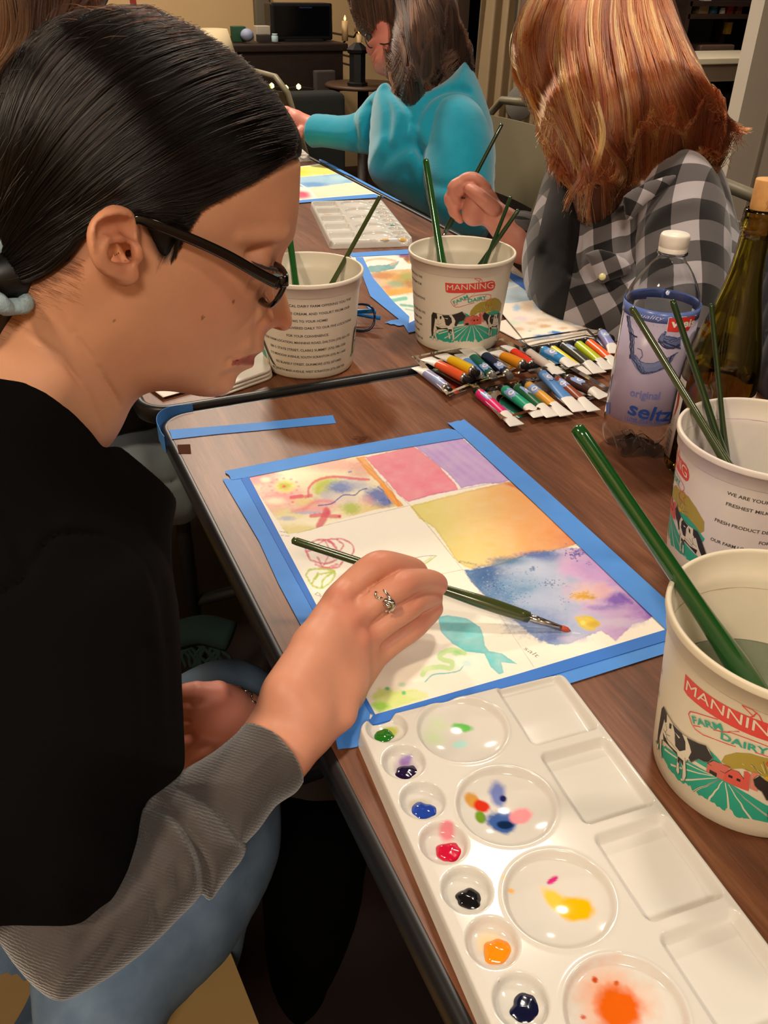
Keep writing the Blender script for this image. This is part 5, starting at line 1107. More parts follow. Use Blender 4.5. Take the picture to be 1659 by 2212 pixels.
# shoulders and chest under the shirt
V,Fq=nets(HF.D,HF.lo,fh,2); V=V[:, :]
def cleanup(V,Fq):                              # keep the largest piece
    n=len(V); lab=np.arange(n); 
    for _ in range(400):
        m=lab[Fq].min(1); new=lab.copy(); np.minimum.at(new,Fq.ravel(),np.repeat(m,4)); new=new[new]
        if (new==lab).all(): break
        lab=new
    c=np.bincount(lab,minlength=n); k=lab==c.argmax(); idx=np.cumsum(k)-1; return V[k],idx[Fq[k[Fq[:,0]]]]
V,Fq=cleanup(V,Fq)
def skin_paint(V,px,py,base,var=1):
    X,Y,Z=V[:,0],V[:,1],V[:,2]; C=np.tile(lin(base),(len(V),1)); n=fbm(X*60,Y*60,Z*60,seed=2)-.5; n2=fbm(X*420,Y*420,Z*420,o=2,seed=5)-.5
    C*=(1+.10*n+.05*n2)[:,None]; return C
Vw=toworld(V); px,py=prj(Vw); sideN=V[:,2]>0
C=skin_paint(Vw,px,py,(210,152,118))
def tint(C,mask,col): m=np.clip(mask,0,1)[:,None]; C[:]=C*(1-m)+lin(col)*m
def gz(V,p,r): return np.exp(-(((V-np.asarray(p))/np.asarray(r))**2).sum(1))
u_,v_,w_=V[:,0],V[:,1],V[:,2]
A=lq(612,695,.01); tint(C,.5*gz(V,(A[0]-.003,A[1],0),(.014,.012,.02)),(190,92,76))
A=al; tint(C,.5*gz(np.stack([u_,v_,abs(w_)],1),(A[0],A[1],.018),(.008,.010,.01)),(178,80,64))
A=ck; tint(C,.22*gz(np.stack([u_,v_,abs(w_)],1),(A[0],A[1],.055),(.030,.028,.03)),(206,118,92))
A=lq(545,774,0); _q=np.clip(abs(w_)/mc[2],0,1); _c0=A[0]+(mc[0]-A[0])*_q**1.6; _c1=A[1]+(mc[1]-A[1])*_q; lipm=np.exp(-((v_-_c1+.0008)/(.0068*(1-.75*_q**2)))**4)*(abs(w_)<mc[2]*1.02)*(u_>mc[0]-.002); tint(C,.9*sstep(.3,.8,lipm),(150,70,66))
A=lw(1200,610,.085); tint(C,.35*gz(V,A,(.022,.028,.02)),(214,128,92)); A=lw(1260,600,.083); tint(C,.45*gz(V,A,(.012,.016,.008)),(176,88,62))
A=eye; tint(C,.28*gz(np.stack([u_,v_,abs(w_)],1),(A[0]-.002,A[1]-.012,A[2]),(.012,.007,.02)),(150,92,72)); tint(C,.3*gz(np.stack([u_,v_,abs(w_)],1),(A[0],A[1]+.001,A[2]),(.013,.008,.014)),(178,108,88))
for x,y,r in ((437,687,.0013),(504,651,.0011),(246,693,.0008),(272,562,.0006)):
    p=Q(x,y,near_w(x,y)); d=np.sqrt(((px-x)**2+(py-y)**2)); tint(C,(d<r/.0003)*sideN*.75,(92,48,34))
tint(C,np.clip(sstep(-.003,.004,bil(dH,u_,v_)),0,1)*(w_<np.sqrt(np.maximum(bil(SK2,u_,v_),0))+.0025),(46,32,26))
SKIN=mat('skin','c48a68',rough=.48,spec=.42,sss=.12,attr='paint',bump=(900,.10,.0003))
# ---------------------------------------------------------------- right forearm and hand (same body mesh)
def H_(x,y): return (560+x/2.37,1120+y/2.37)
def hp(x,y,d): p=H_(x,y); return pd(p[0],p[1],d)
RH=Field(*[f(np.array([pd(*p) for p in ((300,1800,.50),(960,1150,.72),(1000,1300,.78),(560,1700,.64),(500,1400,.56),(800,1640,.72))]),axis=0)+o for f,o in ((np.min,-.03),(np.max,.03))],.0012)
wr=hp(200,960,.612); 
up3=np.array([0,0,1.])
def J(L): return [hp(*p[:3]) for p in L],[p[3] for p in L]
# forearm
fa=[hp(-213,1470,.575),hp(-60,1335,.588),hp(95,1165,.602),hp(215,965,.618)]
RH.chain(fa,[.0215,.0235,.0252,.0255],.01,.01,flat=(up3,.82),sub=3)
# palm: rays from wrist to each knuckle
kn=dict(i=hp(405,415,.664),m=hp(462,520,.662),r=hp(512,620,.668),p=hp(565,712,.680))
for k,ra in (('i',.0145),('m',.0148),('r',.0142),('p',.0130)):
    w0_=wr+(kn['p']-kn['i'])*{'i':-.22,'m':-.06,'r':.12,'p':.30}[k]
    RH.chain([w0_,(w0_+kn[k])/2+np.array([0,0,-.003]),kn[k]-np.array([0,0,.004])],[.020,.0175,ra-.001],.012,.006)
RH.ball((kn['m']+wr)/2-np.array([0,0,.016]),(.030,.034,.016),.012)
fing={ # x,y,depth,radius down each finger
 'i':[(405,425,.666,.0125),(500,320,.670,.0108),(590,250,.674,.0112),(655,238,.680,.0106),(740,248,.696,.0094),(800,262,.712,.0082),(828,300,.722,.0070)],
 'm':[(470,520,.664,.0120),(580,435,.664,.0106),(700,362,.668,.0104),(760,330,.674,.0098),(850,318,.694,.0090),(905,330,.708,.0082),(915,350,.716,.0072)],
 'r':[(525,620,.670,.0116),(640,540,.670,.0096),(745,465,.675,.0100),(790,435,.681,.0094),(850,412,.697,.0086),(885,405,.710,.0078),(888,425,.718,.0068)],
 'p':[(575,712,.683,.0108),(680,640,.684,.0086),(770,575,.687,.0088),(815,540,.692,.0082),(868,492,.704,.0076),(895,462,.714,.0068),(890,470,.722,.0060)]}
for k in 'pmri':
    P,r=J(fing[k]); RH.chain(P,r,.0016,.0025,sub=4)
for k,(x,y,d) in dict(i=(418,395,.652),m=(468,500,.650),r=(515,605,.656),p=(560,700,.669)).items(): RH.ball(hp(x,y,d+.004),(.0085,.0085,.0075),.009)
# skin creases between the fingers' roots, tendons
for a,b_ in (((540,395,.660),(640,345,.664)),((600,510,.660),(680,455,.662)),((655,630,.664),(730,580,.668))): RH.cone(hp(*a),hp(*b_),.0010,.0018,.0025,'c')
# thumb below the palm, closing on the brush
P,r=J([(330,700,.652,.016),(500,600,.690,.0140),(640,470,.716,.0118),(740,360,.728,.0105),(815,300,.735,.0088)]); RH.chain(P,r,.006,.004,sub=3)
# wrist bone
RH.ball(hp(250,1000,.603),(.011,.011,.009),.012); RH.ball(hp(420,1010,.622),(.010,.010,.008),.012)
# left hand and forearm resting in the lap
LH=Field(*[f(np.array([pd(*p) for p in ((360,1450,.74),(580,1700,.84),(360,1700,.74),(640,1500,.86))]),axis=0)+o for f,o in ((np.min,-.04),(np.max,.04))],.0016)
lp=lambda x,y,d:pd(x,y,d)
LH.chain([lp(580,1640,.86),lp(560,1600,.84),lp(525,1562,.81)],[.030,.026,.0245],.01,.01,sub=2)
lk=[lp(470,1502,.775),lp(440,1520,.772),lp(425,1548,.775),lp(425,1578,.785)]; lwr=lp(520,1555,.805)
for k in lk: LH.chain([lwr,(lwr+k)/2+up3*.002,k],[.022,.018,.0135],.01,.006)
for k,(a,b_) in zip(lk,[((405,1500),(378,1540)),((390,1530),(368,1575)),((385,1565),(372,1605)),((392,1600),(380,1632))]): LH.chain([k,lp(*a,.765),lp(*b_,.785)],[.0115,.0100,.0080],.002,.002,sub=3)
LH.chain([lp(505,1590,.80),lp(465,1610,.785),lp(430,1625,.775),lp(400,1655,.775)],[.016,.0135,.011,.0085],.005,.004,sub=3)
def fieldmesh(Fd,sm=2):
    V,Fc=nets(Fd.D,Fd.lo,Fd.h,sm); return cleanup(V,Fc)
V2,F2=fieldmesh(RH); V3,F3=fieldmesh(LH)
px2,py2=prj(V2); C2=skin_paint(V2,px2,py2,(204,142,116))
def redden(C,V,pts,r,col=(190,98,84),a=.5):
    for p in pts: tint(C,a*np.exp(-((V-p)**2).sum(1)/r**2),col)
redden(C2,V2,[hp(410,395,.652),hp(480,500,.65),hp(550,610,.655),hp(600,200,.67),hp(740,320,.665),hp(790,430,.675),hp(830,540,.69)],.012,a=.35); redden(C2,V2,[hp(905,330,.705),hp(885,410,.71),hp(890,465,.714)],.012,(204,120,106),.6)
C3=skin_paint(V3,*prj(V3),(214,140,120)); redden(C3,V3,lk,.014,(220,120,104),.5)
VV=np.concatenate([Vw,V2,V3]); FF=np.concatenate([Fq,F2+len(Vw),F3+len(Vw)+len(V2)]); CC=np.concatenate([C,C2,C3])
WM=empty('person',(-.12,.50,.45),'person with dark tied-back hair, glasses and black t-shirt, bending over and painting with a brush','person')
def part(name,V,Fc,m,parent,C=None):
    o=np.array(root_loc(parent)); me=mesh(np.asarray(V)-o,Fc,name)
    if C is not None: setcol(me,'paint',C)
    return link(name,me,m,parent,True,(0,0,0))
part('body',VV,FF,SKIN,WM,CC)
# ---------------------------------------------------------------- hair
HAIRC=mat('dark_hair_mass','0d0b0b',rough=.42,spec=.5,aniso=.5)
thk=.0035*np.clip(sstep(.001,.016,dH),0,1)
HR2=np.where(dO>0,infl(dO+.0005,WW+thk-.001,RR),dO*.05)
HG=Field((U0,V0,-.105),(U1,V1,.105),.002)
XX,YY=np.meshgrid(HG.ax[0],HG.ax[1],indexing='ij'); S2=bil(HR2,XX,YY); W1=np.maximum(bil(WW,XX,YY),.012); z=HG.ax[2][None,None,:]
D=(z**2-S2[...,None])/(2*W1[...,None]); dh=bil(dH,XX,YY)[...,None]+0*z
HG.D=np.maximum(D,.0015-dh).astype(np.float32)
V,Fc=nets(HG.D,HG.lo,HG.h,3); V,Fc=cleanup(V,Fc)
hairo=part('hair',toworld(V),Fc,HAIRC,WM)
def hairmat(name,mel,red,rough,rand=.0,tint_=None,ramp=None):
    m=bpy.data.materials.new(name); m.use_nodes=True; nt=m.node_tree; nt.nodes.clear(); o=nt.nodes.new('ShaderNodeOutputMaterial'); h=nt.nodes.new('ShaderNodeBsdfHairPrincipled')
    if ramp:
        h.parametrization='COLOR'; ci=nt.nodes.new('ShaderNodeHairInfo'); cr=nt.nodes.new('ShaderNodeValToRGB'); el=cr.color_ramp.elements
        el[0].color=hexc(ramp[0]); el[1].color=hexc(ramp[-1])
        for i,c in enumerate(ramp[1:-1]): x=el.new((i+1)/(len(ramp)-1)); x.color=hexc(c)
        nt.links.new(ci.outputs['Random'],cr.inputs['Fac']); nt.links.new(cr.outputs['Color'],h.inputs['Color'])
    else:
        h.parametrization='MELANIN'; h.inputs['Melanin'].default_value=mel; h.inputs['Melanin Redness'].default_value=red
        h.inputs['Random Color'].default_value=rand
    h.inputs['Roughness'].default_value=rough; h.inputs['Radial Roughness'].default_value=.4
    nt.links.new(h.outputs[0],o.inputs['Surface']); return m
HM=hairmat('dark_hair_strands',.975,.3,.24,.15); HM2=hairmat('fine_brown_hair',.80,.5,.35,.3)
GD_=[[(240,30),(150,55),(70,112),(22,190),(-22,330),(-45,480),(-24,580)],[(330,27),(230,40),(140,88),(70,180),(22,320),(-4,470),(-14,580)],[(430,74),(330,92),(230,148),(140,240),(65,360),(15,490),(-12,585)],[(520,134),(420,163),(310,223),(205,310),(110,410),(35,510),(-10,590)],[(592,208),(490,233),(370,288),(250,370),(150,450),(50,540),(-10,595)],[(638,290),(540,308),(420,348),(300,410),(180,480),(70,560),(-8,600)],[(630,328),(530,360),(430,402),(320,432),(200,488),(80,568),(-8,605)],[(560,378),(470,418),(395,438),(300,446),(205,480),(95,572),(-8,612)],[(440,440),(400,462),(350,466),(290,452),(205,478),(105,578),(-6,618)],[(366,566),(378,520),(366,482),(320,458),(222,472),(112,583),(-4,624)]]
GD_=np.array([catmull(g_,3) for g_ in GD_]); NP=GD_.shape[1]
def gpath(s): i=np.clip(s,0,len(GD_)-1.001); k=int(i); f=i-k; return GD_[k]*(1-f)+GD_[k+1]*f
def onhair(P,off,side=1):
    r=ray(P[:,0],P[:,1]); w=np.full(len(P),.05)
    for it in range(7):                         # march the sight line onto the hair surface
        q=Q(P[:,0],P[:,1],w); u,v,_=uvw(q); hh=np.sqrt(np.maximum(bil(HR2,u,v),0)); w=w+.75*(hh-w)
    q=Q(P[:,0],P[:,1],w); u,v,_=uvw(q); ww=np.sqrt(np.maximum(bil(HR2,u,v),0)); e=1e-3
    gu_=(bil(HR2,u+e,v)-bil(HR2,u-e,v))/(2*e); gv_=(bil(HR2,u,v+e)-bil(HR2,u,v-e))/(2*e); N=np.stack([-gu_,-gv_,2*ww+1e-4],1); N/=np.linalg.norm(N,axis=1)[:,None]
    L=np.stack([u,v,ww],1)+N*off[:,None]; L[:,2]*=side; return toworld(L)
rg=np.random.default_rng(11); st=[]
for k in range(6200):
    s=rg.uniform(0,9); P=gpath(s).copy(); t0,t1=(0,1) if rg.random()<.55 else sorted(rg.uniform(0,1,2))
    if t1-t0<.25: t1=min(1,t0+.4)
    tt=np.linspace(t0,t1,15)*(NP-1); P=np.stack([np.interp(tt,np.arange(NP),P[:,i]) for i in (0,1)],1)
    lock=math.sin(s*41)+.6*math.sin(s*97+1)+.4*math.sin(s*23+P[0,0]*.01); q=np.linspace(0,1,15)
    P[:,1]+=rg.normal()*3+2.5*np.sin(q*rg.uniform(2,7)+rg.uniform(0,6))*rg.uniform(0,1); P[:,0]+=rg.normal()*2
    off=.0012+.0011*lock*np.sin(np.clip(tt/(NP-1),0,1)*math.pi)**.5+rg.uniform(0,.0014)+.0012*np.sin(q*3.1)
    st.append(onhair(P,np.maximum(off,.0009)+.0004,1))
    if k%4==0: st.append(onhair(P,np.maximum(off,.0003),-1))
for k in range(150):                            # stray hairs above the crown
    s=abs(rg.normal()*2.2)%8; P=gpath(s).copy(); t0=rg.uniform(0,.7); t1=t0+rg.uniform(.1,.4); tt=np.linspace(t0,min(t1,1),12)*(NP-1); P=np.stack([np.interp(tt,np.arange(NP),P[:,i]) for i in (0,1)],1)
    q=np.linspace(0,1,12); P[:,1]-=rg.uniform(0,14)*q; P[:,0]+=rg.normal()*8*q
    st.append(onhair(P,.001+rg.uniform(.002,.013)*np.sin(q*rg.uniform(1.5,3))**2,1))
# sideburn wisps and nape down
w2=[]
for k in range(150):
    x=rg.uniform(352,415);y=548-(x-352)*.9+rg.uniform(-26,8); P=np.array([(x-2.4*j,y+5.5*j+rg.normal()*.5) for j in range(8)],float); off=np.full(8,.0006); 
    w2.append((P,off))
for k in range(650):
    x=rg.uniform(-20,185);y=560+ (185-x)*.55+abs(rg.normal())*34; L=rg.uniform(14,34); P=np.array([(x-L*j/7*1.0,y-L*j/7*.42+.9*math.sin(j*.35+k)) for j in range(8)],float); w2.append((P,np.full(8,.0007)))
HLP=catmull(HAIRLINE[:8],6)
for k in range(900):
    q_=HLP[rg.integers(0,len(HLP))]; x=q_[0]+rg.normal()*3+rg.uniform(-3,9); y=q_[1]+rg.uniform(-6,13); P=np.array([(x-5.5*j,y-(1.4 if q_[0]<500 else 2.6)*j+rg.normal()*.5) for j in range(8)],float); w2.append((P,np.full(8,.0008)))
def onskin(P,off):
    w=np.full(len(P),.05)
    for it in range(7): q=Q(P[:,0],P[:,1],w); u,v,_=uvw(q); hh=np.sqrt(np.maximum(bil(SK2,u,v),0)); w=w+.75*(hh-w)
    q=Q(P[:,0],P[:,1],w); u,v,_=uvw(q); return toworld(np.stack([u,v,np.sqrt(np.maximum(bil(SK2,u,v),0))+off],1))
st2=[onskin(P,o_) for P,o_ in w2]
# eyebrow and lashes
brow=[]
for k in range(330):
    t=rg.uniform(0,1); x=520+t*96; y=513-5*math.sin(t*2.5)+rg.uniform(-3.5,3.5); P=np.array([(x-2.4*j,y+.5*j) for j in range(6)],float); brow.append(onskin(P,np.full(6,.0006)))
curves('hair',st,.000115,HM,WM,.5); curves('eyebrow',brow,.00007,HM,WM,.4); curves('fine_hair',st2,.000032,HM2,WM,.3)
la=[]
for k in range(70):
    t=k/69; p0=fw(542+t*44,563+t*11+3*math.sin(t*3.1),.0008); d=np.array([.0060+.001*t,-.0048-.0012*math.sin(k),.0030]); la.append(toworld(np.stack([p0+d*j/5+np.array([0,.0016*(j/5)**2,0]) for j in range(6)])))
MB().tube(np.array([toworld(fw(541+t*47,566+t*11+3*math.sin(t*3.1),.0003)[None])[0] for t in np.linspace(0,1,12)])-np.array(root_loc(WM)),[.0002]+[.0006]*10+[.0002],8).build('lash_line',HAIRC,WM)
curves('eyelashes',la,.00022,HM,WM,.2)
# ponytail gathered behind, with the pale tie
HT2=Field(tuple(np.array(uvw(Q(-190,600,0)))+[-.03,-.12,-.04]),tuple(np.array(uvw(Q(0,600,0)))+[.04,.06,.09]),.003)
a=lq(0,600,0);HT2.chain([lq(30,590,.03),lq(5,600,.035),lq(-40,630,.02),lq(-80,760,0)],[.022,.015,.026,.020],.01,.01,sub=2)
V,Fc=fieldmesh(HT2,2); part('ponytail',toworld(V),Fc,HAIRC,WM)
TIE=mat('pale_blue_hair_tie','a9c4cf',rough=.8,bump=(300,.6,.002))
c0=Q(14,598,.050)
ax=Q(-30,612,.03)-Q(30,590,.045); ax/=np.linalg.norm(ax); b1=np.cross(ax,[0,0,1.]); b1/=np.linalg.norm(b1); b2=np.cross(ax,b1)
P=[c0+(b1*1.2*math.cos(q)+b2*math.sin(q))*(.0180+.0006*math.sin(9*q))+ax*.0015*math.sin(7*q) for q in np.linspace(0,2*math.pi,61)]
bb=MB().tube(np.array(P)-np.array(root_loc(WM)),.0052,12,sq=(1.,1.)); bb.build('hair_tie',TIE,WM,True,(0,0,0))
# ================================================================ clothes and glasses of the near woman
class Plane:
    def __init__(s,p0,p1,view=None):
        a,b=np.asarray(p0,float),np.asarray(p1,float); s.o=a; s.e1=(b-a)/np.linalg.norm(b-a); v=CP-(a+b)/2 if view is None else np.asarray(view,float)
        n=v-s.e1*(v@s.e1); s.n=n/np.linalg.norm(n); s.e2=np.cross(s.n,s.e1)
    def q(s,px,py,w=0): r=ray(px,py); t=((s.o-CP)@s.n+w)/(r@s.n); return CP+r*np.asarray(t)[...,None]
    def loc(s,P): d=np.asarray(P)-s.o; return np.stack([d@s.e1,d@s.e2,d@s.n],-1)
    def wor(s,V): return s.o+V[:,0:1]*s.e1+V[:,1:2]*s.e2+V[:,2:3]*s.n
    def uv(s,P,w=0): return s.loc(s.q(np.array([p[0] for p in P],float),np.array([p[1] for p in P],float),w))[:,:2]
    def lp(s,x,y,w=0): return s.loc(s.q(np.array(float(x)),np.array(float(y)),w))
def inflate(pl,poly,W,R,h,clip=None,clipw=0,extra=None,disp=None,smooth=2,flatback=None,wmap=None):
    P=pl.uv(catmull(list(poly)+[poly[0]],3)[:-1].tolist()); lo,hi=P.min(0)-.02,P.max(0)+.02; Wm=W*1.15+.012
    F=Field((lo[0],lo[1],-Wm if flatback is None else -flatback),(hi[0],hi[1],Wm),h)
    X,Y=np.meshgrid(F.ax[0],F.ax[1],indexing='ij'); d=-sd_poly(X,Y,P); s=1-np.clip(d/R,0,1)
    Wl=W if wmap is None else wmap(X,Y); H2=np.where(d>0,(Wl**2)*(1-s*s),d*.06)
    if disp is not None:
        dd=disp(X,Y); H=np.sqrt(np.maximum(H2,0)); H2=np.where(d>0,H2+2*H*dd,H2)
    Z=F.ax[2][None,None,:]; F.D=((Z**2-H2[...,None])/(2*W)).astype(np.float32)
    if extra: extra(F,pl)
    if clip is not None:
        c=pl.uv(clip,clipw); dc=sd_poly(X,Y,c); F.D=smax(F.D,(dc[...,None]+0*Z).astype(np.float32),.0025)
    V,Fc=nets(F.D,F.lo,F.h,smooth); V,Fc=cleanup(V,Fc); return pl.wor(V),Fc
BLACK=mat('black_cotton','060506',rough=.95,spec=.12,bump=(700,.3,.0006))
GREYK=mat('charcoal_ribbed_knit','4a4442',rough=.95,spec=.2,sheen=.4,noise=(40,.5,'3d3739'),bump=(1,.0,.001))
def ribs(m,sc,dist=.0012,strg=.7):
    nt=m.node_tree;N=nt.nodes.new; b=nt.nodes['Principled BSDF']; tc=N('ShaderNodeTexCoord'); nz=N('ShaderNodeTexNoise'); nz.inputs['Scale'].default_value=12; 
    mp=N('ShaderNodeMapping'); nt.links.new(tc.outputs['Object'],mp.inputs['Vector'])
    w=N('ShaderNodeTexWave'); w.wave_type='BANDS'; w.bands_direction='DIAGONAL'; w.inputs['Scale'].default_value=sc; w.inputs['Distortion'].default_value=3.0; w.inputs['Detail'].default_value=2; w.inputs['Detail Scale'].default_value=2
    nt.links.new(mp.outputs['Vector'],w.inputs['Vector']); v=N('ShaderNodeTexVoronoi'); v.inputs['Scale'].default_value=520; nt.links.new(tc.outputs['Object'],v.inputs['Vector'])
    ad=N('ShaderNodeMath'); ad.operation='MULTIPLY_ADD'; nt.links.new(v.outputs['Distance'],ad.inputs[0]); ad.inputs[1].default_value=.5; nt.links.new(w.outputs['Fac'],ad.inputs[2])
    bp=N('ShaderNodeBump'); bp.inputs['Strength'].default_value=strg; bp.inputs['Distance'].default_value=dist; nt.links.new(ad.outputs[0],bp.inputs['Height']); nt.links.new(bp.outputs['Normal'],b.inputs['Normal'])
ribs(GREYK,185,.0008,.45)
DEN=mat('light_blue_denim','56687e',rough=.95,spec=.1,noise=(30,.7,'6d8094'),bump=(1500,.5,.0006))
STI=mat('denim_stitching','4c5c70',rough=.9)
# t-shirt: shoulder and loose sleeve towards the viewer, trunk behind
ps=Plane(pd(150,1100,.560),pd(150,1900,.535))
SH=[(-260,860),(-60,760),(60,770),(180,850),(222,940),(229,990),(236,1030),(256,1072),(290,1118),(318,1164),(348,1198),(370,1245),(382,1301),(388,1377),(391,1476),(396,1572),(397,1650),(360,1690),(311,1730),(300,1790),(290,1860),(270,1920),(240,1945),(200,1985),(137,2003),(69,1998),(0,1985),(-120,1990),(-260,1960)]
CL=[(-400,800),(-120,818),(0,830),(52,836),(99,856),(159,895),(199,931),(223,959),(260,950),(420,1050),(420,2100),(-400,2100)]
def shex(F,p):
    f=lambda P:p.loc(np.array(P))
    F.cone(f([0,.60,.93]),f([-.13,.58,.62]),.105,.115,.05); F.cone(f([.02,.73,.90]),f([-.12,.66,.62]),.085,.10,.05); F.cone(f([-.13,.58,.62]),f([-.17,.53,.50]),.12,.13,.04)
    F.chain([f([.04,.76,.92]),f([.0,.80,.74]),f([.03,.70,.63])],[.062,.055,.05],.03,.02)
def shd(X,Y):
    d=.0016*(fbm(X*9,Y*9,seed=8)-.5)*2+.004*(fbm(X*4+3,Y*3,seed=18)-.5)
    def crease(P,dep,wd):
        D=np.full(X.shape,1e9); Q_=catmull(ps.uv(P,.06),5)
        for a,b in zip(Q_[:-1],Q_[1:]):
            e=b-a; t=np.clip(((X-a[0])*e[0]+(Y-a[1])*e[1])/(e@e+1e-12),0,1); D=np.minimum(D,np.hypot(X-a[0]-e[0]*t,Y-a[1]-e[1]*t))
        return dep*np.exp(-(D/wd)**2)
    d+=crease([(0,1290),(60,1250),(110,1170),(180,1155),(250,1165),(310,1205),(345,1290),(365,1400)],-.0030,.0016)
    d+=crease([(150,1130),(220,1150),(290,1200),(330,1300)],.0030,.006); d+=crease([(355,1260),(372,1400),(376,1560)],-.004,.004); d+=crease([(320,1400),(330,1600),(300,1750)],-.004,.006)
    d+=crease([(0,1130),(40,1170),(60,1230)],-.003,.004); d+=crease([(-40,1960),(60,1968),(150,1965),(230,1915),(270,1880)],-.0007,.0012)
    d+=crease([(60,900),(110,1000),(140,1090),(155,1150)],-.0006,.001)
    return d
V,Fc=inflate(ps,SH,.083,.080,.0026,CL,.055,shex,shd); part('t_shirt',V,Fc,BLACK,WM)
# grey long sleeve and its cuff
pg=Plane(pd(120,2050,.512),pd(610,1610,.602))
GS=[(-60,1900),(40,1890),(180,1900),(260,1840),(290,1760),(311,1690),(352,1680),(440,1715),(490,1762),(530,1824),(520,1860),(504,1880),(470,1925),(452,1950),(430,1945),(398,1972),(330,2040),(257,2097),(183,2142),(128,2163),(78,2135),(27,2078),(-20,2010),(-80,1960)]
def gdisp(X,Y):
    d=np.zeros_like(X)
    def crease(P,dep,wd):
        D=np.full(X.shape,1e9); Q_=catmull(pg.uv(P,.035),5)
        for a,b in zip(Q_[:-1],Q_[1:]):
            e=b-a; t=np.clip(((X-a[0])*e[0]+(Y-a[1])*e[1])/(e@e+1e-12),0,1); D=np.minimum(D,np.hypot(X-a[0]-e[0]*t,Y-a[1]-e[1]*t))
        return dep*np.exp(-(D/wd)**2)
    d+=crease([(320,1722),(380,1770),(430,1840),(448,1900),(452,1945)],-.009,.0042)
    d+=crease([(330,1760),(360,1830),(390,1905)],-.003,.004); d+=crease([(310,1800),(322,1870),(345,1935)],-.0035,.004); d+=crease([(290,1880),(330,1940),(340,2000)],-.0025,.003)
    d+=crease([(100,2100),(170,2040),(210,2000)],-.003,.005); d+=crease([(140,2140),(200,2090),(250,2030)],-.003,.004); d+=crease([(345,1740),(385,1800),(415,1870)],.003,.004)
    return d+.0022*(fbm(X*30,Y*30,seed=4)-.5)
V,Fc=inflate(pg,GS,.043,.043,.0018,None,0,None,gdisp); part('sleeve',V,Fc,GREYK,WM)
CU=[(311,1712),(345,1700),(392,1666),(458,1627),(513,1582),(527,1560),(541,1545),(560,1520),(700,1640),(690,1680),(671,1680),(640,1712),(595,1742),(560,1790),(527,1826),(510,1850),(490,1830),(440,1790),(380,1745)]
def cux(F,p):
    a=p.loc(pd(470,1740,.575)); b=p.loc(pd(760,1480,.63)); F.cone(a+(b-a)*.52,b,.0262,.0275,.002,'c')
def cud(X,Y):
    Q_=catmull(pg.uv([(345,1712),(400,1735),(450,1765),(490,1805),(520,1850)],.04),5); D=np.full(X.shape,1e9)
    for a,b in zip(Q_[:-1],Q_[1:]):
        e=b-a; t=np.clip(((X-a[0])*e[0]+(Y-a[1])*e[1])/(e@e+1e-12),0,1); D=np.minimum(D,np.hypot(X-a[0]-e[0]*t,Y-a[1]-e[1]*t))
    return -.0016*np.exp(-(D/.0013)**2)-.0008*np.exp(-((D-.0045)/.0010)**2)+.0016*(fbm(X*24,Y*24,seed=14)-.5)
V,Fc=inflate(pg,CU,.0405,.040,.0014,[(280,1690),(541,1543),(600,1590),(650,1650),(672,1680),(640,1760),(520,1900),(300,1800)],.03,cux,cud); part('cuff',V,Fc,GREYK,WM)
# left sleeve end
LS=Field(*[f(np.array([pd(*p) for p in ((380,1500,.80),(640,1800,.90),(380,1800,.80),(640,1500,.92))]),axis=0)+o for f,o in ((np.min,-.05),(np.max,.05))],.0025)
LS.chain([pd(420,1770,.90),pd(500,1690,.875),pd(566,1618,.850),pd(558,1590,.834)],[.045,.042,.035,.030],.01,.01); LS.cone(pd(560,1575,.828),pd(500,1550,.80),.0285,.028,.002,'c')
V,Fc=fieldmesh(LS); part('sleeve',V,Fc,GREYK,WM)
# jeans: thighs forward under the table, shins down
pj=Plane(pd(330,2150,.70),pd(610,1800,.82))
JE=[(60,2060),(200,1980),(330,1900),(430,1820),(520,1735),(565,1690),(590,1700),(600,1755),(600,1840),(586,1892),(562,1945),(520,2020),(480,2080),(420,2140),(368,2195),(300,2290),(100,2330)]
def jed(X,Y): return .004*(fbm(X*14,Y*14,seed=6)-.5)
V,Fc=inflate(pj,JE,.070,.062,.003,None,0,None,jed); part('jeans_leg',V,Fc,DEN,WM)
sp=[]
for y0 in (0,):
    for k,(x,y) in enumerate([(352,2052),(400,2010),(450,1965),(500,1915),(550,1865),(600,1812),(622,1780)]):
        w=.066
        for _ in range(3): w=w
        sp.append((x,y))
# stitched seam follows the thigh
def on(pl,px,py,mesh_field): return None
JL=Field((-.30,.44,.02),(.30,.92,.70),.006)
JL.cone((-.17,.60,.51),(.12,.64,.545),.083,.066,.03); JL.chain([(.12,.64,.545),(.12,.66,.48),(-.04,.70,.14)],[.066,.062,.048],.02,.03)
JL.ball((-.17,.56,.52),(.12,.16,.11),.04)
V,Fc=fieldmesh(JL); part('jeans_leg',V,Fc,DEN,WM)
JN=Field((-.18,.38,.02),(.28,.62,.60),.006); k0=pd(440,1915,.82); JN.chain([k0,k0+np.array([-.03,0,-.08]),(-.10,.48,.14)],[.054,.052,.044],.02,.03)
V,Fc=fieldmesh(JN); part('jeans_shin',V,Fc,DEN,WM)
SHOE=mat('black_shoe','101010',rough=.6)
for y in (.49,.70): MB().tube(np.array([(-.11,y,.05),(-.06,y,.055),(.01,y,.040),(.075,y,.028)])-np.array(root_loc(WM)),[.035,.046,.042,.024],16,sq=(1,.85)).build('shoe',SHOE,WM,True,(0,0,0))
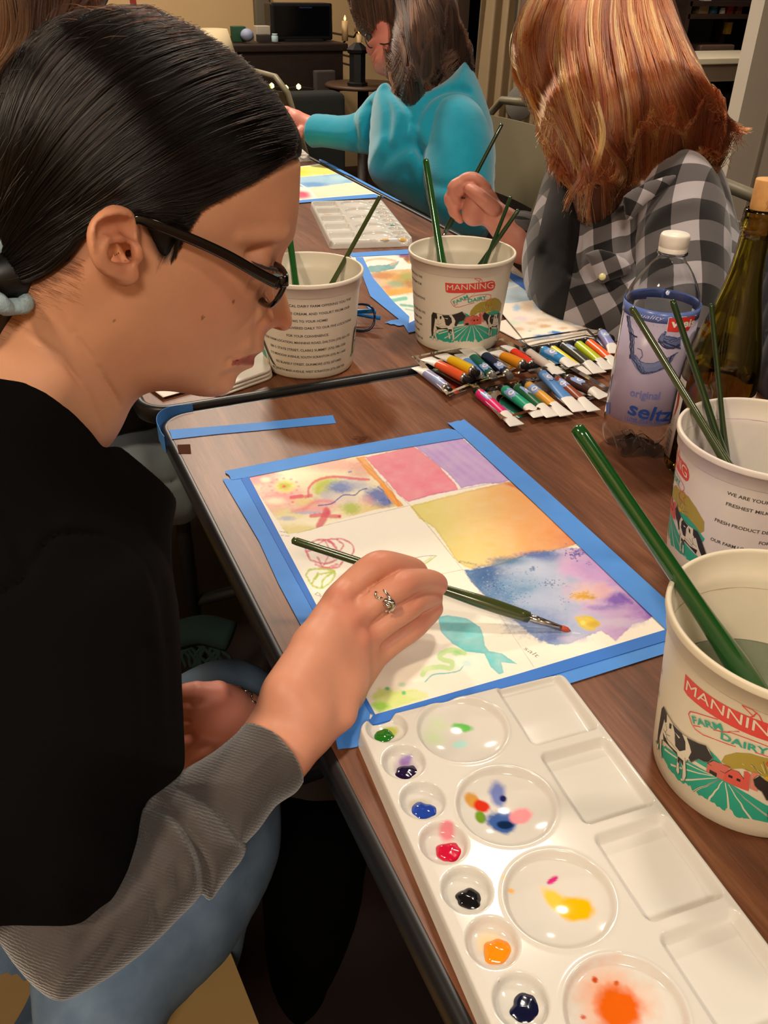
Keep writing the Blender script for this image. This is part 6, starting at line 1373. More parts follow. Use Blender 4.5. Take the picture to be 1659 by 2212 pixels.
# eyeglasses
GB=mat('glossy_black_frame','08080a',rough=.12,coat=.4); LN=mat('spectacle_lens','ffffff',rough=.0,trans=1,ior=1.12)
go=Q(606,606,.064); gl=empty('eyeglasses',(0,0,0)); gl.parent=WM; gl.location=[-v for v in root_loc(WM)]
def ribbon(P,h,t,name,m,parent,up=E2,n=1):      # a bar of height h and thickness t along P
    P=np.asarray(P,float); T=np.gradient(P,axis=0); T/=np.linalg.norm(T,axis=1)[:,None]; V=[]; h=np.broadcast_to(h,(len(P),))
    for i in range(len(P)):
        s=np.cross(T[i],up); s/=np.linalg.norm(s); u=np.cross(s,T[i])
        for a in np.linspace(0,2*math.pi,16,endpoint=False):
            c,d=math.cos(a),math.sin(a); V.append(P[i]+s*t/2*np.sign(c)*abs(c)**.5+u*h[i]/2*np.sign(d)*abs(d)**.5)
    k=len(P); Fc=[(i*16+j,i*16+(j+1)%16,(i+1)*16+(j+1)%16,(i+1)*16+j) for i in range(k-1) for j in range(16)]+[tuple(range(15,-1,-1)),tuple((k-1)*16+j for j in range(16))]
    return MB().add(V,Fc).build(name,m,parent,True)
# temple arms: hinge to the ear
for s in (1,-1):
    pts=[(603,614,.0665),(560,592,.0685),(500,557,.0715),(440,528,.0740),(380,503,.0755),(330,484,.0765),(300,474,.076),(285,480,.075)]
    A=[Q(x,y,w) for x,y,w in pts]
    if s<0: A=[HO+E1*u+E2*v-EN*w for u,v,w in [uvw(p) for p in A]]
    ribbon(catmull(A,4),np.interp(np.linspace(0,1,29),[0,.15,.7,1],[.0080,.0074,.0064,.0045]),.0026,'temple_arm',GB,gl)
# front: two rims and a bridge, leaning with the face
u0,v0,w0=[float(x) for x in uvw(Q(600,606,.066))]
tu,tv,_=[float(x) for x in uvw(Q(627,588,.062))]; bu,bv,_=[float(x) for x in uvw(Q(575,672,.058))]
ft=np.array([tu-bu,tv-bv]); fh_=np.linalg.norm(ft); ft/=fh_
fc=np.array([(tu+bu)/2,(tv+bv)/2])
def fp(a,b_,fwd=0):                              # a: lateral, b: up the lens plane
    wrap=-.0045*(abs(a)/.066)**2; p=fc+ft*b_+np.array([ft[1],-ft[0]])*(wrap+.0045+fwd); return HO+E1*p[0]+E2*p[1]+EN*a
hh=fh_/2
for s in (1,-1):
    cx=.0375; rx,ry=.0265,hh-.002; R_=[]; n=48
    for q in np.linspace(0,2*math.pi,n,endpoint=False):
        c,d=math.cos(q),math.sin(q); R_.append((cx+rx*np.sign(c)*abs(c)**.7,ry*np.sign(d)*abs(d)**.72))
    V=[]
    for (a,b_) in R_:
        o=np.array([a-cx,b_]); L=np.linalg.norm(o); o/=L
        for k in range(8):
            t=2*math.pi*k/8; V.append(fp(s*(a+o[0]*.0021*math.cos(t)),b_+o[1]*.0024*math.cos(t),.0021*math.sin(t)))
    Fc=[(i*8+j,((i+1)%n)*8+j,((i+1)%n)*8+(j+1)%8,i*8+(j+1)%8) for i in range(n) for j in range(8)]
    MB().add(V,Fc).build('rim',GB,gl)
    V=[fp(s*a,b_,.0006) for a,b_ in R_]+[fp(s*a,b_,-.0006) for a,b_ in R_]
    MB().add(V,[tuple(range(n)),tuple(range(2*n-1,n-1,-1))]+[(i,n+i,n+(i+1)%n,(i+1)%n) for i in range(n)]).build('lens',LN,gl)
    ribbon([fp(s*.0625,hh*.62,0),fp(s*.0650,hh*.60,-.001),Q(603,610,.0665) if s>0 else HO+E1*float(uvw(Q(603,610,.0665))[0])+E2*float(uvw(Q(603,610,.0665))[1])-EN*.0665],.0075,.0032,'hinge',GB,gl)
ribbon([fp(.0125,hh*.5,0),fp(.005,hh*.62,.0015),fp(-.005,hh*.62,.0015),fp(-.0125,hh*.5,0)],.0045,.0035,'bridge',GB,gl)
for s in (1,-1): ribbon([fp(s*.0125,hh*.2,-.001),fp(s*.0105,-hh*.1,-.004),fp(s*.0120,-hh*.4,-.005)],.004,.0014,'nose_pad',GB,gl)
# ring and bracelet
SIL=mat('polished_silver','d2cdc4',rough=.18,metal=1)
def fr(x,y,d): return hp(x,y,d)
ax=fr(700,372,.668)-fr(590,440,.664); ax/=np.linalg.norm(ax); c=fr(636,420,.6645); b1=np.cross(ax,CP-c); b1/=np.linalg.norm(b1); b2=np.cross(b1,ax)
loc=np.array(root_loc(WM))
P=[c-loc+b1*.0112*math.cos(q)+b2*.0112*math.sin(q)+ax*.0035*math.sin(q*1.0) for q in np.linspace(.2,2*math.pi-.3,44)]
mb=MB().tube(P,.0011,10)
def rp(x,y,k=.0): return fr(x,y,.6545+k)-loc
mb.tube([rp(598,372),rp(594,388),rp(600,405),rp(614,412),rp(628,406),rp(630,398)],[.0009,.0011,.0013,.0013,.0011,.0007],10)
mb.tube([rp(628,428),rp(640,420),rp(660,418),rp(680,426),rp(690,442),rp(684,460),rp(668,470),rp(655,478)],[.0010,.0022,.0027,.0028,.0026,.0024,.0020,.0008],12,sq=(1,.7))
mb.tube([rp(640,436,-.0005),rp(658,446,-.001),rp(676,448,-.001)],[.0018,.0026,.0016],10); mb.tube([rp(650,470),rp(646,484)],[.0012,.0004],8); mb.tube([rp(668,474),rp(664,488)],[.0012,.0004],8)
mb.build('ring',SIL,WM,True,(0,0,0))
c=pd(498,1546,.795); ax=pd(560,1575,.83)-pd(470,1530,.775); ax/=np.linalg.norm(ax); b1=np.cross(ax,CP-c); b1/=np.linalg.norm(b1); b2=np.cross(b1,ax); mb=MB()
for k in range(22):
    q=2*math.pi*k/22; m_=c-loc+(b1*math.cos(q)+b2*math.sin(q))*.0262; t_=(-b1*math.sin(q)+b2*math.cos(q)); n_=(b1*math.cos(q)+b2*math.sin(q)); s_=ax if k%2 else n_
    mb.tube([m_+t_*.0045*math.cos(a)+s_*.0022*math.sin(a) for a in np.linspace(0,2*math.pi,11)],.0007,6)
mb.build('bracelet',SIL,WM,True,(0,0,0))
# stitched seam on the near thigh
def surf_pt(x,y,obj_field):
    pass
# tan folding chair
TAN=mat('tan_painted_steel','b08d58',rough=.45,metal=.1)
def chair(c,ang,label,m,name='folding_chair',group=None,seat=.445):
    t=empty(name,(c[0],c[1],0),label,'chair',group); ca,sa=math.cos(ang),math.sin(ang)
    R_=lambda x,y,z:(x*ca-y*sa,x*sa+y*ca,z)
    def grid(fn,name,nx=14,ny=14,th=.012):
        V=[];
        for k in (0,1):
            for i in range(nx):
                for j in range(ny): x,y,z=fn(i/(nx-1),j/(ny-1)); V.append(R_(*(np.array([x,y,z])-np.array([0,0,th])*k if name=='seat' else np.array([x,y,z])+np.array([-th,0,0])*k)))
        N_=nx*ny; Fc=[]
        for i in range(nx-1):
            for j in range(ny-1): a=i*ny+j; Fc+=[(a,a+ny,a+ny+1,a+1),(N_+a,N_+a+1,N_+a+ny+1,N_+a+ny)]
        bd=[j for j in range(ny)]+[i*ny+ny-1 for i in range(1,nx)]+[(nx-1)*ny+j for j in range(ny-2,-1,-1)]+[i*ny for i in range(nx-2,0,-1)]
        for a,b_ in zip(bd,bd[1:]+bd[:1]): Fc.append((a,b_,N_+b_,N_+a))
        MB().add(V,Fc).build(name,m,t,True,(0,0,0),auto=40)
    grid(lambda s,q:((s-.5)*.40+.0,(q-.5)*.40*(1-.12*(1-s)),seat+.0-.010*math.sin(s*3.14)*math.sin(q*3.14)-.012*max(0,s-.8)*5*.5),'seat')
    grid(lambda s,q:(-.215-.05*s-.02*math.sin(q*3.14),(q-.5)*.40*(1-.25*max(0,s-.6)),seat+.20+.20*s),'backrest',th=.008)
    for y in (-1,1):
        MB().tube([R_(.26,y*.205,0),R_(.0,y*.205,seat-.04),R_(-.20,y*.205,seat+.18),R_(-.275,y*.20,seat+.40),R_(-.285,y*.15,seat+.445)]+([R_(-.287,0,seat+.455)]),.0115,12).build('side_frame',m,t,True,(0,0,0))
        MB().tube([R_(-.25,y*.185,0),R_(.13,y*.185,seat-.015)],.0105,12).build('leg',m,t,True,(0,0,0))
    MB().tube([R_(.19,-.205,.12),R_(.19,.205,.12)],.008,10).build('cross_bar',m,t,True,(0,0,0)); MB().tube([R_(-.18,-.185,.10),R_(-.18,.185,.10)],.008,10).build('cross_bar',m,t,True,(0,0,0))
    return t
chair((-.135,.50),math.radians(4),'tan metal folding chair under the near person in the black t-shirt',TAN)
# ================================================================ hair on any inflated volume
class HairVol:
    def __init__(s,pl,poly,W,R,h=.004):
        s.pl=pl; P=pl.uv(catmull(list(poly)+[poly[0]],3)[:-1].tolist()); s.lo=P.min(0)-.03; hi=P.max(0)+.03; s.g=h
        s.ax=[np.arange(s.lo[i],hi[i],h) for i in (0,1)]; X,Y=np.meshgrid(*s.ax,indexing='ij'); d=-sd_poly(X,Y,P)
        q=1-np.clip(d/R,0,1); s.H2=np.where(d>0,W*W*(1-q*q),d*.05); s.W=W
    def bil(s,u,v):
        x=np.clip((u-s.lo[0])/s.g,0,s.H2.shape[0]-1.001);y=np.clip((v-s.lo[1])/s.g,0,s.H2.shape[1]-1.001); i,j=x.astype(int),y.astype(int); fx,fy=x-i,y-j; A=s.H2
        return A[i,j]*(1-fx)*(1-fy)+A[i+1,j]*fx*(1-fy)+A[i,j+1]*(1-fx)*fy+A[i+1,j+1]*fx*fy
    def on(s,P,off,side=1):
        w=np.full(len(P),s.W*.7)
        for _ in range(7): L=s.pl.loc(s.pl.q(P[:,0],P[:,1],w)); w=w+.7*(np.sqrt(np.maximum(s.bil(L[:,0],L[:,1]),0))-w)
        L=s.pl.loc(s.pl.q(P[:,0],P[:,1],w)); L[:,2]=np.sqrt(np.maximum(s.bil(L[:,0],L[:,1]),0))+off; L[:,2]*=side; return s.pl.wor(L)
def wavyhair(vol,guides,n,rad,m,parent,name='hair_strands',wave=1.,lockw=.006,seed=1,side2=.25,spread=1.,pts=16,frizz=1.):
    rg=np.random.default_rng(seed); G=np.array([catmull(g_,3) for g_ in guides]); NP=G.shape[1]; K=len(G); st=[];tn=[]; nl=max(8,n//26)
    locks=[(rg.uniform(0,K-1),rg.uniform(0,.35),rg.uniform(.65,1.),rg.uniform(0,6.28),rg.uniform(.6,1.5),rg.random(),rg.uniform(-.2,1.)) for _ in range(nl)]
    for k in range(n):
        s0_,t0,t1,ph,am,tone,dz=locks[k%nl]; s=np.clip(s0_+rg.normal()*.07*spread,0,K-1.001); i=int(s); f=s-i; P0=G[i]*(1-f)+G[i+1]*f
        tt=np.linspace(max(0,t0+rg.normal()*.03)*(rg.random()>.3),min(1,t1+rg.normal()*.04),pts); P=np.stack([np.interp(tt*(NP-1),np.arange(NP),P0[:,j]) for j in (0,1)],1)
        a=wave*am*(2+22*tt**1.9); P[:,0]+=a*np.sin(tt*(7+2.5*am)+ph)+rg.normal()*1.6*spread+frizz*rg.normal(size=pts).cumsum()*.25; P[:,1]+=rg.normal()*2
        off=lockw*(dz+.5*np.cos(tt*7.5+ph)*tt)*np.sin(np.clip(tt*3,0,1)*1.57)+rg.normal()*.0012+.002
        st.append(vol.on(P,off,1)); tn.append(np.clip(tone+rg.normal()*.09,0,1))
        if rg.random()<side2: st.append(vol.on(P,off,-1)); tn.append(tone)
    return curves(name,st,rad,m,parent,.45,tn)
def tonehair(name,ramp,rough=.3):
    m=bpy.data.materials.new(name); m.use_nodes=True; nt=m.node_tree; nt.nodes.clear(); N=nt.nodes.new; o=N('ShaderNodeOutputMaterial'); h=N('ShaderNodeBsdfHairPrincipled'); h.parametrization='COLOR'
    at=N('ShaderNodeAttribute'); at.attribute_name='tone'; cr=N('ShaderNodeValToRGB'); el=cr.color_ramp.elements; el[0].color=hexc(ramp[0]); el[1].color=hexc(ramp[-1])
    for i,c in enumerate(ramp[1:-1]): x=el.new((i+1)/(len(ramp)-1)); x.color=hexc(c)
    nt.links.new(at.outputs['Fac'],cr.inputs['Fac']); nt.links.new(cr.outputs['Color'],h.inputs['Color']); h.inputs['Roughness'].default_value=rough; h.inputs['Radial Roughness'].default_value=.7
    nt.links.new(h.outputs[0],o.inputs['Surface']); return m
def figure(loc,label): return empty('person',loc,label,'person')
SKINP=mat('rosy_skin','c88470',rough=.5,sss=.1,noise=(60,.3,'b9705e'))
# ---------------------------------------------------------------- red-haired woman in the checked shirt
GW=figure((1.12,1.30,.46),'person with long coppery red hair in a black and grey checked shirt')
gd=1.44
pg2=Plane(pd(1320,60,gd),pd(1330,500,gd+.06))
f4=lambda x,y,d:pd(x,y,d)
GF=Field(*[f(np.array([pd(*p) for p in ((1080,-140,gd),(1560,560,gd),(1560,-140,gd+.1),(1080,600,gd+.1))]),axis=0)+o for f,o in ((np.min,-.12),(np.max,.12))],.0035)
_hx=pd(1300,80,gd)-pd(1150,190,gd); _hx/=np.linalg.norm(_hx); _hn=np.cross(_hx,UP); _hn/=np.linalg.norm(_hn); _hu=np.cross(_hn,_hx)
RM=[_hx,_hn,_hu]
GF.ball(f4(1300,70,gd),(.100,.080,.098),.02,R=RM); GF.ball(f4(1235,170,gd),(.060,.044,.075),.03,R=RM)
GF.cone(f4(1290,230,gd),f4(1310,380,gd+.04),.055,.058,.03)
# right forearm and hand with the brush: the hand closes on the brush line
def onb(t): return GT+(GD-GT)*t
tb=min(np.linspace(0,1,200),key=lambda t:np.hypot(*(np.array(prj(onb(t)))-np.array([1018,402])))); hb=float((onb(tb)-CP)@FW)
z3=lambda x,y,d=0:pd(560+x/3.016,y/3.016,hb+d)
GHF=Field(*[f(np.array([z3(1200,1100,-.06),z3(1900,1900,.1),z3(1200,1900,-.05),z3(1900,1100,.1)]),axis=0)+o for f,o in ((np.min,-.03),(np.max,.03))],.0022)
GHF.chain([z3(1860,1760,.02),z3(1680,1540,.01),z3(1540,1410,.0)],[.040,.033,.027],.01,.01,sub=2)
GHF.ball(z3(1450,1330,0),(.034,.026,.032),.012); GHF.ball(z3(1400,1390,.0),(.024,.022,.024),.012)
for L,r in (([(1470,1230,-.01),(1400,1165,-.02),(1330,1175,-.015),(1310,1250,-.006)],[.013,.0115,.0105,.009]),([(1420,1240,0),(1330,1190,-.012),(1262,1225,-.008),(1290,1310,.006)],[.013,.0115,.0105,.009]),
            ([(1420,1290,.012),(1320,1240,.004),(1240,1290,.004),(1270,1370,.014)],[.0125,.0115,.0105,.009]),([(1420,1350,.02),(1320,1330,.014),(1262,1370,.014),(1310,1430,.022)],[.012,.0105,.0095,.008]),
            ([(1530,1360,-.03),(1450,1290,-.040),(1385,1240,-.028),(1352,1222,-.012)],[.014,.013,.0115,.0085])):
    GHF.chain([z3(*p) for p in L],r,.0022,.003,sub=3)
Va,Fa=fieldmesh(GF,2); _V,_F=inflate(pg2,[(1172,60),(1156,110),(1150,150),(1152,182),(1147,198),(1143,211),(1146,224),(1158,230),(1170,234),(1173,246),(1171,256),(1177,266),(1182,284),(1210,300),(1250,290),(1270,120),(1230,50)],.042,.04,.0028); Fa=np.concatenate([Fa,_F+len(Va)]); Va=np.concatenate([Va,_V]); Vb,Fb=fieldmesh(GHF,2)
part('body',np.concatenate([Va,Vb]),np.concatenate([Fa,Fb+len(Va)]),SKINP,GW)
# checked shirt
CHK=mat('checked_flannel','8a878c',rough=.95,spec=.15,sheen=.3,bump=(900,.3,.0006))
def _chk(m):
    nt=m.node_tree;N=nt.nodes.new;L_=nt.links.new; at=N('ShaderNodeVertexColor'); at.layer_name='paint'; sp_=N('ShaderNodeSeparateColor'); L_(at.outputs[0],sp_.inputs[0])
    def M(op,a,b=None):
        n=N('ShaderNodeMath'); n.operation=op; (L_(a,n.inputs[0]) if not isinstance(a,(int,float)) else setattr(n.inputs[0],'default_value',a))
        if b is not None: (L_(b,n.inputs[1]) if not isinstance(b,(int,float)) else setattr(n.inputs[1],'default_value',b))
        return n.outputs[0]
    f=lambda c:M('GREATER_THAN',M('FRACT',M('MULTIPLY',c,.5)),.5)
    t=M('MULTIPLY',M('ADD',f(sp_.outputs[0]),f(sp_.outputs[1])),.5); cr=N('ShaderNodeValToRGB'); cr.color_ramp.interpolation='CONSTANT'; e=cr.color_ramp.elements; e[0].color=hexc('a8a2a8'); e[1].color=hexc('1d1c1e'); e[1].position=.9; x=e.new(.3); x.color=hexc('5a5658'); L_(t,cr.inputs[0])
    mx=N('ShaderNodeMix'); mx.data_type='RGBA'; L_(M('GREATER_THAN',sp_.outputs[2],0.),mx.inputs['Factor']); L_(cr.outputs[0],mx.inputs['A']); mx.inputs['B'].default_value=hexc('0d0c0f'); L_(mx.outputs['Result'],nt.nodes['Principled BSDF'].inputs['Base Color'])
_chk(CHK)
def gingham(a,b,sz): return np.stack([a/sz+50,b/sz+50,-np.ones_like(a)],-1)
TS=[(1205,322),(1185,372),(1165,440),(1146,505),(1130,565),(1140,640),(1190,760),(1400,880),(1620,900),(1660,720),(1610,560),(1588,480),(1572,420),(1545,372),(1500,330),(1440,300),(1330,290)]
def fold2(pl,specs,seed=3):
    def f(X,Y):
        d=.006*(fbm(X*14,Y*12,seed=seed)-.5)
        for P,dep,wd in specs:
            D=np.full(X.shape,1e9); Q_=catmull(pl.uv(P,.08),4)
            for a,b in zip(Q_[:-1],Q_[1:]):
                e=b-a; t=np.clip(((X-a[0])*e[0]+(Y-a[1])*e[1])/(e@e+1e-12),0,1); D=np.minimum(D,np.hypot(X-a[0]-e[0]*t,Y-a[1]-e[1]*t))
            d=d+dep*np.exp(-(D/wd)**2)
        return d
    return f
pb=Plane(pd(1400,360,gd+.06),pd(1390,800,gd-.02))
V,Fc=inflate(pb,TS,.150,.125,.0045,None,0,None,fold2(pb,[([(1240,420),(1260,520),(1250,620)],-.010,.010),([(1330,430),(1360,520),(1350,640)],-.012,.012),([(1180,560),(1240,620),(1330,670)],-.008,.010)]))
L=pb.loc(V); th_=math.radians(-16); a=L[:,0]*math.cos(th_)-L[:,1]*math.sin(th_)+.012*np.sin(L[:,1]*22); b=L[:,0]*math.sin(th_)+L[:,1]*math.cos(th_)+.008*np.sin(L[:,0]*30)
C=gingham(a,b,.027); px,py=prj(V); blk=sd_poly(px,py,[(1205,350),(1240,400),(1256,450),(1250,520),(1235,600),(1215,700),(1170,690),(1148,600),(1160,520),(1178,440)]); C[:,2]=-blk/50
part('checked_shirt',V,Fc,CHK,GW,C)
# near arm
pa=Plane(pd(1500,380,gd-.10),pd(1440,760,gd-.16))
AS=[(1400,378),(1455,345),(1510,352),(1548,392),(1570,450),(1580,520),(1575,600),(1560,700),(1530,800),(1480,880),(1400,890),(1350,830),(1352,720),(1368,620),(1372,520),(1380,430)]
V,Fc=inflate(pa,AS,.072,.070,.004,None,0,None,fold2(pa,[([(1390,470),(1440,440),(1500,430)],.006,.012),([(1375,560),(1420,600),(1500,600)],-.006,.010),([(1380,690),(1450,730),(1540,720)],-.006,.010)],9))
L=pa.loc(V); C=gingham(L[:,0]+.012*np.sin(L[:,1]*26)+.01,np.arcsin(np.clip(L[:,1]/.10,-1,1))*.085+.010*np.sin(L[:,0]*18)+.012,.034); part('shirt_sleeve',V,Fc,CHK,GW,C)
# forearm of the near arm rests on her lap; rolled far cuff
V,Fc=inflate(Plane(z3(1620,1490,.01),z3(1860,1760,.03)),[(1085,480),(1100,462),(1135,455),(1185,480),(1190,560),(1150,600),(1118,560),(1122,520)],.042,.04,.003); L=V; part('shirt_cuff',V,Fc,CHK,GW,gingham(V[:,0]+V[:,1],V[:,2]*1.2,.022))
MB().box((0,0,0),(.001,.001,.001)) if False else None
BT=mat('pearl_snap_button','d9cf9a',rough=.25); 
def onvolume(pl,V,x,y):
    p_x,p_y=prj(V); d=(p_x-x)**2+(p_y-y)**2; k=np.argsort(d)[:60]; dep=(V[k]-CP)@FW; return V[k[dep.argmin()]]
for nm,PP,dd_ in (('collar',[(1345,425),(1372,405),(1420,385),(1462,378),(1440,410),(1395,440),(1356,480)],.165),('pocket_flap',[(1262,548),(1300,538),(1352,560),(1362,588),(1318,606),(1296,612),(1280,580)],.142)):
    _p=Plane(pd(PP[0][0],PP[0][1],gd-dd_),pd(PP[3][0],PP[3][1],gd-dd_)); V,Fc=inflate(_p,PP,.008,.012,.002); L=_p.loc(V); part(nm,V,Fc,CHK,GW,gingham(L[:,0]+L[:,1],L[:,1]-L[:,0],.030))
for (x,y) in ((1301,598),): 
    p=pd(x,y,gd-.152); MB().lathe([(0,.003),(.004,.0025),(.0055,.001),(.0055,-.001),(0,-.001)],20,axis=-FW).build('shirt_button',BT,GW,True,(p-np.array(root_loc(GW))))
# red hair
GH=[(1158,-10),(1129,25),(1114,84),(1112,126),(1120,172),(1146,196),(1168,232),(1174,262),(1168,291),(1186,326),(1212,358),(1236,400),(1243,452),(1270,476),(1300,474),(1333,448),(1356,404),(1390,378),(1450,372),(1500,330),(1530,318),(1556,350),(1572,300),(1545,262),(1508,190),(1480,105),(1455,25),(1420,-60),(1350,-110),(1270,-120),(1200,-80)]
pgh=Plane(pd(1320,60,gd-.02),pd(1300,460,gd-.10)); HV=HairVol(pgh,GH,.120,.085)
V,Fc=inflate(pgh,GH,.110,.085,.004); part('hair',V,Fc,mat('copper_hair_mass','4a2413',rough=.6),GW)
GRED=tonehair('copper_hair_strands',['431c0c','6b3218','8a4620','6e3418','b0703a','cf9450'],.28)
GG=[[(1205,-75),(1140,15),(1116,90),(1122,165),(1166,236),(1172,288),(1190,328)],[(1232,-90),(1170,30),(1152,130),(1172,215),(1190,290),(1222,358),(1240,410)],[(1260,-95),(1205,40),(1196,150),(1212,240),(1228,320),(1246,400),(1262,468)],[(1290,-98),(1250,40),(1246,150),(1262,250),(1272,330),(1286,405),(1300,465)],[(1320,-98),(1296,40),(1302,150),(1312,250),(1312,330),(1330,390),(1345,430)],
    [(1348,-92),(1340,40),(1356,150),(1368,245),(1362,315),(1388,352),(1400,378)],[(1374,-85),(1380,45),(1402,150),(1420,238),(1424,300),(1440,340),(1452,376)],[(1400,-70),(1418,45),(1446,145),(1472,228),(1488,292),(1504,330),(1500,352)],[(1418,-50),(1445,45),(1476,130),(1504,205),(1530,268),(1548,318),(1552,352)],[(1428,-40),(1456,40),(1490,120),(1520,190),(1548,255),(1580,285),(1600,292)]]
wavyhair(HV,GG,6500,.00055,GRED,GW,wave=1.15,lockw=.014,seed=5,spread=1.3)
# ---------------------------------------------------------------- woman in turquoise
td=2.28; TW=figure((1.12,2.35,.46),'person with brown hair in a bright turquoise fleece reaching over the far table')
pt_=Plane(pd(900,60,td),pd(940,450,td)); 
TFl=mat('turquoise_fleece','1592ad',rough=.95,spec=.15,sheen=.5,noise=(18,.35,'0f7f9c'),bump=(500,.4,.0015))
TJ=[(862,215),(846,196),(818,205),(805,240),(800,300),(799,330),(797,365),(812,398),(858,428),(918,460),(975,492),(1040,515),(1066,470),(1067,400),(1069,332),(1064,275),(1044,212),(1024,166),(1006,148),(985,168),(962,192),(930,212),(890,225)]
fs=[([(805,370),(850,345),(900,330),(915,350)],-.018,.016),([(915,345),(912,400),(925,455)],-.014,.010),([(905,340),(900,290),(925,240),(960,218),(1010,216)],-.013,.010),([(830,200),(845,260),(840,330)],-.014,.012),([(860,210),(885,270),(870,320)],-.012,.012),([(830,320),(800,370)],.008,.02),([(850,390),(880,380),(900,420)],-.008,.010)]
V,Fc=inflate(pt_,TJ,.150,.105,.006,None,0,None,fold2(pt_,fs,12)); part('fleece_jacket',V,Fc,TFl,TW)
pu=Plane(pd(1000,240,td-.10),pd(1010,470,td-.12)); AJ=[(925,262),(945,228),(985,212),(1025,225),(1052,262),(1066,320),(1066,400),(1060,470),(1040,512),(985,500),(940,470),(920,420),(914,350)]
V,Fc=inflate(pu,AJ,.085,.085,.006,None,0,None,fold2(pu,[([(920,380),(960,400),(1010,395)],-.006,.012)],13)); part('fleece_sleeve',V,Fc,TFl,TW)
pv=Plane(pd(665,282,td+.18),pd(820,255,td+.08)); LA=[(664,246),(700,247),(740,250),(772,240),(812,196),(850,200),(860,260),(830,330),(795,333),(759,328),(700,318),(663,320),(655,312),(655,250)]
V,Fc=inflate(pv,LA,.062,.060,.005,[(664,100),(900,100),(900,400),(664,400)],.03,None,fold2(pv,[([(745,255),(760,290),(755,325)],-.010,.010),([(790,230),(800,280),(790,320)],-.012,.012),([(770,250),(780,300)],.008,.01)],14)); part('fleece_sleeve',V,Fc,TFl,TW)
TF=Field(*[f(np.array([pd(*p) for p in ((560,-120,td),(1060,340,td),(1060,-120,td+.3),(560,340,td+.3))]),axis=0)+o for f,o in ((np.min,-.12),(np.max,.12))],.005)
hx=pd(900,30,td)-pd(800,100,td); hx/=np.linalg.norm(hx); hn=np.cross(hx,UP); hn/=np.linalg.norm(hn); R4=[hx,hn,np.cross(hn,hx)]
TF.ball(pd(895,15,td),(.100,.080,.098),.02,R=R4); TF.ball(pd(862,100,td),(.046,.056,.080),.03,R=R4)
TF.cone(pd(880,130,td),pd(900,220,td),.055,.06,.03)
V1_,F1_=fieldmesh(TF,2); _fp=[(828,10),(812,38),(803,58),(802,74),(806,84),(799,95),(791,106),(794,113),(804,116),(805,122),(801,128),(802,134),(808,138),(806,145),(812,153),(826,158),(850,166),(890,150),(905,80),(900,10)]; _V,_F=inflate(pt_,_fp,.058,.052,.0035); F1_=np.concatenate([F1_,_F+len(V1_)]); V1_=np.concatenate([V1_,_V]); TF.D[:]=.05
wv=td+.17
TF.chain([pd(700,283,wv-.02),pd(662,272,wv),pd(640,262,wv)],[.030,.027,.030],.01,.01)
for (a,b_,c_) in (((640,248),(618,238),(598,246)),((640,258),(614,250),(592,262)),((640,268),(614,266),(596,280)),((642,278),(620,280),(604,292))): TF.chain([pd(*a,wv),pd(*b_,wv),pd(*c_,wv)],[.014,.012,.009],.004,.003)
TF.chain([pd(650,285,wv-.02),pd(628,296,wv-.03),pd(612,300,wv-.03)],[.016,.013,.010],.005,.004)
V,Fc=fieldmesh(TF,2); part('body',np.concatenate([V1_,V]),np.concatenate([F1_,Fc+len(V1_)]),mat('ruddy_skin','cc7f70',rough=.5,sss=.1),TW)
TH=[(748,-40),(752,5),(765,22),(790,45),(815,52),(838,66),(850,100),(846,140),(850,170),(862,205),(878,238),(902,238),(915,215),(914,190),(935,160),(955,135),(975,100),(992,125),(1016,165),(1022,140),(1008,90),(990,50),(976,0),(960,-50),(900,-90),(820,-90)]
pth=Plane(pd(900,60,td-.02),pd(905,240,td-.10)); HV2=HairVol(pth,TH,.125,.08,.005); V,Fc=inflate(pth,TH,.116,.08,.005); part('hair',V,Fc,mat('brown_hair_mass','2a1a12',rough=.7),TW)
TG=[[(830,-85),(770,-20),(762,12),(790,36),(825,52),(842,70),(848,95)],[(850,-88),(800,-20),(810,30),(838,62),(852,110),(850,150),(858,190)],[(870,-90),(850,0),(862,60),(868,120),(866,170),(874,210),(886,240)],[(890,-90),(890,0),(900,70),(902,130),(896,180),(900,215),(905,236)],[(905,-85),(920,0),(935,60),(940,110),(932,150),(918,180),(912,205)],[(920,-80),(945,0),(965,50),(975,90),(965,110),(950,140),(935,165)],[(930,-70),(960,0),(985,55),(1002,100),(1010,130),(1014,150),(1018,165)]]
wavyhair(HV2,TG,3000,.0008,tonehair('brown_hair_strands',['1d0f0a','301a10','452817','301a10','5a3820'],.62),TW,wave=1.0,lockw=.014,seed=6,frizz=1.6)
MB().tube(np.array([pd(652,290,wv-.03),pd(656,300,wv-.035),pd(654,312,wv-.02)])-np.array(root_loc(TW)),.012,10).build('wrist_strap',mat('navy_strap','142544',rough=.5),TW)
gg=empty('eyeglasses'); gg.parent=TW; gg.location=[-v for v in root_loc(TW)]
for c_ in ((800,86,0),): 
    P=[pd(800+9*math.cos(q)-2,88+14*math.sin(q)+9*math.cos(q)*.7,td-.02+.012*math.cos(q)) for q in np.linspace(0,2*math.pi,25)]; MB().tube(P,.0016,8).build('rim',mat('dark_thin_frame','2a2024',rough=.3),gg,True,(0,0,0))
MB().tube([pd(808,92,td-.02),pd(830,96,td-.05),pd(850,92,td-.07)],.0018,8).build('temple_arm',bpy.data.materials['dark_thin_frame'],gg,True,(0,0,0))
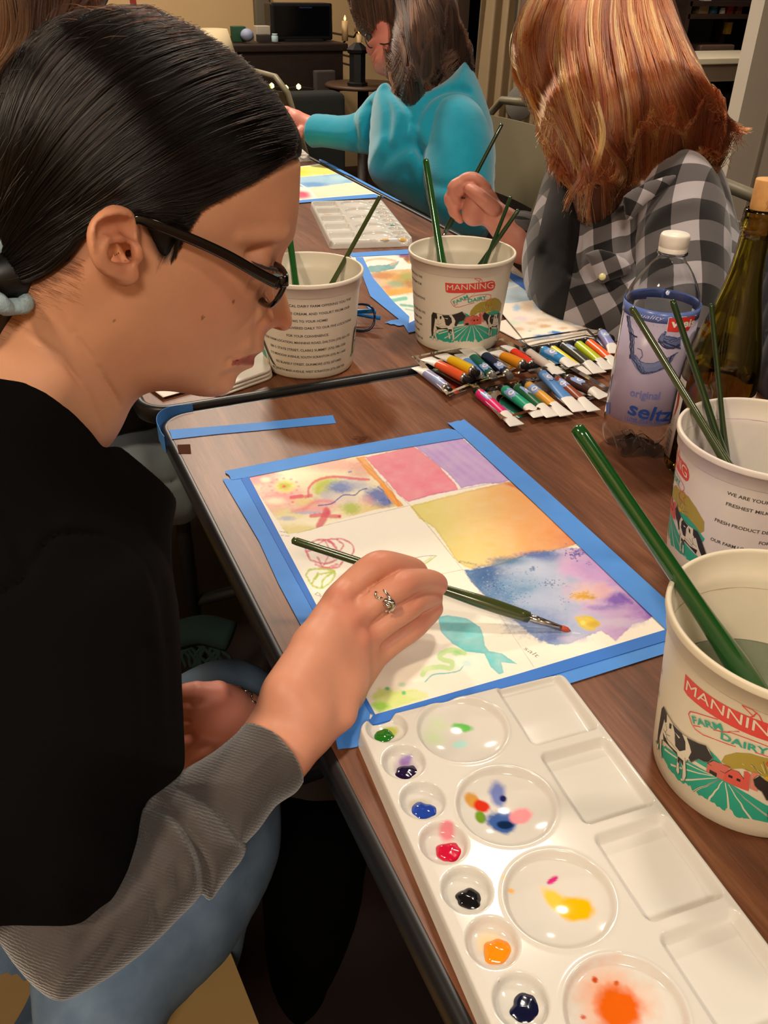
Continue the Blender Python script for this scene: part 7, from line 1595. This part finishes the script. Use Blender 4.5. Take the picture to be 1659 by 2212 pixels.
# ---------------------------------------------------------------- seated person mostly hidden behind the near one
FP=figure((-.05,1.28,.46),'person with brown hair and pale jeans seated beyond the near woman, mostly hidden')
dd=1.18; pf4=Plane(pd(60,100,dd),pd(120,800,dd+.10))
FH=[(-150,-250),(60,-290),(190,-210),(236,-90),(238,-15),(216,28),(186,52),(140,110),(60,200),(-20,280),(-150,280)]
HV3=HairVol(pf4,FH,.10,.10,.006); V,Fc=inflate(pf4,FH,.094,.10,.006); part('hair',V,Fc,mat('auburn_hair_mass','35201a',rough=.7),FP)
FG=[[(60,-280),(150,-200),(200,-100),(215,-20),(205,20),(180,50),(140,100)],[(40,-280),(100,-180),(140,-80),(150,0),(135,60),(100,120),(60,190)],[(10,-280),(50,-160),(70,-60),(70,40),(50,120),(20,190),(-10,260)],[(-20,-270),(0,-150),(0,-50),(0,50),(-20,140),(-60,220),(-100,270)]]
wavyhair(HV3,FG,1500,.0007,tonehair('auburn_hair_strands',['2a1814','4a2e20','6a4a2c','3a241a','4c3a34'],.4),FP,wave=1.4,lockw=.012,seed=8,frizz=2.)
FS=[(-150,180),(60,190),(200,330),(270,520),(300,700),(325,820),(340,870),(318,915),(262,935),(120,985),(-150,980)]
V,Fc=inflate(pf4,FS,.13,.11,.006); part('dark_sweater',V,Fc,mat('dark_brown_sweater','1d1411',rough=.95),FP)
F3=Field(*[f(np.array([pd(*p) for p in ((-60,-240,dd),(260,300,dd),(260,-240,dd+.1),(-60,300,dd+.1))]),axis=0)+o for f,o in ((np.min,-.12),(np.max,.12))],.006)
F3.ball(pd(70,-80,dd),(.085,.075,.10),.02); F3.ball(pd(140,0,dd+.01),(.05,.05,.06),.03); F3.cone(pd(185,-10,dd+.01),pd(198,5,dd+.01),.008,.012,.01); F3.cone(pd(80,60,dd),pd(80,260,dd),.05,.055,.03)
V,Fc=fieldmesh(F3); part('body',V,Fc,SKINP,FP)
pj2=Plane(pd(150,1010,1.32),pd(380,1010,1.42)); DJ=mat('pale_grey_jeans','8e9aa2',rough=.9,sheen=.2,noise=(16,.6,'6f7d88'),bump=(1300,.4,.0006))
V,Fc=inflate(pj2,[(60,890),(200,912),(300,915),(350,918),(392,950),(420,1010),(428,1080),(400,1130),(330,1130),(250,1110),(60,1120)],.085,.075,.005,None,0,None,fold2(pj2,[([(225,1062),(300,1055),(380,1040)],-.006,.004),([(290,930),(305,990),(308,1050)],.006,.02)],17)); part('jeans_leg',V,Fc,DJ,FP)
J4=Field((-.22,1.12,.03),(.30,1.50,.62),.007); J4.cone((-.12,1.40,.50),(.14,1.42,.53),.085,.07,.03); J4.chain([(.15,1.42,.50),(.16,1.42,.40),(.12,1.42,.10)],[.066,.06,.048],.02,.03); J4.chain([(.12,1.26,.48),(.15,1.26,.40),(.12,1.26,.10)],[.062,.058,.048],.02,.03); J4.ball((-.15,1.33,.48),(.11,.16,.10),.04)
V,Fc=fieldmesh(J4); part('jeans',V,Fc,mat('shaded_grey_jeans','59636c',rough=.9),FP)
# lower bodies of the two women across the table
for WHO,yy,col in ((GW,1.30,'26262c'),(TW,2.35,'20242c')):
    K=Field((.92,yy-.2,.02),(1.42,yy+.2,.72),.008); m=mat('dark_trousers_'+col,col,rough=.9)
    K.ball((1.20,yy,.52),(.15,.17,.13),.04); K.ball((1.20,yy,.64),(.11,.15,.10),.05)
    for s in (-.09,.09): K.cone((1.16,yy+s,.50),(.99,yy+s,.52),.085,.068,.03); K.chain([(.98,yy+s,.50),(.99,yy+s,.40),(1.02,yy+s,.08)],[.064,.058,.045],.02,.03)
    V,Fc=fieldmesh(K); part('trousers',V,Fc,m,WHO)
    for s in (-.09,.09): MB().tube(np.array([(1.06,yy+s,.045),(1.02,yy+s,.05),(.95,yy+s,.038),(.90,yy+s,.026)])-np.array(root_loc(WHO)),[.034,.044,.040,.022],16,sq=(1,.85)).build('shoe',SHOE,WHO,True,(0,0,0))
BG=mat('beige_chair_paint','6f6650',rough=.5)
chair((.97,1.30),math.pi,'beige metal folding chair under the red-haired person',BG); 
chair((1.22,2.30),math.pi,'beige folding chair whose tube frame shows between the two people on the right',BG)
chair((-.16,1.30),0,'tan folding chair under the hidden person in pale jeans',TAN)
# ================================================================ the room
def atY(px,py,Y): r=ray(np.array(float(px)),np.array(float(py))); t=(Y-CP[1])/r[1]; return CP+r*t
def struct(name,c,d,m,rot=0): return tag(MB().box((0,0,0),d,rot).build(name,m,None,False,c),kind='structure')
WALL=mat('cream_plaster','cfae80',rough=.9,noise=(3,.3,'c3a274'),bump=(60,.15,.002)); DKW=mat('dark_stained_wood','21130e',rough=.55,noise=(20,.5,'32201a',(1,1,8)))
struct('floor',(1.1,2.0,-.03),(7.4,8.4,.06),mat('dark_red_brown_floor','1a0d0b',rough=.6,noise=(5,.6,'2a1512')))
struct('ceiling',(1.1,2.0,2.63),(7.4,8.4,.06),mat('ceiling_white','8f877c',rough=.9))
struct('wall_back',(1.1,6.15,1.3),(7.4,.1,2.6),WALL); struct('wall_left',(-2.55,2.0,1.3),(.1,8.4,2.6),WALL); struct('wall_front',(1.1,-2.15,1.3),(7.4,.1,2.6),WALL)
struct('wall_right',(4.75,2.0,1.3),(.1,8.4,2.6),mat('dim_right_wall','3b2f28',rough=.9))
# dark boarding below the window line and the window with its dark panes
Yw=4.0
a=atY(990,160,Yw); b=atY(1200,300,Yw)
struct('wall_partition',((a[0]+4.6)/2+.0,Yw+.06,.30),(4.6-a[0],.08,.60),mat('dark_panelling','2c211c',rough=.7))
wt_=empty('window_1',(a[0]+1.25,Yw+.10,1.5)); wt_['kind']='structure'
MB().box((0,0,0),(2.5,.01,1.9)).build('pane',mat('night_glass','0b0d10',rough=.05,spec=.8),wt_,False,(0,0,0))
for x in (-1.20,-1.08,-.92,-.5,.4,1.22): MB().box((0,-.02,0),(.035,.04,1.9)).build('window_bar',mat('window_frame_paint_%d'%int(x*100+300),'4a423c',rough=.6),wt_,False,(x,0,0))
struct('trim_1',(a[0]-.02,Yw+.02,1.3),(.06,.14,2.6),mat('dark_trim','3a2b22',rough=.6))
# curtains
CUR=mat('cream_curtain','9c8666',rough=.95,sheen=.2,noise=(7,.3,'8a7659'))
def curtain(x0,x1,Y,z0,z1,n,label,amp=.025):
    V=[];N_=90;c=((x0+x1)/2,Y)
    for k in (0,1):
        for z in np.linspace(z0,z1,14):
            for i in range(N_+1):
                t=i/N_; V.append((x0+(x1-x0)*t-c[0],amp*math.sin(t*n*6.28+.6*math.sin(z*3))*(1.1-.3*(z-z0)/(z1-z0))+.004*k,z+(.008*math.sin(t*23) if z==z0 else 0)))
    m=(N_+1); Fc=[]
    for k in (0,1):
        for r in range(13):
            for i in range(N_): a_=k*14*m+r*m+i; f=(a_,a_+1,a_+m+1,a_+m); Fc.append(f if k==0 else f[::-1])
    o=MB().add(V,Fc).build('curtain',CUR,None,True,(c[0],Y,0)); tag(o,label,'curtain','cream curtains at the dark window'); return o
Yc=3.85; xa,xb,xc=atY(1028,170,Yc)[0],atY(1092,170,Yc)[0],atY(1165,170,Yc)[0]; zb_=atY(1090,336,Yc)[2]
cu1=curtain(xa,xb+.02,Yc,zb_,2.4,2.5,'cream curtain panel nearer the woman in turquoise'); cu2=curtain(xb+.02,xc,Yc-.02,zb_+.01,2.4,2.,'cream curtain panel with a grey round emblem, beside the red-haired woman')
c=atY(1118,222,Yc-.07); MB().lathe([(0,.004),(.074,.004),(.078,0),(0,0)],40,axis=(0,-1,0)).build('emblem',mat('grey_emblem','77736c',rough=.9),cu2,True,(c[0]-cu2.location[0],c[1]-.02-Yc+.02,c[2]))
# right: pale door-like column and the shelves beyond
Yd=2.55; e=atY(1598,185,Yd)
struct('trim_2',(e[0]+.30,Yd,1.3),(.60,.06,2.6),mat('pale_painted_post','cdc2b2',rough=.7,noise=(4,.3,'c2b6a5')))
tag(MB().box((0,0,0),(.012,.01,2.6)).build('trim_3',mat('post_edge_shadow_bead','8f8474',rough=.7),None,False,(e[0]+.14,Yd-.034,1.3)),kind='structure')
Ys=3.75; s0,s1=atY(1478,100,Ys)[0],atY(1640,100,Ys)[0]+.35; zs1,zs2=atY(1540,36,Ys)[2],atY(1540,128,Ys)[2]
sh=empty('shelf_unit',((s0+s1)/2,Ys+.18,0),'dark shelving unit crowded with small goods behind the red-haired person','shelf')
for z in (zs1,zs2+.24,.35): MB().box((0,0,z),(s1-s0,.34,.02)).build('shelf_board',DKW,sh,False,(0,0,0))
for x in (-1,1): MB().box((x*(s1-s0)/2,0,.80),(.025,.34,1.6)).build('side_panel',DKW,sh,False,(0,0,0))
def little(name,px,py,pw,ph,Y,col,label,cat,kind='box',group='small goods on the dark shelves'):
    a=atY(px,py+ph,Y); b=atY(px+pw,py,Y); w=b[0]-a[0]; h=b[2]-a[2]; m=mat('goods_'+col,col,rough=.6); c=((a[0]+b[0])/2,Y+w*.4,a[2])
    if kind=='box': o=MB().box((0,0,h/2),(w,w*.8,h),bev=w*.06).build(name,m,None,True,c,auto=30)
    elif kind=='jar': o=MB().lathe([(0,0),(w*.48,0),(w*.5,h*.05),(w*.5,h*.72),(w*.38,h*.80),(w*.38,h*.82),(w*.42,h*.84),(w*.42,h),(0,h)],24).build(name,m,None,True,c)
    else: o=MB().lathe([(w*.5*math.sin(q),h*.5-h*.5*math.cos(q)) for q in np.linspace(0,math.pi,14)],24).build(name,m,None,True,c)
    tag(o,label,cat,group); return o
little('storage_box',1508,9,26,27,Ys+.05,'a68a68','tan box on the top dark shelf, left of the blue tin','box'); little('storage_tin',1535,14,20,20,Ys+.05,'2f5f78','blue tin on the top dark shelf','tin','jar'); little('white_jar',1557,17,13,17,Ys+.05,'d8cfc4','white jar between the blue tin and the red pack on the shelf','jar','jar'); little('red_pack',1570,12,17,22,Ys+.05,'9c3134','red pack on the top dark shelf','pack')
little('framed_card',1520,-14,20,22,Ys+.12,'c3bbb2','pale card standing at the back of the top shelf','card'); little('brown_pack',1590,10,16,24,Ys+.05,'7a4a30','brown pack at the right end of the top shelf','pack')
little('yellow_bag',1568,48,16,26,Ys+.08,'8c6a28','mustard yellow bag hanging under the top shelf','bag'); little('storage_box',1510,96,80,26,Ys+.05,'58443a','low brown carton just above the white topped trolley','box')
# white topped trolley with drawers in front of the shelves
Yt=3.40; a=atY(1500,122,Yt); b=atY(1612,138,Yt); tw=b[0]-a[0]+.25; zt_=a[2]-.02
tr=empty('trolley',(a[0]+tw/2,Yt+.16,0),'cream cabinet with white top and dark open shelves behind the red-haired person','cabinet')
MB().box((0,0,zt_),(tw+.04,.36,.028),bev=.006).build('cabinet_top',mat('white_laminate_top','d8cdb4',rough=.5),tr,False,(0,0,0))
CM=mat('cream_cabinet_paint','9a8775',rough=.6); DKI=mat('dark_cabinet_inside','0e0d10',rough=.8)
zh=zt_-atY(1520,172,Yt)[2]
MB().box((0,0,zt_-zh/2-.01),(tw,.32,zh)).build('cabinet_apron',CM,tr,False,(0,0,0))
for x in (-1,1): MB().box((x*(tw/2-.02),0,(zt_-zh)/2),(.04,.32,zt_-zh)).build('side_panel',CM,tr,False,(0,0,0))
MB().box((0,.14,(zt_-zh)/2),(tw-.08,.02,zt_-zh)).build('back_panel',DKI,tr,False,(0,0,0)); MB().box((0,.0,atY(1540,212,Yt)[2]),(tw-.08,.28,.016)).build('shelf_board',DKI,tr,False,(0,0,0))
little('cloth_bundle',1525,185,34,22,Yt+.02,'4f4434','brown cloth bundle inside the cream cabinet','cloth','ball','things inside the cream cabinet'); little('blue_crate',1522,240,70,26,Yt+.0,'1f3550','dark blue crate at the bottom of the cream cabinet','crate','box','things inside the cream cabinet'); little('paper_bundle',1538,218,34,16,Yt+.02,'6a5a54','pale bundle lying in the blue crate','bundle','ball','things inside the cream cabinet')
# dark desk with monitor and small things
Yk=5.0; a=atY(498,96,Yk); b=atY(742,96,Yk); dw=b[0]-a[0]+.25; dz=a[2]
dk=empty('desk',(b[0]-dw/2,Yk+.30,0),'dark wooden desk against the cream back wall, monitor on top','desk')
MB().box((0,0,dz-.02),(dw+.05,.62,.04),bev=.01).build('desk_top',DKW,dk,False,(0,0,0)); MB().box((0,-.02,dz-.14),(dw,.54,.20)).build('desk_apron',DKW,dk,False,(0,0,0))
for x in (-1,1): MB().box((x*(dw/2-.05),0,(dz-.24)/2),(.09,.50,dz-.24)).build('desk_leg',DKW,dk,False,(0,0,0))
MB().box((-dw*.18,.02,(dz-.24)/2),(dw*.52,.46,dz-.24)).build('drawer_block',DKW,dk,False,(0,0,0))
a=atY(586,92,Yk+.15); b=atY(717,6,Yk+.15); mw,mh=b[0]-a[0],b[2]-a[2]
mo=empty('monitor',((a[0]+b[0])/2,Yk+.2,dz),'black box monitor standing on the dark desk','monitor')
MB().box((0,0,mh*.5),(mw,.12,mh*.94),bev=.012).build('monitor_case',mat('black_monitor','121317',rough=.4),mo,False,(0,0,0)); MB().box((0,-.062,mh*.52),(mw*.88,.004,mh*.74)).build('screen',mat('dark_screen','07080c',rough=.15),mo,False,(0,0,0)); MB().box((0,0,.006),(mw*.6,.20,.012)).build('monitor_foot',bpy.data.materials['black_monitor'],mo,False,(0,0,0))
MB().box((.02,-.066,mh*.86),(mw*.20,.002,.006)).build('status_mark',mat('blue_status','26305e',rough=.4),mo,False,(0,0,0))
Gd='small things on the dark desk'
little('green_box',505,57,26,34,Yk+.1,'1f4a30','small green box on the desk left of the monitor','box','box',Gd); little('patterned_ball',524,62,26,29,Yk+.05,'8f97b4','blue and white patterned ball on the desk','ball','ball',Gd)
little('white_carton',556,56,28,35,Yk+.16,'b0a596','white carton on the desk next to the monitor','box','box',Gd); little('dark_tin',560,75,26,16,Yk+.06,'2c2320','low dark tin in front of the white carton','tin','box',Gd); little('glass_cup',589,73,13,18,Yk+.02,'9fb6bd','pale blue cup on the desk at the corner of the monitor','cup','jar',Gd)
# phone on the wall
ph=atY(562,20,6.09); p=empty('wall_phone',tuple(ph),'grey wall phone with looped cord above the desk','phone')
MB().box((0,-.03,.0),(.10,.05,.24),bev=.012).build('phone_base',mat('grey_phone','6a6050',rough=.6),p,True,(0,0,0),auto=40)
MB().tube([(-.06,-.05,.14),(-.10,-.05,.05),(-.09,-.05,-.06),(-.05,-.05,-.12)],.010,8).build('phone_cord',mat('grey_phone_cord','5c5040',rough=.6),p)
# tapered white shade behind the near head
YL_=4.80; a=atY(408,118,YL_); b=atY(492,62,YL_); w=b[0]-a[0]; fl=empty('floor_lamp',((a[0]+b[0])/2+.02,YL_,0),'unlit lamp with a tapered cream shade beyond the dark hair','lamp')
MB().lathe([(w*.62,a[2]-.05),(w*.60,a[2]-.05),(w*.36,b[2]),(w*.38,b[2])],36,close=True).build('lamp_shade',mat('white_shade','c9b692',rough=.8),fl,True,(0,0,0)); MB().lathe([(0,0),(.14,0),(.14,.02),(.02,.04),(.012,a[2]-.02),(.012,b[2]-.02),(0,b[2]-.02)],24).build('lamp_pole',DKW,fl,True,(0,0,0))
# thermometer strip on the wall
t1=atY(288,6,6.08); tag(MB().box((0,0,0),(.035,.01,.16)).build('thermometer',mat('red_strip','8e2b22',rough=.5),None,False,tuple(t1)),'thin red strip thermometer on the cream wall, far left','thermometer')
# lit candles and dark stand between desk and the turquoise sitter
Yl=4.62; a=atY(778,185,Yl); tb_=empty('side_table',(a[0]+.06,Yl+.1,0),'dark round side table by the back wall with a lantern','table')
MB().lathe([(0,a[2]-.02),(.20,a[2]-.02),(.21,a[2]-.01),(.20,a[2]),(0,a[2])],32).build('tabletop',mat('brown_round_top','4a3422',rough=.5),tb_,True,(0,0,0)); MB().lathe([(0,0),(.18,0),(.17,.03),(.03,.05),(.03,a[2]-.02),(0,a[2]-.02)],24).build('pedestal',DKW,tb_,True,(0,0,0))
l=empty('lantern',(atY(772,186,Yl)[0],Yl,a[2]),'small dark lantern on the round side table','lantern')
MB().lathe([(0,0),(.055,0),(.058,.015),(.045,.02),(.045,.15),(.055,.155),(.06,.17),(.02,.20),(0,.20)],8).build('lantern_body',mat('black_iron','101012',rough=.5),l,False,(0,0,0))
EM=mat('candle_flame','ffb050',emit='ff9a3c',estr=14)
for (x,y,s) in ((772,25,.022),(776,72,.020),(779,92,.020),(745,45,.012)):
    p_=atY(x,y,5.2); c_=empty('wall_candle',tuple(p_),'glowing candle sconce on the back wall %s'%({25:'at the top, left of the turquoise sitter',72:'in the middle of the lit cluster',92:'lowest of the lit cluster',45:'nearest the monitor'}[y]),'candle','lit candles near the back wall')
    MB().lathe([(0,-.10),(.018,-.10),(.018,0),(0,0)],14).build('candle',mat('wax_%d'%y,'c9a878',rough=.5),c_,True,(0,0,0)); MB().lathe([(0,0),(s*.5,s*.6),(s*.45,s*1.2),(0,s*2.4)],12).build('flame',EM,c_,True,(0,0,0))
    MB().tube([(0,0,-.10),(.0,.05,-.13),(0,.9,-.13)],.006,8).build('bracket',DKW,c_,True,(0,0,0))
# string of tiny yellow lights on a low dark sofa back
YS=4.05; q=atY(585,186,YS); sf=empty('sofa',(q[0]-.28,YS+.10,0),'dark low sofa behind the table with a string of lights along its back','sofa')
MB().box((0,-.0,q[2]/2-.02),(1.3,.16,q[2]-.04),bev=.03).build('sofa_back',mat('dark_green_upholstery','0f1210',rough=.95),sf,True,(0,0,0),auto=40)
MB().box((0,.27,.21),(1.3,.38,.42),bev=.04).build('sofa_seat',bpy.data.materials['dark_green_upholstery'],sf,True,(0,0,0),auto=40)
LB_=mat('tiny_yellow_bulb','fff080',emit='ffe860',estr=9)
ls=empty('string_lights',tuple(q),'string of tiny yellow lights beyond the forehead of the near woman','lights')
pts=[atY(x,y,YS-.12)-q for x,y in ((560,182),(585,186),(617,190),(645,188),(680,192))]; MB().tube(catmull(pts,4),.002,6).build('wire',DKI,ls,True,(0,0,0))
for x,y in ((587,185),(618,190),(645,187)): p_=atY(x,y,YS-.12)-q; MB().lathe([(0,-.012),(.010,-.006),(.010,.004),(0,.012)],10).build('bulb',LB_,ls,True,tuple(p_))
# far folding chair and the grey cloth by the desk
chair((atY(672,235,3.45)[0],3.45),math.radians(20),'beige folding chair beyond the far table, left of the turquoise sitter',BG) if 'chair' in globals() else None
a=atY(683,225,Yk-.1); b=atY(725,152,Yk-.1); tag(MB().box((0,0,(b[2]-a[2])/2),(b[0]-a[0],.05,b[2]-a[2]),bev=.01).build('hanging_cloth',mat('grey_cloth','3e3634',rough=.95),None,True,((a[0]+b[0])/2,Yk-.08,a[2]),auto=40),'grey cloth hanging on the front of the dark desk','cloth')
# navy quilted coat on the chair behind the bottles
NV=mat('navy_quilted_nylon','161b2a',rough=.6,sheen=.2)
pn=Plane(pd(1690,560,1.20),pd(1690,840,1.16)); NC=[(1622,500),(1650,492),(1700,480),(1800,520),(1850,700),(1800,880),(1700,920),(1640,850),(1624,760),(1618,640)]
V,Fc=inflate(pn,NC,.07,.06,.004,None,0,None,lambda X,Y:-.006*np.exp(-((((X*1.0+.25*np.sin(Y*9)+.02)%.045)-.022)/.0045)**2)-.004*np.exp(-((((Y+X*.4)%.07)-.035)/.004)**2))
o_=V.mean(0); me=mesh(V-o_,Fc,'coat'); tag(link('coat',me,NV,None,True,o_),'navy quilted coat hung at the right edge behind the wine bottle','coat')
# black cloth bag in the dark by the near table edge and dark fringed scarf
pk=Plane(pd(690,1780,1.00),pd(660,2120,1.22)); V,Fc=inflate(pk,[(600,1700),(640,1785),(720,1790),(778,1800),(794,1830),(785,1900),(776,1960),(742,2050),(716,2100),(700,2140),(655,2165),(610,2130),(582,2080),(572,1980),(570,1850)],.07,.06,.005,None,0,None,lambda X,Y:.004*(fbm(X*12,Y*12,seed=9)-.5))
o_=V.mean(0); me=mesh(V-o_,Fc,'cloth_bag'); tag(link('cloth_bag',me,mat('black_cloth','050505',rough=1,spec=.05),None,True,o_),'black cloth bag in the dark beside the near table edge','bag')
sc=[]; rgs=np.random.default_rng(3)
pf0=pd(455,1420,1.35); sb=empty('fringed_scarf',tuple(pf0),'dark teal fringed scarf in the shadow beyond the lap of the near person','scarf')
for k in range(16):
    x=395+k*6; P=[pd(x+rgs.normal()*4+6*math.sin(j+k),1375+j*11,1.35)-pf0 for j in range(7)]; MB().tube(catmull(P,3),.0032,6).build('fringe',bpy.data.materials.get('teal_wool') or mat('teal_wool','12282a',rough=.95),sb,True,(0,0,0))
MB().tube(catmull([pd(385,1370,1.36)-pf0,pd(440,1360,1.36)-pf0,pd(500,1375,1.36)-pf0],6),.03,12,sq=(1,.6)).build('scarf_body',bpy.data.materials['teal_wool'],sb,True,(0,0,0))
def area(name,loc,size,power,col,target=None,spread=180,shape='DISK'):
    l=bpy.data.lights.new(name,'AREA'); l.shape=shape; l.size=size; l.energy=power; l.color=col; l.spread=math.radians(spread)
    o=bpy.data.objects.new(name,l); COL.objects.link(o); o.location=loc
    d=Vector(target)-Vector(loc) if target else Vector((0,0,-1)); o.rotation_euler=d.to_track_quat('-Z','Y').to_euler(); return o
WARM=(1,.86,.69)
area('ceiling_or_fill_light',(.75,3.2,2.5),.26,40,WARM)
area('ceiling_or_fill_light',(1.0,1.2,2.5),.24,16,WARM)
area('ceiling_or_fill_light',(-1.1,.2,2.5),.26,24,(1,.80,.56))
area('ceiling_or_fill_light',(1.7,-.7,2.5),.26,9,WARM)
area('ceiling_or_fill_light',(-.5,-1.3,2.5),.60,34,(1,.88,.74))  # added soft fill in place of ceiling bounce, lifts the viewer's side of the face
area('ceiling_or_fill_light',(2.9,3.0,2.5),.26,16,WARM)  # added light to brighten the dark shelf goods, no known fixture here
area('ceiling_or_fill_light',(1.0,5.0,2.5),.26,26,WARM)  # added warm light to lift the back wall, not a known fixture
w=bpy.data.worlds.new('room_air'); SC.world=w; w.use_nodes=True
w.node_tree.nodes['Background'].inputs[0].default_value=(1,.86,.70,1); w.node_tree.nodes['Background'].inputs[1].default_value=.1
SC.view_settings.exposure=.3
